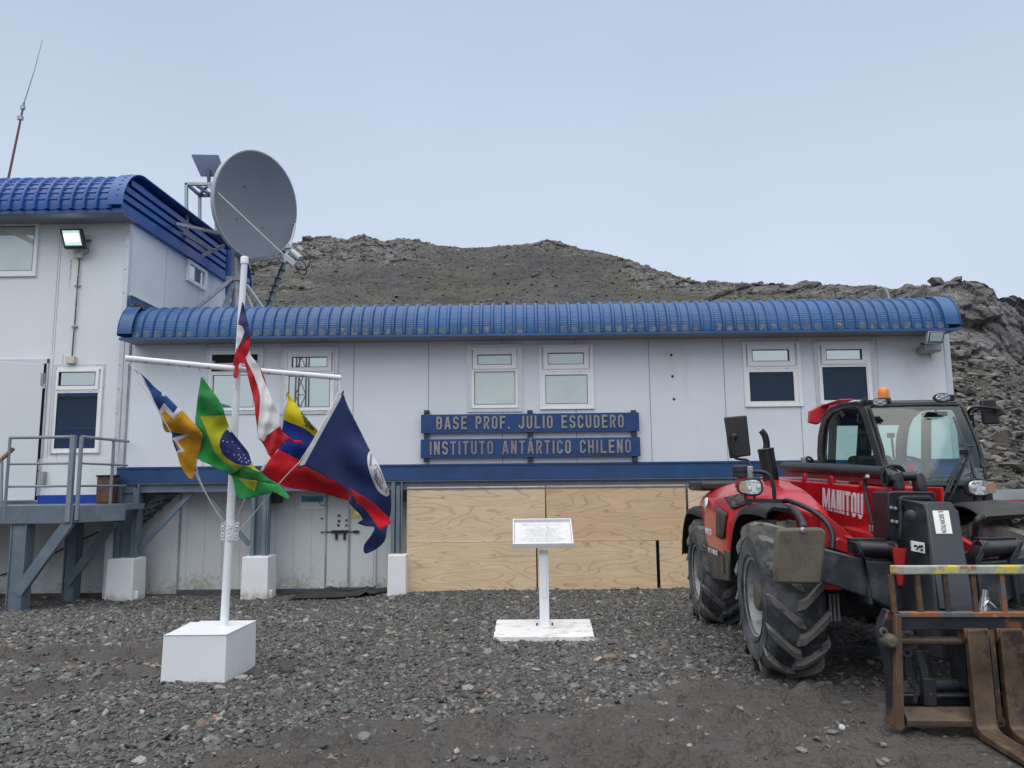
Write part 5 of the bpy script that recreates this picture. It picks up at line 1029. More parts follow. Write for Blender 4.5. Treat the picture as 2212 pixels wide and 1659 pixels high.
# B green yellow flag with starry disc
dB = lambda x, y: PYp-.30+.00012*(x-620)+fold(x, y, -.66, .75, 210, .035, 1.2, .8)*sstep(y, 380, 620)+wig(x, y, 110, .04, 2)+wig(x, y, 38, .010, 7)+.02*sstep(y, 980, 1080)
oB = [(635, 335), (662, 372), (700, 425), (745, 485), (788, 560), (806, 620), (833, 700), (868, 755), (930, 830), (975, 890), (995, 955), (1025, 1000), (1060, 1028), (1110, 1072), (1190, 1120), (1235, 1165), (1270, 1205), (1262, 1225), (1225, 1212), (1160, 1180), (1100, 1190), (1050, 1202), (950, 1226), (892, 1215), (872, 1150), (850, 1060), (760, 1012), (680, 970), (610, 935), (606, 850), (600, 760), (588, 660), (592, 600), (605, 500), (620, 400)]
stars = []
for x, y in ((820, 812), (855, 810), (903, 858), (828, 880), (790, 805), (870, 905), (905, 905), (950, 930), (958, 962), (925, 955), (905, 940), (940, 905), (975, 950), (915, 925)): stars.append(([(x+(5 if i % 2 == 0 else 2.5)*math.sin(i*math.pi/4), y-(5 if i % 2 == 0 else 2.5)*math.cos(i*math.pi/4)) for i in range(8)], 'white', 1))
flag('green_flag', 'green flag with yellow rhombus and starry blue disc hanging in front of the pole', oB,
     [([(622, 626), (720, 620), (808, 616), (835, 700), (870, 760), (985, 950), (1068, 1030), (1045, 1032), (985, 1000), (940, 985), (880, 1018), (790, 950), (725, 880), (680, 760)], 'yellow', 1),
      ([(822, 722), (870, 752), (930, 830), (978, 895), (996, 955), (980, 982), (930, 980), (870, 962), (800, 912), (772, 868), (765, 815), (782, 765)], 'disc', 3),
      ([(903, 1075), (975, 1080), (1042, 1090), (1020, 1170), (960, 1135)], 'yellow', 1), ([(930, 998), (1060, 1030), (1110, 1072), (1190, 1120), (1040, 1092), (900, 1070), (845, 1050)], 'shadegreen', 1),  # folded part: its shade is put into the darker green
      ([(818, 712), (832, 700), (850, 742), (838, 740)], 'white', 1)]+stars, 'green', dB)
# C white red blue flag twisted round the pole top
dC = lambda x, y: PYp-.10-.12*sstep(y, 250, 700)+fold(x, y, .96, .22, 88, .022, .6, .8)*sstep(y, 150, 400)+fold(x, y, .8, -.5, 80, .010, .2)*(1-sstep(y, 150, 400))+wig(x, y, 70, .02, 3)
oC = [(930, -205), (945, -170), (962, -90), (985, 10), (988, 80), (980, 150), (1003, 200), (1052, 260), (1088, 340), (1112, 420), (1150, 520), (1190, 620), (1204, 690), (1222, 735), (1250, 760), (1300, 798), (1352, 800), (1366, 824), (1300, 818), (1262, 800), (1235, 800), (1248, 828), (1222, 818), (1190, 862), (1130, 915), (1100, 860), (1066, 806), (1043, 785), (1035, 700), (1022, 600), (1015, 520), (985, 400), (962, 300), (945, 245), (905, 245), (898, 340), (864, 338), (876, 262), (862, 250), (880, 160), (893, 100), (888, 40), (892, -20), (905, -80), (918, -150)]
flag('tricolour_flag', 'white, red and blue flag twisted around the pole top with frayed red end', oC,
     [([(915, -215), (950, -205), (962, -90), (990, 10), (984, 30), (950, 70), (930, 130), (925, 90), (945, 10), (930, -30), (888, -45), (905, -100)], 'flagblue', 1),
      ([(885, -45), (932, -28), (946, 12), (925, 70), (890, 140), (884, 60)], 'white', 1),
      ([(982, 140), (1005, 200), (1052, 262), (1078, 345), (1112, 420), (1150, 520), (1190, 620), (1210, 688), (1195, 705), (1150, 735), (1108, 762), (1088, 806), (1038, 788), (1040, 700), (1052, 600), (1058, 480), (1040, 400), (1010, 320), (970, 240), (955, 200), (975, 165)], 'white', 1)], 'red', dC, step=18)
# D yellow blue red flag
dD = lambda x, y: PYp+.17+.40*sstep(x, 1280, 1600)-.22*sstep(x, 1680, 1790)+fold(x, y, -.35, .94, 190, .03, .9, .8)*sstep(x, 1150, 1400)+wig(x, y, 120, .045, 4)+wig(x, y, 40, .010, 8)-.12*(1-sstep(x, 1060, 1300))*sstep(y, 820, 1000)
oD = [(1250, 448), (1272, 470), (1340, 565), (1402, 645), (1485, 740), (1560, 880), (1640, 1060), (1740, 1166), (1850, 1232), (1950, 1318), (1998, 1372), (2012, 1395), (1970, 1425), (1930, 1447), (1880, 1380), (1830, 1310), (1780, 1262), (1690, 1236), (1500, 1180), (1300, 1150), (1190, 1115), (1062, 1022), (1090, 975), (1125, 918), (1190, 870), (1196, 800), (1203, 730), (1225, 580), (1240, 500)]
crest = []
for i, (x, y, r_) in enumerate([(1362, 600, 12), (1375, 625, 18), (1388, 650, 20), (1400, 680, 22), (1412, 672, 14), (1425, 700, 16), (1440, 715, 12), (1372, 590, 10)]): crest.append(([(x+r_*math.cos(a)*.8, y+r_*math.sin(a)*1.15) for a in [2*math.pi*k/8 for k in range(8)]], 'crest' if i % 2 == 0 else 'crest2', 1))
flag('yellow_blue_red_flag', 'yellow, blue and red striped flag with a small green crest, second from right', oD,
     [([(1190, 645), (1242, 656), (1300, 680), (1370, 710), (1455, 775), (1560, 900), (1600, 1000), (1500, 1000), (1370, 975), (1340, 942), (1270, 905), (1195, 868), (1185, 800)], 'vblue', 3),
      ([(1240, 440), (1258, 470), (1262, 500), (1235, 620), (1215, 735), (1195, 735), (1218, 600)], 'white', 1),
      ([(1170, 860), (1195, 866), (1270, 905), (1340, 942), (1372, 978), (1500, 1000), (1600, 1000), (1700, 1040), (1850, 1190), (2040, 1350), (2030, 1420), (1900, 1470), (1640, 1260), (1300, 1170), (1060, 1040), (1050, 1000), (1130, 905)], 'red2', 1),
      ([(1118, 910), (1136, 928), (1078, 1022), (1055, 1025), (1085, 970)], 'white', 1)]+crest, 'vyellow', dD)
# E institute flag
dE = lambda x, y: min(PYp-.02+.00125*(x-1345), PYp+.52+.0003*(x-1700))+fold(x, y, -.55, .83, 330, .05, 2.2, .8)*sstep(x+.5*y, 1950, 2300)+wig(x, y, 160, .05, 5)*sstep(x+.5*y, 1900, 2200)+.10*sstep(y, 1240, 1400)
oE = [(1640, 468), (1664, 466), (1690, 540), (1740, 640), (1800, 760), (1860, 880), (1912, 960), (1960, 1080), (2000, 1190), (2012, 1265), (2002, 1350), (1980, 1445), (1962, 1530), (1900, 1590), (1820, 1622), (1812, 1560), (1860, 1495), (1888, 1432), (1830, 1424), (1765, 1400), (1800, 1375), (1780, 1335), (1740, 1295), (1700, 1240), (1722, 1190), (1620, 1108), (1500, 1042), (1385, 985), (1345, 975)]
disc = [(1860, 877), (1885, 890), (1910, 930), (1945, 1000), (1975, 1075), (1994, 1130), (1999, 1175), (1985, 1205), (1955, 1198), (1915, 1165), (1880, 1100), (1850, 1020), (1836, 950), (1840, 900)]
fE = flag('institute_flag', 'navy institute flag with white round emblem, rightmost on the cross arm', oE, [([(1632, 462), (1652, 462), (1640, 500), (1380, 975), (1345, 985), (1335, 970)], 'white', 1), (disc, 'white', 3), ([(1636, 448), (1662, 462), (1655, 478), (1628, 468)], 'crest2', 1)], 'inach', dE)
def flagtext(s, x, y, w_, h_, ang, nm='lettering', f=fE, d=dE, bend=0):
    cu = bpy.data.curves.new(nm, 'FONT'); cu.body = s; cu.size = 1; cu.offset = .02; cu.resolution_u = 3; o = bpy.data.objects.new(nm, cu); COL.objects.link(o)
    me = bpy.data.meshes.new_from_object(o.evaluated_get(bpy.context.evaluated_depsgraph_get())); COL.objects.unlink(o); bpy.data.objects.remove(o)
    xs_ = [v.co.x for v in me.vertices]; ys_ = [v.co.y for v in me.vertices]; mx_, my_ = max(xs_), max(ys_); mnx, mny = min(xs_), min(ys_); ca, sa = math.cos(ang), math.sin(ang)
    for v in me.vertices:
        a = (v.co.x-mnx)/(mx_-mnx); u = a*w_; t_ = (v.co.y-mny)/(my_-mny)*h_+bend*(a-.5)**2*4; X_ = x+u*ca+t_*sa; Y_ = y+u*sa-t_*ca; v.co = P('3', X_, Y_, d(X_, Y_)-.006)-ORG[f.name]
    me.materials.clear(); me.materials.append(CL['inach']); ob = bpy.data.objects.new(nm, me); COL.objects.link(ob); ob.parent = f; return ob
flagtext('INSTITUTO', 1866, 985, 88, 16, rad(-84)); flagtext('CHILENO', 1878, 1072, 105, 18, rad(56)); flagtext('CO', 1978, 1180, 30, 14, rad(-75))
mo = MB()
for pts in ([(1885, 985), (1900, 975), (1912, 995), (1898, 1012), (1905, 1040), (1890, 1060)], [(1912, 1000), (1932, 1030), (1945, 1070), (1950, 1100), (1938, 1110), (1925, 1085)], [(1900, 1040), (1915, 1075), (1935, 1105)], [(1888, 1010), (1895, 1050), (1910, 1085)]): mo.tube([P('3', x, y, dE(x, y)-.005) for x, y in pts], .0022, 5, 3)
mo.build('map_outline', CL['inach'], fE)
# ================================================================== PLAQUE
pq = thing('plaque_stand', 'white inclined commemorative plaque on a square post and concrete slab', 'plaque', (.26, 9.0, -.06))
a = PG('P', 628, 1168, -.09); b_ = PG('P', 1368, 1140, -.09); c2 = P('P', 640, 1125, a.y); zt = .03
f0 = PG('P', 633, 1118, zt); f1 = PG('P', 1366, 1118, zt); k0 = PG('P', 657, 995, zt); k1 = PG('P', 1332, 990, zt)
o = MB(); n_ = 14; ringp = []
rj = random.Random(3)
def edge(p, q, n): return [p.lerp(q, i/n)+Vector((rj.uniform(-.006, .006), rj.uniform(-.006, .006), 0)) for i in range(n)]
top = edge(f0, f1, 40)+edge(f1, k1, 20)+edge(k1, k0, 30)+edge(k0, f0, 20)
bot = [Vector((p.x, p.y-.004, -.16)) for p in top]; o.loft([bot, top]); o.build('slab', M['slab'], pq, bevel=.006)
zc = -.0; pc = PG('P', 1003, 1038, zt)
s0 = P('P', 955, 490, pc.y); 
o = MB(); hw = .054; o.hexa([(pc.x-hw, pc.y-hw, zt), (pc.x+hw, pc.y-hw, zt), (pc.x+hw, pc.y+hw, zt), (pc.x-hw, pc.y+hw, zt), (pc.x-hw, pc.y-hw, .80), (pc.x+hw, pc.y-hw, .80), (pc.x+hw, pc.y+hw, .86), (pc.x-hw, pc.y+hw, .86)])
o.box((pc.x-.022, pc.y-hw-.012, .34), (pc.x+.028, pc.y-hw+.0, .80)); o.build('post', M['white'], pq, bevel=.006)
o = MB(); o.box((pc.x-.11, pc.y-.10, zt), (pc.x+.11, pc.y+.10, zt+.012)); o.build('base_plate', M['white'], pq, bevel=.004)
o = MB()
for sx in (-.085, .085): o.lathe([(0, 0), (.010, 0), (.010, .03), (0, .03)], Matrix.Translation((pc.x+sx, pc.y-.07, zt+.01)), 8)
o.build('anchor_bolt', M['black'], pq)
# tilted tray: bottom front edge, top back edge
yf = pc.y-.16; B0 = P('Q', 240, 490, yf); B1 = P('Q', 1068, 490, yf); T0_ = P('Q', 240, 432, yf); 
Wd = (B1-B0).length; til = rad(33); Hh = .47; up = Vector((0, math.cos(til), math.sin(til))); nn_ = Vector((0, -math.sin(til), math.cos(til)))
# solve tray depth so that the far edge matches
far = PG('Q', 300, 140, 0); 
o0 = Vector((B0.x, yf, B0.z+.03))
M_t = Mrt(o0, nn_, (1, 0, 0)); o = MB(); t_ = .055
def tb(a, b_, M_=M_t, mb=None): (mb or o).box(a, b_, M_)
tb((0, 0, -.02), (Wd, Hh, -.008)); tb((0, 0, -.03), (Wd, .012, .035)); tb((0, Hh-.012, -.03), (Wd, Hh, .035)); tb((0, .012, -.03), (.012, Hh-.012, .035)); tb((Wd-.012, .012, -.03), (Wd, Hh-.012, .035)); o.build('tray', M['white'], pq, bevel=.003)
o = MB(); tb((.018, .018, -.007), (Wd-.018, Hh-.045, .012)); st_ = o.build('stone_tablet', pmat('pale_marble', (.62, .63, .64), .35, var=.08, vs=9, layers=[((.40, .38, .34), 12, .66, .76)]), pq, bevel=.003)
lines = [('PROF. JULIO ESCUDERO GUZMAN', .37, .030, .66), ('1903  -  1984', .335, .014, .28), ('AL CUMPLIRSE 50 ANOS DE LA', .300, .013, .54), ('FIRMA DEL TRATADO ANTARTICO, SU', .274, .013, .60), ('PATRIA LE RINDE', .248, .013, .44), ('HOMENAJE POR SU LABOR EN PRO', .222, .013, .62), ('DE LA SOBERANIA NACIONAL EN', .196, .013, .56), ('EL AREA DEL POLO SUR', .170, .013, .50), ('TERRITORIO ANTARTICO CHILENO', .144, .015, .64), ('AL CUIDADO DE LA ARMADA NACIONAL', .116, .015, .72), ('POR AMOR A ESTE SUELO DE LA PATRIA', .088, .015, .72), ('Y A LA GRATITUD DE CHILE', .060, .015, .56), ('INSTITUTO ANTARTICO CHILENO', .026, .012, .76)]
ink = pmat('faded_engraving', (.33, .33, .33), .6)
for s_, y_, h_, w_ in lines: text(s_, Wd*w_, h_*.8, 'lettering', ink, st_, M_t @ Matrix.Translation((Wd*(1-w_)/2, y_*.98, .0122)), .0008, 0)
o = MB(); o.tube([M_t @ Vector((Wd*.60, Hh-.05, .0125)), M_t @ Vector((Wd*.585, .34, .0125)), M_t @ Vector((Wd*.60, .30, .0125)), M_t @ Vector((Wd*.56, .22, .0125)), M_t @ Vector((Wd*.575, .15, .0125)), M_t @ Vector((Wd*.565, .02, .0125))], .0016, 4); o.build('crack', M['seam'], st_)
# rubber mat by the store door
mt = MB(); r_ = random.Random(8); G_ = []
nx_, ny_ = 26, 9; q00 = PG('8', 1262, 402, -.19); q10 = PG('8', 1585, 388, -.19); q01 = PG('8', 1385, 350, -.19); q11 = PG('8', 1600, 348, -.19); q20 = PG('8', 1690, 372, -.17); q21 = PG('8', 1690, 340, -.17)
def mp(u, v):
    if u < .75: a, b_ = q00.lerp(q10, u/.75), q01.lerp(q11, u/.75)
    else: a, b_ = q10.lerp(q20, (u-.75)/.25), q11.lerp(q21, (u-.75)/.25)
    p = a.lerp(b_, v); p.z = float(gz(p.x, p.y))+.045+.05*v*max(0, noise.noise(Vector((u*5, v*2, 1)))+.35)+.07*math.exp(-((u-.28)/.06)**2)*v+.06*math.exp(-((u-.76)/.03)**2); return p
vs = [mp(i/nx_, j/ny_) for i in range(nx_+1) for j in range(ny_+1)]; fs = [(i*(ny_+1)+j, (i+1)*(ny_+1)+j, (i+1)*(ny_+1)+j+1, i*(ny_+1)+j+1) for i in range(nx_) for j in range(ny_)]
mt.add(vs, fs); o = mt.build('rubber_mat', M['blackrub'], None, smooth=60, loc=mp(.5, .5)); o.modifiers.new('t', 'SOLIDIFY').thickness = .012; tag(o, 'black crumpled rubber mat on the ground before the store door', 'mat')
# ================================================================== buildings across the yard, seen mirrored in the panes
def plainb(name, label, x0, x1, y0, y1, h_, mcol):
    t = thing(name, label, 'building', ((x0+x1)/2, (y0+y1)/2, -.1)); o = MB(); o.box((x0, y0, -.3), (x1, y1, h_)); o.build('wall', mcol, t)
    o = MB(); n = int((x1-x0)/.4)
    for i in range(5 if x0 < 0 else 0): o.box((x0, y1, h_-1.3-i*.35), (x1, y1+.03, h_-1.2-i*.35))
    o.box((x0-.2, y0-.2, h_), (x1+.2, y1+.2, h_+.12)); o.build('roof', M['roof2'], t); return t
plainb('yard_building', 'dark blue building across the yard mirrored in the right windows', 9.5, 18.6, -16, -10, 7.0, pmat('dark_blue_wall', (.02, .05, .12), .5))
plainb('yard_shed', 'dark blue shed across the yard mirrored in the left door window', -25, -13.5, -9, -4, 5.2, pmat('dark_blue_shed_wall', (.02, .06, .16), .5))
lt = thing('lattice_mast', 'red and white lattice mast across the yard mirrored in a left window', 'mast', (-10.4, -9, 0)); o = MB(); bx_, by_ = -9.95, -9.0
for i in range(9):
    z0, z1 = i*1.15, (i+1)*1.15; w0, w1 = .30-.012*i, .30-.012*(i+1)
    for sx, sy in ((-1, -1), (1, -1), (1, 1), (-1, 1)): o.bar((bx_+sx*w0, by_+sy*w0, z0), (bx_+sx*w1, by_+sy*w1, z1), .06, .06)
    o.bar((bx_-w0, by_+w0, z0), (bx_+w1, by_+w1, z1), .035, .035); o.bar((bx_+w0, by_+w0, z0), (bx_-w1, by_+w1, z1), .035, .035); o.bar((bx_-w1, by_+w1, z1), (bx_+w1, by_+w1, z1), .035, .035)
o.build('lattice', pmat('mast_maroon', (.13, .06, .06), .6), lt)
# ================================================================== TELEHANDLER (local axes: x to the picture's right, y away from camera)
tg = thing('telehandler', 'red and black telehandler with pallet forks parked facing the camera', 'telehandler', (OX, OY, 0), rz=-TH)
V = Vector
def wheel(u, v, zc, side, ph=0):
    """side -1: outer face towards -x"""
    Rr = .63; Wt = .22; M_ = Mrt((u, v, zc), (side, 0, 0), (0, 0, 1))   # axis = outward
    o = MB()
    prof = [(.305, -Wt+.03), (.32, -Wt+.01), (.40, -Wt-.012), (.48, -Wt-.012), (.545, -Wt+.008), (.585, -Wt+.05), (.598, -.10), (.602, 0), (.598, .10), (.585, Wt-.05), (.545, Wt-.008), (.48, Wt+.012), (.40, Wt+.012), (.32, Wt-.01), (.305, Wt-.03)]
    rings = [[M_ @ V((r*math.cos(a), r*math.sin(a), h)) for a in [2*math.pi*k/64 for k in range(64)]] for r, h in prof]; o.loft(rings, True, False)
    for rr in (.36, .50): 
        for s_ in (1,): o.loft([[M_ @ V(((rr+.006*math.cos(b))*math.cos(a), (rr+.006*math.cos(b))*math.sin(a), s_*(Wt+.008)+.005*math.sin(b))) for b in [2*math.pi*k/6 for k in range(6)]] for a in [2*math.pi*k/64 for k in range(65)]], True, False)
    o.mat(1)
    NL = 14; dz = -1   # lugs run from the shoulder towards the tread centre
    for s_ in (-1, 1):
        for i in range(NL):
            a0 = 2*math.pi*(i+(.5 if s_ > 0 else 0))/NL+ph; cs = []
            # path: (axial h, angle offset, inner r, outer r, half width angle)
            for h, da, ro, ri, hw in ((.236, -.02, .575, .49, .060), (.220, .0, .615, .55, .072), (.18, .05, .640, .57, .078), (.10, .17, .648, .58, .074), (.035, .27, .648, .585, .072), (-.02, .30, .644, .585, .062)):
                h *= s_; a = a0+da*side
                def pt(r, aa, hh): return M_ @ V((r*math.cos(aa), r*math.sin(aa), hh))
                sk = .010*s_
                cs.append([pt(ri, a-hw*1.25, h-sk), pt(ri, a+hw*1.25, h+sk), pt(ro, a+hw*.8, h+sk), pt(ro, a-hw*.8, h-sk)])
            o.loft(cs)
    w = o.build('wheel', [M['tyre'], M['lug']], tg, smooth=32)
    o = MB(); f = Wt-.01
    o.lathe([(.312, f), (.325, f+.004), (.328, f-.012), (.305, f-.02), (.295, f-.06), (.285, f-.10), (.272, f-.16), (.25, f-.20), (.20, f-.215), (.14, f-.20), (.12, f-.20), (0, f-.20)], M_, 56)
    for k in range(10): 
        a = 2*math.pi*k/10; o.lathe([(0, 0), (.016, 0), (.016, .03), (0, .035)], M_ @ Matrix.Translation((.17*math.cos(a), .17*math.sin(a), f-.21)), 6)
    o.build('rim', M['rim'], w, smooth=40)
    o = MB(); o.lathe([(.125, f-.21), (.115, f-.04), (.105, f-.02), (.06, f-.015), (0, f-.01)], M_, 24); o.box((-.02, -.02, f-.05), (.02, .02, f-.02), M_ @ Matrix.Translation((.06, 0, 0))); o.build('hub', M['mud'], w, smooth=40)
wheel(-.945, 0, .63, -1, .1); wheel(.945, 0, .63, 1, .3); wheel(-.93, 2.88, .52, -1, .2); wheel(.93, 2.88, .52, 1)
# front axle, chassis frame
o = MB(); o.box((-.75, -.1, .48), (.75, .12, .70)); o.box((-.42, -.62, .62), (.42, .3, 1.05)); o.box((-.42, .3, .50), (.42, 3.35, 1.05)); o.box((-.72, 2.8, .40), (.72, 3.0, .62)); o.build('chassis', M['black'], tg, bevel=.015)
o = MB()
for s_ in (-1, 1): o = MB(); o.bar((s_*.42, -.55, 1.0), (s_*.48, .75, 1.25), .05, .2); o.build('chassis_arm', M['redflat'], tg, bevel=.008)
# red cast brackets at the front of the chassis
o = MB(); pl = [LV('6', *p, -.35) for p in ((1010, 1040), (1050, 1020), (1130, 1060), (1165, 1110), (1150, 1145), (1070, 1110), (1010, 1090))]; o.prism(pl, (0, .3, 0)); o.build('axle_bracket', M['redflat'], tg, bevel=.01)
o = MB(); pl = [LV('6', *p, -.25) for p in ((925, 840), (1000, 900), (1100, 980), (1175, 1075), (1165, 1145), (1060, 1110), (1015, 1030), (990, 1095), (955, 1090), (930, 950))]; o.prism(pl, (0, .25, 0)); o.build('side_gusset', M['redflat'], tg, bevel=.012)
o = MB(); pl = [LV('7', *p, -.3) for p in ((945, 470), (1080, 490), (1070, 520), (960, 520))]; o.prism(pl, (0, .4, 0)); o.box((-.75, -.25, .72), (-.25, .2, .78)); o.build('axle_guard', M['redflat'], tg, bevel=.008)
o = MB()
for x in (985, 1010, 1035): a = LV('7', x, 540, -.2); o.bar(a, a+V((0, 0, -.22)), .02, .02)
o.build('axle_rods', M['galv'], tg)
# fenders
def fender(side, v0, zc, R_, a0, a1, wi, wo, name='front_fender', M_=None):
    o = MB(); n = 22; rings = []
    for i in range(n+1):
        t = i/n; a = rad(a0+(a1-a0)*t)
        e = math.sin(math.pi*t); r = R_+.02*e
        c_ = lambda rr, u: V((u*side, v0-rr*math.cos(a), zc+rr*math.sin(a)))
        tap = 1-.35*(1-min(1, t*4))
        um = wi+(wo-wi)*.5
        rings.append([c_(r-.02, wi), c_(r+.012, wi+.03), c_(r+.03, um), c_(r+.015, wi+(wo-wi)*tap*.85), c_(r-.02, wi+(wo-wi)*tap*.97), c_(r-.07, wi+(wo-wi)*tap), c_(r-.07, wi+(wo-wi)*tap-.012), c_(r-.025, wi+(wo-wi)*tap*.95), c_(r+.0, um), c_(r-.035, wi+.01)])
    o.loft(rings); return o.build(name, M_ or M['plastic'], tg, smooth=50)
fender(-1, .02, .63, .755, 76, 176, .80, 1.20); fender(1, .02, .63, .755, 62, 176, .62, 1.24)
fender(-1, 2.88, .52, .76, 60, 168, .68, 1.21, 'rear_fender'); fender(1, 2.88, .52, .76, 40, 168, .68, 1.21, 'rear_fender')
o = MB(); o.tube([LV('6', 745, 830, -.25), LV('6', 785, 870, -.4), LV('6', 815, 920, -.55), LV('6', 828, 965, -.7)], .030, 10, 4); o.build('fender_stay', M['plastic'], tg, smooth=50)
o = MB(); o.tube([LV('6', 1945, 885, -.35), LV('6', 1920, 910, -.4), LV('6', 1905, 980, -.35), LV('6', 1905, 1080, -.3)], .026, 10, 4); o.build('fender_stay', M['plastic'], tg, smooth=50)
# engine hood: cross-sections along the machine (u, z) from outer foot over the top to the inner edge
hs = [(-.20, [(-.70, 1.20), (-.70, 1.27), (-.69, 1.31), (-.67, 1.335), (-.64, 1.345), (-.60, 1.345), (-.56, 1.33)]),
      (.02, [(-.76, 1.20), (-.765, 1.30), (-.75, 1.355), (-.71, 1.385), (-.66, 1.40), (-.60, 1.405), (-.55, 1.40)]),
      (.45, [(-.84, 1.20), (-.86, 1.36), (-.83, 1.44), (-.76, 1.48), (-.68, 1.505), (-.61, 1.515), (-.54, 1.515)]),
      (.98, [(-1.02, .95), (-1.06, 1.24), (-1.00, 1.40), (-.84, 1.50), (-.70, 1.56), (-.60, 1.575), (-.50, 1.58)]),
      (1.12, [(-1.12, .88), (-1.13, 1.20), (-1.05, 1.41), (-.86, 1.52), (-.68, 1.575), (-.58, 1.59), (-.48, 1.60)]),
      (1.6, [(-1.145, .90), (-1.15, 1.22), (-1.07, 1.43), (-.88, 1.54), (-.68, 1.59), (-.57, 1.61), (-.46, 1.62)]),
      (2.1, [(-1.14, .92), (-1.145, 1.22), (-1.07, 1.43), (-.88, 1.545), (-.66, 1.60), (-.45, 1.62), (-.30, 1.62)]),
      (2.5, [(-1.10, 1.10), (-1.11, 1.26), (-1.05, 1.43), (-.88, 1.545), (-.66, 1.60), (-.45, 1.62), (-.30, 1.62)]),
      (3.3, [(-.98, 1.25), (-1.0, 1.32), (-.95, 1.42), (-.82, 1.51), (-.62, 1.56), (-.45, 1.57), (-.30, 1.57)])]
def crint(p, n=5):
    q = []
    for i in range(len(p)-1):
        p0, p1, p2, p3 = [np.array(p[min(max(i+j, 0), len(p)-1)], float) for j in (-1, 0, 1, 2)]
        for t in [k/n for k in range(n)]: q.append(.5*((2*p1)+(p2-p0)*t+(2*p0-5*p1+4*p2-p3)*t*t+(3*p1-p0-3*p2+p3)*t**3))
    q.append(np.array(p[-1], float)); return q
secs = []
rows = [crint(s[1]) for s in hs]; vs_ = [s[0] for s in hs]
arr = np.array(rows)  # sections x pts x 2
stack = np.concatenate([np.array(vs_)[:, None, None]*np.ones((1, arr.shape[1], 1)), arr], 2)
fin = [crint([tuple(stack[i, j]) for i in range(len(hs))], 6) for j in range(arr.shape[1])]
ns_ = len(fin[0]); rings = [[V((fin[j][i][1], fin[j][i][0], fin[j][i][2])) for j in range(arr.shape[1])] for i in range(ns_)]
def hoodpt(v, z=None, u=None, off=.0):
    """point on the hood skin at length v and height z (side) or lateral u (top)"""
    i = min(range(ns_), key=lambda k: abs(fin[0][k][0]-v)); r_ = rings[i]
    j = min(range(len(r_)), key=lambda k: abs(r_[k].z-z) if z is not None else abs(r_[k].x-u)); p = r_[j].copy(); a = r_[max(j-1, 0)]; b_ = r_[min(j+1, len(r_)-1)]; t = b_-a; n = V((-t.z, 0, t.x)); n = n.normalized(); n = n if n.x < 0 or n.z > .5 else -n
    if n.z < 0: n = -n
    return p+n*off
o = MB(); inner = [[V((r_[-1].x, r_[0].y, r_[0].z-.2))]+r_ for r_ in rings]; o.loft(inner); hood = o.build('engine_hood', M['red'], tg, smooth=50)
# side grille and top grille following the skin
def skin(grid, mat, name, parent, off=.006):
    o = MB(); nr = len(grid); nc = len(grid[0]); vv = [p for r_ in grid for p in r_]; o.add(vv, [(i*nc+j, (i+1)*nc+j, (i+1)*nc+j+1, i*nc+j+1) for i in range(nr-1) for j in range(nc-1)]); ob = o.build(name, mat, parent, smooth=60); md = ob.modifiers.new('t', 'SOLIDIFY'); md.thickness = .006; md.offset = 1; return ob
def hoodray(k, x, y):
    """meet the line of sight with the hood skin by stepping the lateral plane"""
    best = None
    for u in np.arange(-1.15, -.3, .01):
        p = LU(k, x, y, u)
        if not (fin[0][0][0] <= p.y <= 3.3): continue
        i = min(range(ns_), key=lambda q: abs(fin[0][q][0]-p.y)); r_ = rings[i]
        # inside test: skin height at u
        zs = [q.z for q in r_ if abs(q.x-u) < .03]
        if r_[0].x-.0 > u+.02: continue
        if zs and p.z <= max(zs): return p+V((-.012, -.008, .008))
        if u > min(q.x for q in r_) and zs and p.z <= max(zs): return p
    return LU(k, x, y, -1.1)
def hoodpatch(k, quad, mat, name, n=7):
    g = []
    for i in range(n+1):
        row = []
        for j in range(n+1):
            a = (quad[0][0]*(1-i/n)+quad[1][0]*i/n, quad[0][1]*(1-i/n)+quad[1][1]*i/n); b_ = (quad[3][0]*(1-i/n)+quad[2][0]*i/n, quad[3][1]*(1-i/n)+quad[2][1]*i/n)
            row.append(hoodray(k, a[0]*(1-j/n)+b_[0]*j/n, a[1]*(1-j/n)+b_[1]*j/n))
        g.append(row)
    return skin(g, mat, name, hood)
hoodpatch('6', [(328, 772), (455, 745), (500, 808), (378, 842)], M['mesh'], 'grille')
hoodpatch('6', [(280, 828), (346, 868), (322, 1040), (278, 1015)], M['mesh'], 'grille')
hoodpatch('6', [(208, 778), (227, 772), (220, 835), (205, 835)], M['sticker'], 'sticker', 3)
# side lettering on the hood and skirt
a = LU('6', 203, 960, -1.158); b_ = LU('6', 243, 1005, -1.158); text('MANITOU', abs(a.y-b_.y), .07, 'lettering', M['decal'], hood, Mrt((-1.158, a.y, a.z-.06), (-1, 0, 0), (0, -1, 0)), .002, .05)
o = MB(); o.hexa([(-1.13, 1.10, .62), (-.6, 1.10, .62), (-.6, 2.38, .50), (-1.08, 2.38, .50), (-1.14, 1.04, .92), (-.5, 1.04, .92), (-.5, 2.46, .94), (-1.13, 2.46, .94)]); o.hexa([(-1.02, .92, .70), (-.6, .92, .70), (-.6, 1.10, .64), (-1.12, 1.10, .64), (-1.06, .92, .93), (-.5, .92, .93), (-.5, 1.05, .925), (-1.138, 1.05, .925)]); sk_ = o.build('side_skirt', M['skirt'], tg, bevel=.015)
o = MB(); o.box((-1.142, 1.27, .68), (-1.125, 1.40, .86)); o.build('step_pocket', M['black'], sk_, bevel=.01)
a = LU('6', 222, 1080, -1.147); b_ = LU('6', 283, 1140, -1.147); text('MT X 1030 ST', abs(a.y-b_.y), .055, 'lettering', M['decal'], sk_, Mrt((-1.147, a.y, a.z-.05), (-1, 0, 0), (0, -1, 0)), .002, .03)
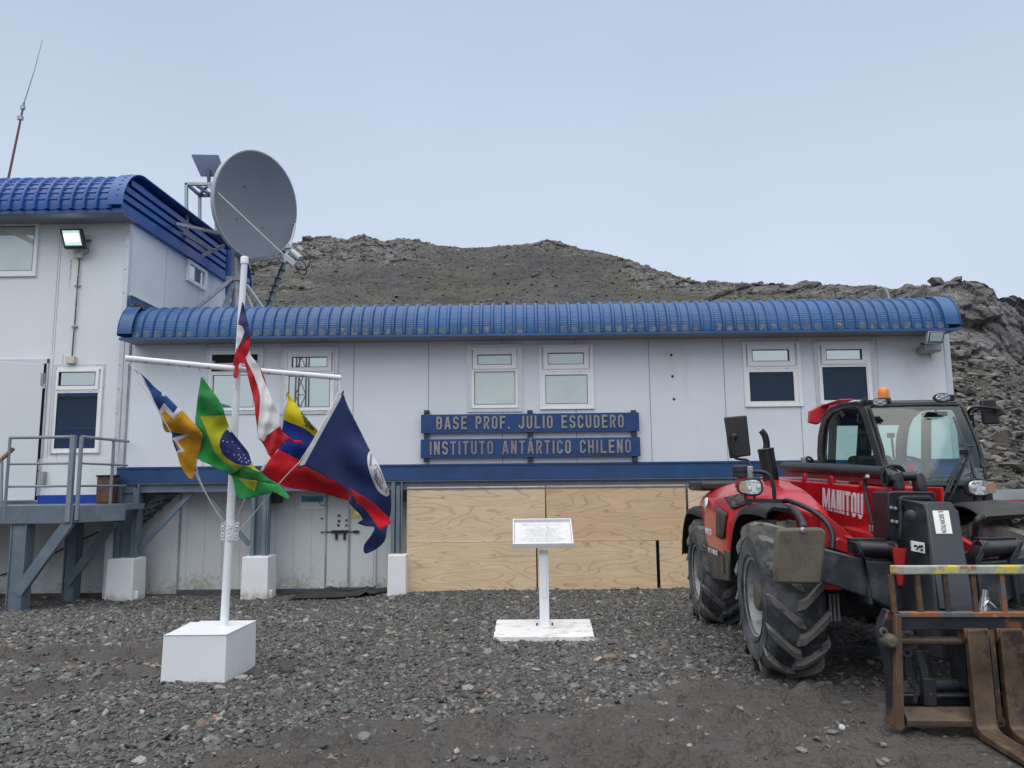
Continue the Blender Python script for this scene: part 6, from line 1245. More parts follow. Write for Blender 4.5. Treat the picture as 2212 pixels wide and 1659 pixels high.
o = MB(); o.box((-1.10, 2.6, 1.50), (-.55, 3.55, 1.62)); o.build('rear_cover', M['plastic'], tg, bevel=.04)
# muffler and tail pipe
c_ = LV('6', 615, 560, 1.75); base = LV('6', 625, 655, 1.75); top_ = LV('6', 598, 470, 1.75); dirr = (top_-base).normalized(); top_.x = base.x = c_.x
o = MB(); o.lathe([(0, -.1), (.085, -.1), (.085, .0), (.085, .36), (.09, .362), (.09, .375), (.08, .385), (0, .39)], Mrt((c_.x, 1.75, base.z-.04), (-.12, 0, 1)), 28); mf = o.build('muffler', M['black'], tg, smooth=40)
o = MB(); o.tube([V((c_.x-.045, 1.75, base.z+.32)), LV('6', 590, 430, 1.75), LV('6', 578, 375, 1.75), LV('6', 555, 345, 1.75)], [.036, .036, .036, .034], 16, 4); o.build('tail_pipe', M['black'], mf, smooth=50)
# air pre-cleaner with red stem
c_ = LV('6', 430, 600, 1.15); o = MB(); o.lathe([(0, 0), (.092, 0), (.092, .03), (.085, .035), (.085, .05), (.092, .055), (.090, .105), (.07, .12), (0, .125)], Matrix.Translation(c_-V((0, 0, .06))), 28); ac = o.build('air_precleaner', M['plastic'], tg, smooth=40)
o = MB(); o.lathe([(0, -.2), (.075, -.16), (.05, -.07), (.05, -.05), (0, -.05)], Matrix.Translation(c_), 20); o.build('stem', M['red'], ac, smooth=50)
# light bar bracket, mirror arm, head lamps, mirrors
o = MB(); a = LV('6', 455, 785, .15); b_ = LV('6', 695, 790, .10); o.bar(a, b_, .05, .035); o.tube([b_, LV('6', 740, 790, -.02), LV('6', 860, 840, -.22), LV('6', 960, 915, -.36), LV('6', 1005, 1000, -.42), LV('6', 1005, 1090, -.45)], .022, 12, 5)
o.tube([LV('6', 640, 785, .12), LV('6', 630, 680, .12), LV('6', 590, 615, .14), LV('6', 505, 602, .16)], .018, 12, 5); o.build('lamp_bracket', M['black'], tg, smooth=50)
def headlamp(k, c, w_, h_, v, amber_left, name='headlight'):
    p = LV(k, *c, v); n_ = 28; yawd = .0
    def outline(sx, sz): 
        r_ = []
        for i in range(n_):
            a = 2*math.pi*i/n_; ca, sa = math.cos(a), math.sin(a); x = math.copysign(abs(ca)**.72, ca)*w_/2*sx; z = math.copysign(abs(sa)**.62, sa)*h_/2*sz
            tp = 1-.28*max(0, (-x if amber_left else x)/(w_/2)); r_.append((x, z*tp))
        return r_
    o = MB(); rs = [(1, 1, .0), (1.03, 1.03, .015), (1., 1., .05), (.6, .6, .11)]
    o.loft([[V((p.x+x, v+d, p.z+z)) for x, z in outline(sx, sz)] for sx, sz, d in rs]); hl = o.build(name, M['plastic'], tg, smooth=50)
    o = MB(); o.loft([[V((p.x+x, v-.006-.012*b_, p.z+z)) for x, z in outline(sx, sx)] for sx, b_ in ((.86, 0), (.80, 1))]); 
    ls = o.build('lens', M['lens'], hl, smooth=60)
    o = MB(); s_ = -1 if amber_left else 1; o.loft([[V((p.x+s_*w_*.32+x*.28, v-.0195, p.z+z*.66)) for x, z in outline(1, 1)], [V((p.x+s_*w_*.32+x*.28, v-.023, p.z+z*.62)) for x, z in outline(1, 1)]]); o.build('indicator', pmat('indicator_'+str(s_), (.52, .33, .22), .2, metal=.3), hl)
    o = MB()
    for dx, dz, sx, sz in ((-.12*s_, .0, .09, .33), (-.12*s_, .3, .12, .08), (-.3*s_, .06, .08, .1), (.04*s_, -.05, .06, .1), (-.12*s_, -.32, .14, .06)): o.box((p.x+w_*(dx-sx), v-.026, p.z+h_*(dz-sz)), (p.x+w_*(dx+sx), v-.0215, p.z+h_*(dz+sz)))
    o.build('lens_facet', pmat('facet', (.85, .87, .9), .15, metal=.3, var=.3, vs=60), hl, bevel=.003)
    o = MB(); o.box((p.x-.05, v+.02, p.z-h_*.5-.06), (p.x-.03, v+.05, p.z-h_*.3)); o.box((p.x+.03, v+.02, p.z-h_*.5-.06), (p.x+.05, v+.05, p.z-h_*.3)); o.build('stalk', M['black'], hl)
headlamp('6', (487, 702), .225, .155, .15, True); headlamp('6', (1942, 706), .25, .155, .12, False)
def worklamp(k, c, v, w_, h_):
    p = LV(k, *c, v); o = MB(); n_ = 28; el = lambda s_, d: [V((p.x+math.cos(a)*w_/2*s_, v+d, p.z+math.sin(a)*h_/2*s_)) for a in [2*math.pi*i/n_ for i in range(n_)]]
    o.loft([el(1, 0), el(1.02, .012), el(.98, .03), el(.6, .08)]); wl = o.build('work_light', M['plastic'], tg, smooth=50); o = MB(); o.loft([el(.80, -.002), el(.74, -.010)]); o.build('lens', M['lens'], wl, smooth=60)
    o = MB()
    for sx, sz in ((-.45, .35), (.45, .35), (-.45, -.35), (.45, -.35), (0, 0)): o.box((p.x+sx*w_*.5-.018, v-.014, p.z+sz*h_*.5-.010), (p.x+sx*w_*.5+.018, v-.009, p.z+sz*h_*.5+.010))
    o.build('facet', M['chrome'], wl, bevel=.003)
    return p
p1_ = worklamp('6', (1303, 168), .60, .155, .085); p2_ = worklamp('6', (1700, 137), .60, .165, .088)
o = MB(); o.box((p1_.x-.16, .62, p1_.z-.02), (p1_.x-.06, .66, p1_.z+.03)); o.box((p1_.x-.13, .60, p1_.z-.03), (p1_.x-.115, .68, p1_.z+.05)); o.box((p2_.x+.06, .62, p2_.z-.03), (p2_.x+.12, .66, p2_.z+.03)); o.build('lamp_mount', M['black'], tg, bevel=.006)
c_ = LV('6', 1330, 150, .85); o = MB(); o.lathe([(0, -.02), (.066, -.02), (.062, .01), (.056, .015), (0, .015)], Matrix.Translation(c_), 24); bc = o.build('beacon', M['black'], tg, smooth=40); o = MB(); o.lathe([(.056, .015), (.056, .06), (.050, .10), (.036, .118), (0, .12)], Matrix.Translation(c_), 24); o.build('lens', M['amber'], bc, smooth=60)
# mirrors
def mirror(cs, v, k='6', t=.06, name='mirror'):
    o = MB(); pts = [LV(k, *c, v) for c in cs]; c0 = sum(pts, V())/4; o.loft([pts, [c0+(p-c0)*1.03+V((0, .02, 0)) for p in pts], [c0+(p-c0)*.9+V((0, t, 0)) for p in pts]]); return o.build(name, M['plastic'], tg, bevel=.014)
mirror([(325, 262), (465, 250), (492, 500), (362, 518)], .40); mirror([(1942, 150), (2036, 145), (2066, 300), (1962, 305)], .72)
o = MB(); o.lathe([(0, 0), (.032, 0), (.032, .02), (.02, .03), (0, .03)], Mrt(LV('6', 385, 382, .40), (0, -1, 0)), 16)
o.tube([LV('6', 378, 385, .365), LV('6', 380, 460, .365), LV('6', 385, 510, .37), LV('6', 420, 525, .4), LV('6', 465, 530, .4), LV('6', 485, 560, .3), LV('6', 488, 615, .2)], .012, 10, 4); o.build('mirror_arm', M['black'], tg, smooth=50)
o = MB(); o.tube([LV('6', 1860, 300, .85), LV('6', 1858, 250, .8), LV('6', 1880, 205, .72), LV('6', 1940, 196, .68), LV('6', 2045, 210, .68)], .014, 10, 4); o.lathe([(0, 0), (.03, 0), (.03, .02), (0, .03)], Mrt(LV('6', 2040, 212, .70), (0, -1, 0)), 14); q_ = LV('6', 1866, 300, .84); o.box((q_.x-.02, .8, q_.z-.05), (q_.x+.03, .87, q_.z+.08)); o.build('mirror_arm', M['black'], tg, smooth=50)
o = MB(); q_ = LV('6', 1872, 300, .80); o.tube([q_-V((0, 0, .04)), q_+V((0.0, 0, .02))], .016, 10); o.build('washer_jet', M['sticker'], tg)
o = MB(); a = LV('6', 420, 740, .15)
q_ = LV('6', 487, 605, .2); o.box((q_.x-.022, .18, q_.z-.06), (q_.x+.022, .22, q_.z+.05)); o.build('clamp', M['galv'], tg, bevel=.006)
# ------------------------------------------------------------------ cab
uL, uR = .18, 1.12
def cabpt(k, x, y, u): return LU(k, x, y, u)
# pillar lines on the side (u = uL): outer outline of the cab side
so_ = [(910, 562), (905, 480), (910, 380), (922, 320), (940, 250), (985, 200), (1060, 172), (1150, 160), (1195, 172), (1215, 215), (1250, 330), (1290, 460), (1325, 590)]
si_ = [(945, 562), (938, 480), (945, 380), (952, 330), (968, 280), (1005, 235), (1075, 208), (1150, 200), (1170, 215), (1190, 260), (1218, 360), (1255, 480), (1282, 585)]
so3 = [cabpt('6', *p, uL) for p in so_]; si3 = [cabpt('6', *p, uL) for p in si_]
def loopband(mb, A_, B_, off):
    rings = [[a, b_, b_+off, a+off] for a, b_ in zip(A_, B_)]; mb.loft(rings)
cf = MB(); loopband(cf, so3, si3, V((.06, 0, 0)))
sh = uR-uL
loopband(cf, [p+V((sh-.06, 0, 0)) for p in so3], [p+V((sh-.06, 0, 0)) for p in si3], V((.06, 0, 0)))
# lower sill bars and roof cross members, rear pillars
cf.bar(so3[0]+V((.03, 0, -.02)), so3[-1]+V((.03, 0, -.02)), .06, .10); cf.bar(so3[0]+V((sh-.03, 0, -.40)), so3[-1]+V((sh-.03, 0, -.40)), .06, .10); cf.bar(so3[0]+V((sh-.03, 0, 0)), so3[0]+V((sh-.03, 0, -.4)), .06, .08)
tp = so3[8]; cf.box((uL+.06, tp.y-.02, tp.z-.075), (uR-.06, tp.y+.06, tp.z-.03)); cf.box((uL+.06, so3[4].y-.05, so3[4].z-.12), (uR-.06, so3[4].y+.02, so3[4].z))
bt_ = so3[-1]; cf.box((uL, bt_.y-.03, 1.02), (uR, bt_.y+.05, bt_.z-.10)); cf.box((uL+.06, so3[0].y-.06, 1.1), (uR-.06, so3[0].y, 1.42))
pm_ = LV('6', 1572, 400, 2.18); cf.bar((pm_.x, so3[2].y, 1.4), (pm_.x-.02, so3[4].y, so3[4].z-.05), .10, .05, (0, 1, 0)); cf.bar((.62, so3[2].y, 1.4), (.66, so3[4].y, so3[4].z-.05), .16, .05, (0, 1, 0)); cf.bar((uL+.1, so3[2].y, 1.4), (uL+.12, so3[4].y, so3[4].z-.05), .08, .05, (0, 1, 0))
cab = cf.build('cab', M['plastic'], tg, bevel=.012)
o = MB(); rr = [so3[i] for i in range(4, 9)]; o.loft([[p+V((.0, 0, .002)), p+V((sh, 0, .002)), p+V((sh, 0, -.045)), p+V((0, 0, -.045))] for p in rr]); o.build('cab_roof', M['black'], tg, bevel=.01)
o = MB(); o.prism([LU('6', *p, .30) for p in ((985, 185), (1030, 182), (1010, 215), (955, 240))] , (.7, 0, 0)); 
pr_ = [(930, 185), (1040, 182), (1000, 225), (918, 305), (862, 292), (866, 222)]
q3 = [LV('6', *p, 2.75) for p in pr_]; o.prism(q3, (.0, .10, 0)); o.prism([q3[0], q3[1], q3[1]+V((0, -.5, .02)), q3[0]+V((0.05, -.5, .02))], (0, 0, -.02)); o.build('rear_visor', M['redflat'], tg, bevel=.012)
# glass
o = MB(); o.add([p+V((.02, 0, 0)) for p in si3], [tuple(range(len(si3)))]); o.build('side_window', M['sideglass'], cab)
o = MB(); o.add([p+V((sh-.02, 0, 0)) for p in si3], [tuple(range(len(si3)))]); o.build('side_window', M['sideglass'], cab)
wt, wb = so3[8]+V((0, -.012, -.035)), so3[-1]+V((0, -.012, -.15)); o = MB(); m1 = so3[10]+V((0, -.025, 0))
rows_ = [[V((uL+.035+(sh-.07)*i/10, p.y-.05*math.sin(math.pi*i/10), p.z)) for i in range(11)] for p in (wt, so3[9]+V((0, -.014, 0)), m1, so3[11]+V((0, -.02, 0)), wb)]
o.loft(rows_, False, False); o.build('windscreen', M['windscreen'], cab, smooth=60)
o = MB()
for xx in (uL+.035, uR-.035): o.tube([V((xx, r_[0].y-.006, r_[0].z)) for r_ in rows_], .014, 8)
o.tube([p+V((0, -.005, 0)) for p in rows_[0]], .016, 8); o.tube([p+V((0, -.005, 0)) for p in rows_[-1]], .02, 8); o.build('windscreen_seal', M['blackrub'], cab, smooth=50)
o = MB(); o.add([V((uL+.06, so3[2].y+.01, 1.44)), V((uR-.06, so3[2].y+.01, 1.44)), V((uR-.06, so3[4].y, so3[4].z-.1)), V((uL+.06, so3[4].y, so3[4].z-.1))], [(0, 1, 2, 3)]); o.build('rear_window', M['sideglass'], cab)
# interior
o = MB(); o.box((.40, 1.45, 1.25), (.90, 1.95, 1.42)); o.box((.42, 1.88, 1.42), (.88, 2.02, 1.88)); o.build('seat', M['seat'], cab, bevel=.05, segs=3)
o = MB(); c_ = LV('6', 1508, 580, 1.10); M_ = Mrt(c_, (0, -.62, .78)); n_ = 28; o.loft([[M_ @ V(((.18+.014*math.cos(b))*math.cos(a), (.18+.014*math.cos(b))*math.sin(a), .014*math.sin(b))) for b in [2*math.pi*k/8 for k in range(8)]] for a in [2*math.pi*k/n_ for k in range(n_+1)]], True, False)
for a in (0, 2.1, 4.2): o.bar(c_, M_ @ V((.18*math.cos(a), .18*math.sin(a), 0)), .03, .012)
sw = o.build('steering_wheel', M['black'], cab, smooth=50); o = MB(); o.lathe([(0, .02), (.05, .015), (.06, -.02), (0, -.03)], M_, 20); o.build('boss', M['redflat'], sw, smooth=50)
o = MB(); o.box((.34, .72, 1.18), (1.04, 1.0, 1.52)); o.tube([(c_.x, 1.0, 1.35), (c_.x, 1.12, c_.z-.02)], .04, 10); o.build('dashboard', M['black'], cab, bevel=.03)
o = MB(); a = cabpt('6', 1000, 385, .5); o.tube([LU('6', 985, 560, .45), LU('6', 1000, 380, .45)], [.012, .012], 8); q_ = LU('6', 1000, 380, .45); o.box((q_.x-.02, q_.y-.04, q_.z-.02), (q_.x+.02, q_.y+.04, q_.z+.03)); o.tube([LV('6', 1392, 520, 1.5), LV('6', 1378, 385, 1.5)], .012, 8); q_ = LV('6', 1374, 378, 1.5); o.box((q_.x-.035, 1.48, q_.z-.02), (q_.x+.03, 1.52, q_.z+.03)); o.build('control_lever', M['black'], cab)
o = MB(); c_ = LU('6', 1075, 245, uL-.005)
for dx in (-.02, .03): o.lathe([(0, 0), (.022, 0), (.02, .02), (0, .022)], Mrt(c_+V((0, dx, dx*.6)), (-1, 0, 0)), 12)
for yy_ in (248, 278): q_ = LU('6', 1171, yy_, uL-.003); o.box((q_.x-.012, q_.y-.02, q_.z-.014), (q_.x+.005, q_.y+.02, q_.z+.014))
o.build('window_catch', M['black'], cab)
o = MB(); a = LV('6', 1605, 235, .85); 
for (x, y), (x2, y2), hy in (((1602, 236), (1725, 226), 190), ((1235, 270), (1320, 268), 205)):
    p = LV('6', x, y, .92); q_ = LV('6', x2, y2, .92); o.box((p.x, .90, p.z-.03), (q_.x, 1.05, p.z+.015)); m_ = (p+q_)/2; o.tube([m_, V((m_.x, 1.0, 2.33))], .01, 6)
o.build('sun_visor', M['black'], cab, bevel=.01)
# wiper
def onws(x, y, off=-.06):
    a = V((0, wt.y, wt.z)); b_ = V((0, wb.y, wb.z)); d = LV('6', x, y, 0); d2 = LV('6', x, y, 1); n = V((0, b_.z-a.z, -(b_.y-a.y))); 
    t = ((a-d).dot(n))/((d2-d).dot(n)); p = d+(d2-d)*t; return p+V((0, off, 0))
o = MB(); o.tube([onws(1748, 262), onws(1790, 380), onws(1830, 450)], .012, 6); o.tube([onws(1830, 450), onws(1858, 540), onws(1880, 640)], .016, 6); o.tube([onws(1810, 442, -.09), onws(1858, 446, -.09)], .014, 6)
o.tube([onws(1815, 450, -.09), onws(1790, 510, -.09), onws(1668, 785, -.08)], .013, 6); o.tube([onws(1850, 455, -.09), onws(1715, 785, -.08)], .012, 6); o.tube([onws(1795, 500, -.10), onws(1740, 640, -.1), onws(1700, 740, -.1)], .009, 6); q_ = onws(1800, 490, -.09); o.box((q_.x-.03, q_.y-.02, q_.z-.035), (q_.x+.03, q_.y+.02, q_.z+.03)); o.build('wiper', M['black'], cab, smooth=50)
o = MB(); a = onws(1808, 250, -.02); o.tube([LU('6', 1820, 270, uR), LU('6', 1850, 360, uR)], .022, 8); o.build('door_hinge', M['black'], cab)
# ------------------------------------------------------------------ boom
bu0, bu1 = -.20, .16
def LUz(k, x, y, u=bu0): return LU(k, x, y, u)
P0, P1, P2 = LUz('6', 690, 648), LUz('6', 1370, 702), LUz('6', 1370, 1080); P1b = LUz('6', 1288, 700); P2b = LUz('6', 1255, 1000)
o = MB()
side = [V((bu0, 3.4, P0.z+.03)), V((bu0, P1b.y, P1b.z)), V((bu0, P1b.y, P1b.z-.40)), V((bu0, 1.0, 1.15)), V((bu0, 3.4, 1.22))]
o.prism(side, (bu1-bu0, 0, 0)); boom = o.build('boom', M['red'], tg, bevel=.015)
# raised side flange and seam along the beam
o = MB(); a = LUz('6', 945, 820); b_ = LUz('6', 1245, 880); o.bar(V((bu0-.002, a.y+1.0, a.z+.02)), V((bu0-.002, b_.y, b_.z)), .010, .006); o.build('weld_seam', M['red'], boom)
o = MB(); plate_ = [LUz('6', x, y, bu0-.02) for x, y in ((1285, 702), (1372, 706), (1378, 1075), (1362, 1088), (1338, 1085), (1300, 1030), (1270, 990))]
o.prism(plate_, (.02, 0, 0)); o.build('collar_plate', M['red'], boom, bevel=.006); o = MB(); o.prism([p+V((bu1-bu0+.02, 0, 0)) for p in plate_], (.02, 0, 0)); o.build('collar_plate', M['red'], boom, bevel=.006)
o = MB()
for x, y in ((1280, 785), (1304, 790), (1297, 935), (1322, 943)): o = MB(); o.lathe([(0, 0), (.015, 0), (.013, .016), (0, .018)], Mrt(LUz('6', x, y, bu0-.022), (-1, 0, 0)), 6); o.build('bolt', M['rust'], boom)
# lifting eyes on top of the beam
for x, y0_, y1_ in ((830, 612, 655), (998, 628, 675), (1190, 665, 705)):
    a = LUz('6', x-15, y1_, bu0+.01); b_ = LUz('6', x+17, y1_+3, bu0+.01); t_ = LUz('6', x, y0_, bu0+.01); o = MB(); n_ = 10; m_ = (a+b_)/2; hw = (a-b_).length/2
    pts = [V((bu0+.0, m_.y+hw, m_.z-.02))]+[V((bu0+.0, m_.y+hw*math.cos(q)*.7, t_.z-hw*.7+hw*.7*math.sin(q))) for q in [math.pi*i/n_ for i in range(n_+1)]]+[V((bu0+.0, m_.y-hw, m_.z-.02))]; o.prism(pts, (.018, 0, 0)); o.build('lifting_eye', M['red'], boom)
# lettering on the beam: slanting slightly forward like the photo
A0, A1, B0_, B1_ = LUz('6', 945, 705, bu0-.001), LUz('6', 1200, 745, bu0-.001), LUz('6', 1200, 905, bu0-.001), LUz('6', 945, 838, bu0-.001)
blocktext('MANITOU', 1, 1, .004, .155, 'lettering', M['decal'], boom, lambda x, y, d: B1_.lerp(B0_, x).lerp(A0.lerp(A1, x), y)+V((-d-.001, 0, 0)), .09, .44)
# black slide tube / tilt cylinder on top
a = LU('6', 700, 570, -.12); b_ = LU('6', 1345, 612, -.12); o = MB(); o.tube([a, b_], [.055, .055], 20); o.tube([b_, b_+(b_-a).normalized()*.06], [.068, .068], 20); o.build('tilt_cylinder', M['black'], tg, smooth=40)
o = MB(); q_ = LU('6', 775, 605, -.1); o.bar(a+V((.1, 0, -.08)), b_+V((.1, 0, -.07)), .16, .06); o.build('boom_top_plate', M['redflat'], boom)
o = MB(); q_ = LU('6', 822, 530, -.1); o.box((q_.x-.02, q_.y-.03, q_.z-.04), (q_.x+.02, q_.y+.03, q_.z+.03)); o.build('hose_fitting', M['galv'], tg, bevel=.005)
o = MB(); o.tube([q_, q_+V((.06, 0, .03)), LU('6', 890, 545, .02), LU('6', 905, 575, .02)], .014, 8, 4); o.tube([q_-V((0, 0, .02)), q_+V((.05, 0, .0)), LU('6', 875, 550, .0)], .012, 8, 4); o.build('hose', M['blackrub'], tg, smooth=50)
o = MB(); hz = [(1222, 638), (1208, 660), (1215, 740), (1240, 850), (1262, 950), (1268, 1000), (1300, 1045)]; o.tube([LU('6', x, y, bu0-.045) for x, y in hz], .018, 12, 5)
q_ = LU('6', 1225, 636, bu0-.045); o.build('side_hose', M['blackrub'], tg, smooth=50); o = MB(); q_ = LU('6', 1250, 965, bu0-.05); o.box((q_.x-.01, q_.y-.05, q_.z-.02), (q_.x+.03, q_.y+.03, q_.z+.03)); o.tube([LU('6', 1228, 632, bu0-.045), LU('6', 1215, 645, bu0-.045)], .018, 8); o.build('hose_fitting', M['galv'], tg, bevel=.004)
# ------------------------------------------------------------------ boom head (black)
hd = MB()
fr = [LV('6', x, y, -.78) for x, y in ((1352, 732), (1395, 725), (1640, 728), (1660, 745), (1660, 800), (1440, 800), (1440, 1060), (1425, 1068), (1360, 1030))]
hd.prism(fr, (0, .30, 0)); hd.box((fr[5].x, -.70, 1.02), (fr[3].x+.0, -.45, fr[3].z-.06)); head = hd.build('boom_head', M['black'], tg, bevel=.012)
o = MB(); fr2 = [LV('6', x, y, -.82) for x, y in ((1430, 770), (1450, 755), (1620, 755), (1640, 775), (1640, 800), (1620, 780), (1460, 780), (1450, 790), (1450, 1040), (1430, 1030))]; o.prism(fr2, (0, .05, 0)); o.build('head_rim', M['blackworn'], head, bevel=.006)
o = MB()
for x, y in ((1376, 830), (1402, 835), (1383, 915), (1410, 920)): o = MB(); o.lathe([(0, 0), (.014, 0), (.014, .02), (0, .022)], Mrt(LV('6', x, y, -.785), (-.5, -1, 0)), 6); o.build('bolt', M['galv'], head)
# top pin lugs with cross pin
o = MB()
for pts in (((1380, 620), (1405, 605), (1440, 608), (1455, 640), (1468, 720), (1415, 722), (1400, 660), (1385, 660)), ((1535, 612), (1560, 602), (1585, 615), (1600, 660), (1610, 728), (1555, 728), (1545, 680))): o = MB(); o.prism([LV('6', x, y, -.72) for x, y in pts], (0, .12, 0)); o.build('pin_lug', M['blackworn'], head, bevel=.01)
a = LV('6', 1345, 640, -.66); b_ = LV('6', 1600, 640, -.66); o = MB(); o.tube([LV('6', 1440, 635, -.66), LV('6', 1545, 632, -.66)], .036, 16); o.build('pin', M['black'], head, smooth=40)
o = MB(); 
for i, (x, r_) in enumerate(((1330, .075), (1352, .068), (1372, .06), (1392, .045))): q_ = LV('6', x, 640, -.60+.0*i); o.tube([q_, q_+V((.028, 0, 0))], r_, 20)
o.build('cylinder_end', M['black'], head, smooth=40); o = MB(); o.tube([LV('6', 1325, 680, -.6), LV('6', 1320, 620, -.6), LV('6', 1345, 575, -.6), LV('6', 1400, 565, -.6), LV('6', 1440, 578, -.6), LV('6', 1462, 610, -.6)], .011, 8, 5); o.tube([LV('6', 1340, 660, -.55), LV('6', 1350, 600, -.55), LV('6', 1405, 575, -.55), LV('6', 1450, 600, -.55)], .011, 8, 5); o.build('hose', M['blackrub'], head, smooth=50)
# the drooping neck with its smooth front cover
vt, vb = -.98, -1.30
T1, T2, T3, T4 = LV('6', 1450, 792, vt+.12), LV('6', 1580, 800, vt), LV('6', 1745, 798, vt), LV('6', 1790, 860, vt+.02)
B1, B2, B3 = LV('7', 1560, 650, vb+.10), LV('7', 1660, 650, vb), LV('7', 1898, 650, vb)
o = MB(); bk = .34
o.loft([[T1+V((0, 0, .02)), V((T2.x, T2.y, T2.z+.0)), V((T3.x, T3.y, T3.z)), V((T3.x+.02, T3.y+bk, T3.z)), V((T1.x, T1.y+.2, T1.z+.02))], [V((T1.x+.02, T1.y, T1.z-.05)), V((T2.x+.01, vt-.03, T2.z-.06)), V((T4.x, T4.y-.03, T2.z-.06)), V((T4.x+.0, vt+bk, T4.z)), V((T1.x+.02, vt+bk, T1.z-.05))],
        [V((B1.x-.02, vb+.18, B2.z)), V((B2.x, vb, B2.z)), V((B3.x, vb, B3.z)), V((B3.x, vb+bk, B3.z)), V((B1.x-.02, vb+bk, B1.z))], [V((B1.x, vb+.10, .40)), V((B2.x+.02, vb-.04, .40)), V((B3.x+.02, vb-.04, .40)), V((B3.x+.02, vb+.2, .40)), V((B1.x+.02, vb+.2, .40))]])
neck = o.build('boom_neck', M['black'], tg, bevel=.012)
def onneck(k, x, y, off=.006):
    # front plane through T2, T3', B2
    a = V((T2.x+.01, vt-.03, T2.z-.06)); b_ = V((T4.x, vt-.01, T2.z-.06)); c = V((B2.x, vb, B2.z)); n = (b_-a).cross(c-a).normalized()
    if n.y > 0: n = -n
    d1 = LV(k, x, y, -.5); d2 = LV(k, x, y, -1.5); t = (a-d1).dot(n)/(d2-d1).dot(n); return d1+(d2-d1)*t+n*off, n
cov = [onneck('6', x, y, .012)[0] for x, y in ((1580, 812), (1600, 800), (1735, 800), (1755, 815), (1790, 905))]+[onneck('7', x, y, .012)[0] for x, y in ((1890, 640), (1672, 645))]
nn2 = onneck('6', 1650, 900)[1]; o = MB(); o.prism(cov, nn2*.014); o.build('neck_cover', M['blackworn'] if False else pmat('smooth_black_cover', (.034, .039, .049), .36, var=.2, vs=3, layers=[((.06, .064, .07), 6, .6, .85)]), neck, bevel=.010)
lb = [onneck('6', x, y, .0275)[0] for x, y in ((1622, 858), (1724, 858), (1749, 1003), (1646, 1003))]; o = MB(); o.prism(lb, nn2*.002); lbo = o.build('name_label', M['sticker'], neck)
tx = text('B. RISOPATRON', 1, 1, 'lettering', M['ink'], lbo, Matrix.Identity(4), 1, .01)
for v in tx.data.vertices:   # text reads downwards along the label
    x, y, z = v.co; tl, tr, br_, bl = lb; u_ = .62+ (y-.5)*.22-.06*0; v_ = .02+x*.95; p = tl.lerp(tr, 1).lerp(br_, v_); q_ = tl.lerp(bl, v_); v.co = q_.lerp(p, .50+(y-.5)*.30)+nn2*(.0028+.0006*z)
o = MB(); q4 = [LV('6', x, y, -1.10) for x, y in ((1516, 1040), (1572, 1050), (1577, 1117), (1520, 1105))]
q4 = [V((p.x, -1.13+.06*i_, p.z)) for p, i_ in zip(q4, (1, 0, 0, 1))]; o.prism(q4, (0, .02, 0)); lb2 = o.build('pictogram_label', M['sticker'], neck)
o = MB()
for (x, y, s_) in ((1525, 1072, .012), (1545, 1080, .010), (1560, 1075, .014), (1535, 1092, .008), (1565, 1098, .010)): q_ = LV('6', x, y, -1.125); o.box((q_.x-s_, -1.134, q_.z-s_*.7), (q_.x+s_, -1.131, q_.z+s_*.7))
o.build('pictogram', M['ink'], lb2)
o = MB(); q_ = LV('6', 1492, 880, -.98); o.lathe([(0, 0), (.042, 0), (.04, .02), (.03, .028), (0, .03)], Mrt(q_+V((0.0, -.02, 0)), (-.8, -1, 0)), 20); o.build('pivot_cap', M['blackworn'], neck, smooth=40)
# ------------------------------------------------------------------ stabiliser arms and pads
def stab(s_):
    vv = -.86; o = MB()
    a = V((-.83*s_, vv, 0)); pts = [V((-.98*s_, vv, 1.06)), V((-.83*s_, vv, 1.105)), V((-.50*s_, vv, 1.015)), V((-.24*s_, vv, 1.00)), V((-.22*s_, vv, .66)), V((-.34*s_, vv, .645)), V((-.52*s_, vv, .74)), V((-.90*s_, vv, .87))]
    o.prism(pts, (0, .20, 0)); return o
for s_ in (1, -1):
    o = stab(s_); st_ = o.build('stabiliser_arm', M['blackworn'], tg, bevel=.014)
    o = MB()
    for uu in (-.52, -.27):
        us = uu*s_; o.prism([V((us-.012, -.90, .70)), V((us+.012, -.90, .70)), V((us+.02*-s_, -.90, 1.02)), V((us-.07*s_*1+.012, -.90, 1.15)), V((us-.07*s_-.02, -.90, 1.15)), V((us-.03, -.90, 1.02))], (0, .16, 0))
    o.build('arm_plate', M['blackworn'], st_, bevel=.005)
    o = MB(); o.tube([V((-.57*s_, -.84, 1.10)), V((-.32*s_, -.84, 1.09))], .058, 18); o.tube([V((-.36*s_, -.84, 1.09)), V((-.30*s_, -.84, 1.09))], .066, 18); o.box((-.60*s_, -.8, 1.06), (-.34*s_, -.70, 1.17)); o.build('arm_cylinder', M['black'], st_, bevel=.004)
pts = [LV('7', x, y, -.98) for x, y in ((672, 130), (940, 125), (972, 155), (940, 482), (648, 478), (650, 165))]
o = MB(); o.prism(pts, (0, .09, 0)); pad = o.build('stabiliser_foot', M['mud'], tg, bevel=.02)
o = MB(); q_ = LV('7', 818, 138, -.985); o.lathe([(0, 0), (.022, 0), (.020, .012), (0, .016)], Mrt(q_, (0, -1, 0)), 14); o.build('pad_bolt', M['chrome'], pad)
pts = [V((-p.x+.12, p.y+.05, p.z-.22)) for p in pts][::-1]; o = MB(); o.prism(pts, (0, .09, 0)); o.build('stabiliser_foot', M['mud'], tg, bevel=.02)
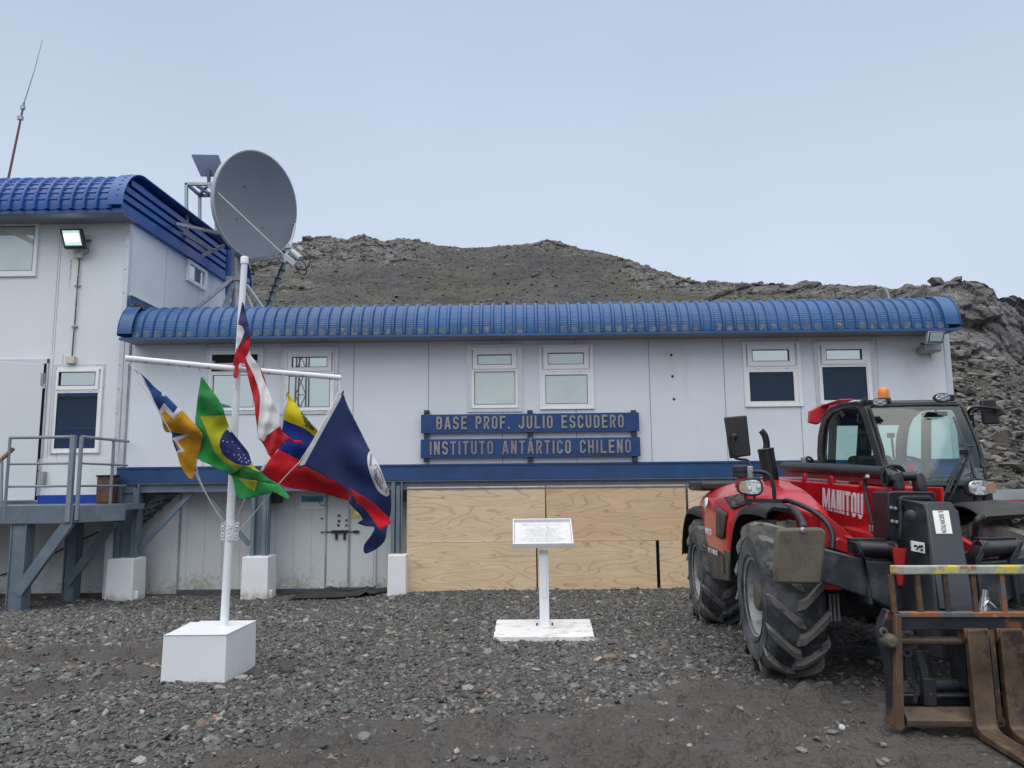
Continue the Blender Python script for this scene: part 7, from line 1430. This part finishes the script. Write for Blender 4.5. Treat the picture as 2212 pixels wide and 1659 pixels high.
# red underside tray between the arms
o = MB(); q_ = [LV('6', 1385, 1085, -.93), LV('6', 1480, 1088, -.93), LV('7', 1500, 490, -.93), LV('7', 1425, 490, -.93)]; o.prism(q_, (0, .03, 0)); o.build('front_plate', M['redflat'], tg)
o = MB(); o.box((-.9, .70, 1.0), (-.35, .9, 1.3)); o.prism([LV('6', x, y, .0) for x, y in ((830, 915), (950, 880), (960, 945), (870, 950))], (0, .1, 0)); o.build('inner_cover', M['black'], tg, bevel=.01)
o = MB(); o.prism([LU('6', *p, -.30) for p in ((1060, 950), (1260, 1010), (1300, 1060), (1390, 1085), (1180, 1075))], (.5, 0, 0)); o.build('lower_deck', M['redflat'], tg)
# right-hand bodywork (machine's left side): rail beyond the cab, tank
o = MB(); a = LV('6', 1990, 752, .9); b_ = LV('6', 2240, 740, 1.3); o.bar(a, b_+V((.3, 0, 0)), .06, .10); o.mat(1); o.bar(a+V((0, 0, -.09)), b_+V((.3, 0, -.09)), .06, .08); o.build('side_rail', [M['chrome'], M['redflat']], tg)
o = MB(); o.box((.62, .75, .72), (1.10, 2.3, 1.22)); o.build('fuel_tank', M['black'], tg, bevel=.03)
# ------------------------------------------------------------------ fork carriage
fc = thing('fork_carriage', 'rusty black pallet fork carriage with yellow topped guard hung on the boom', 'fork carriage', (OX, OY, 0), rz=-TH)
cv = -1.62; uA = -.655; uB = .60
o = MB(); zt1 = 1.055; zt0 = zt1-.055
o.box((uA, cv-.03, zt0), (uB, cv+.03, zt1)); o.build('guard_top', M['guard'], fc, bevel=.008)
o = MB(); o.box((uA+.02, cv-.035, .735), (uB-.02, cv+.03, .765)); o.build('guard_base', M['guardbase'], fc, bevel=.004)
o = MB(); o.box((uA+.03, cv-.02, .655), (uB-.03, cv+.05, .735)); o.build('upper_beam', M['forkblack'], fc, bevel=.004)
xs_ = [1380, 1545, 1720, 1895, 2075, 2260]
for i, x in enumerate(xs_):
    a = LV('7', x-10, 420, cv); b_ = LV('7', x+15, 650, cv); o = MB(); o.bar(V((a.x, cv, zt0)), V((b_.x, cv, .765)), .028, .028, (0, 1, 0)); o.build('guard_bar', M['guardbase'] if i == 4 else M['rust'], fc)
o = MB(); q_ = [LV('7', x, y, cv-.03) for x, y in ((1405, 670), (1442, 672), (1462, 1385), (1440, 1412), (1405, 1395))]; o.prism(q_, (0, .16, 0)); o.build('side_plate', M['rust'], fc, bevel=.005)
o = MB(); q_ = [LV('7', x, y, cv+.02) for x, y in ((1355, 640), (1405, 660), (1412, 1390), (1385, 1290), (1362, 1010), (1335, 900), (1308, 800), (1318, 730))]; o.prism(q_, (0, .10, 0)); o.build('hook_plate', M['forkblack'], fc, bevel=.01)
o = MB(); o.prism([V((-p.x-.05, p.y, p.z)) for p in q_], (0, .10, 0)); o.build('hook_plate', M['forkblack'], fc, bevel=.01)
o = MB(); q_ = LV('7', 1375, 840, cv-.02); o.tube([q_+V((0, 0, 0)), q_+V((0, .08, 0))], .045, 18); M_ = Mrt(q_, (-.3, -1, 0)); o.lathe([(0, 0), (.042, 0), (.042, .02), (.03, .03), (.026, .05), (0, .05)], M_, 20); q_ = LV('7', 1325, 780, cv+.02); o.lathe([(.012, 0), (.028, 0), (.028, .012), (.012, .012)], Mrt(q_, (0, -1, 0)), 16); o.build('end_pin', M['mud'], fc, bevel=.003)
a = LV('7', 1410, 838, cv+.03); o = MB(); o.tube([a, V((uB, cv+.03, a.z))], .027, 18); o.build('fork_shaft', M['tine'], fc, smooth=40)
a = LV('7', 1460, 1250, cv+.0); b_ = LV('7', 1880, 1300, cv); o = MB(); o.hexa([V((a.x, cv-.02, .065)), V((uB, cv-.02, .065)), V((uB, cv+.08, .065)), V((a.x, cv+.08, .065)), V((a.x, cv-.02, .105)), V((uB, cv-.02, .105)), V((uB, cv+.06, .17)), V((a.x, cv+.06, .17))]); o.build('lower_beam', M['tine'], fc, bevel=.006)
o = MB(); o.tube([LV('7', 1640, 1120, cv+.22), V((uB, cv+.22, LV('7', 1640, 1120, cv+.22).z))], .04, 14); o.tube([LV('7', 1650, 1185, cv+.12), V((uB, cv+.12, LV('7', 1650, 1185, cv+.12).z))], .015, 10); o.build('rear_tube', M['forkblack'], fc, smooth=40)
for a, b_, w_, h_ in ((LV('7', 1548, 900, cv+.12), LV('7', 1590, 1070, cv+.10), .05, .03), (LV('7', 1605, 1070, cv+.08), LV('7', 1610, 1240, cv+.08), .08, .06), (LV('7', 1600, 900, cv+.25), LV('7', 1608, 1060, cv+.25), .03, .03), (LV('7', 1470, 890, cv+.1), LV('7', 1480, 1080, cv+.1), .05, .05), (LV('7', 1480, 1070, cv+.02), LV('7', 1540, 1150, cv+.02), .02, .025), (LV('7', 1540, 1150, cv+.02), LV('7', 1520, 1230, cv+.02), .02, .025)):
    o = MB(); o.bar(a, b_, w_, h_); o.build('lock_link', M['forkblack'], fc, bevel=.003)
q_ = LV('7', 1470, 905, cv+.05); o = MB(); o.lathe([(.014, 0), (.03, 0), (.03, .03), (.014, .03)], Mrt(q_, (-.2, -1, 0)), 14); o.build('ring', M['forkblack'], fc)
o = MB(); o.box((-.60, cv+.14, .06), (.55, cv+.2, .22)); o.box((-.2, cv+.1, .25), (.2, cv+.3, .75)); o.build('quick_hitch', M['black'], fc, bevel=.01)
# hydraulic coupler with bright cap
q_ = LV('7', 1970, 640, cv+.12); o = MB(); o.tube([LV('7', 1962, 650, cv+.12), LV('7', 1966, 560, cv+.12)], [.035, .026], 14); o.tube([LV('7', 1966, 560, cv+.12), LV('7', 1970, 516, cv+.12)], .02, 14); o.tube([LV('7', 1960, 620, cv+.08), LV('7', 1985, 590, cv+.08), LV('7', 2030, 632, cv+.08)], .010, 8, 3); o.build('hydraulic_coupler', M['chrome'], fc, smooth=40)
# tines: L shaped, two beside each other
for x0_, x1_ in ((1862, 1995), (2068, 2212)):
    ua = LV('7', x0_, 850, cv-.05).x; ub = LV('7', x1_, 850, cv-.05).x; ub = max(ub, ua+.115); o = MB(); yv = cv-.05
    prof = [(yv+.055, .66), (yv, .66), (yv-.008, .40), (yv-.012, .10), (yv-.03, .075), (yv-.08, .06), (yv-1.15, .035), (yv-1.15, .02), (yv-.06, .012), (yv+.02, .02), (yv+.045, .05), (yv+.05, .40)]
    o.prism([V((ua, a_, b_)) for a_, b_ in prof], (ub-ua, 0, 0)); tn = o.build('fork_tine', M['tine'], fc, bevel=.007)
    o = MB(); o.tube([V((ua-.01, cv+.01, .625)), V((ub+.01, cv+.01, .625))], .052, 18); o.build('tine_eye', M['rust'], tn, smooth=40)
    o = MB(); o.prism([V((ub+.02, cv-.02, .66)), V((ub+.05, cv-.02, .66)), V((ub+.055, cv-.02, .08)), V((ub+.025, cv-.02, .08))], (0, .09, 0)); o.build('spacer_plate', M['rust'], tn)
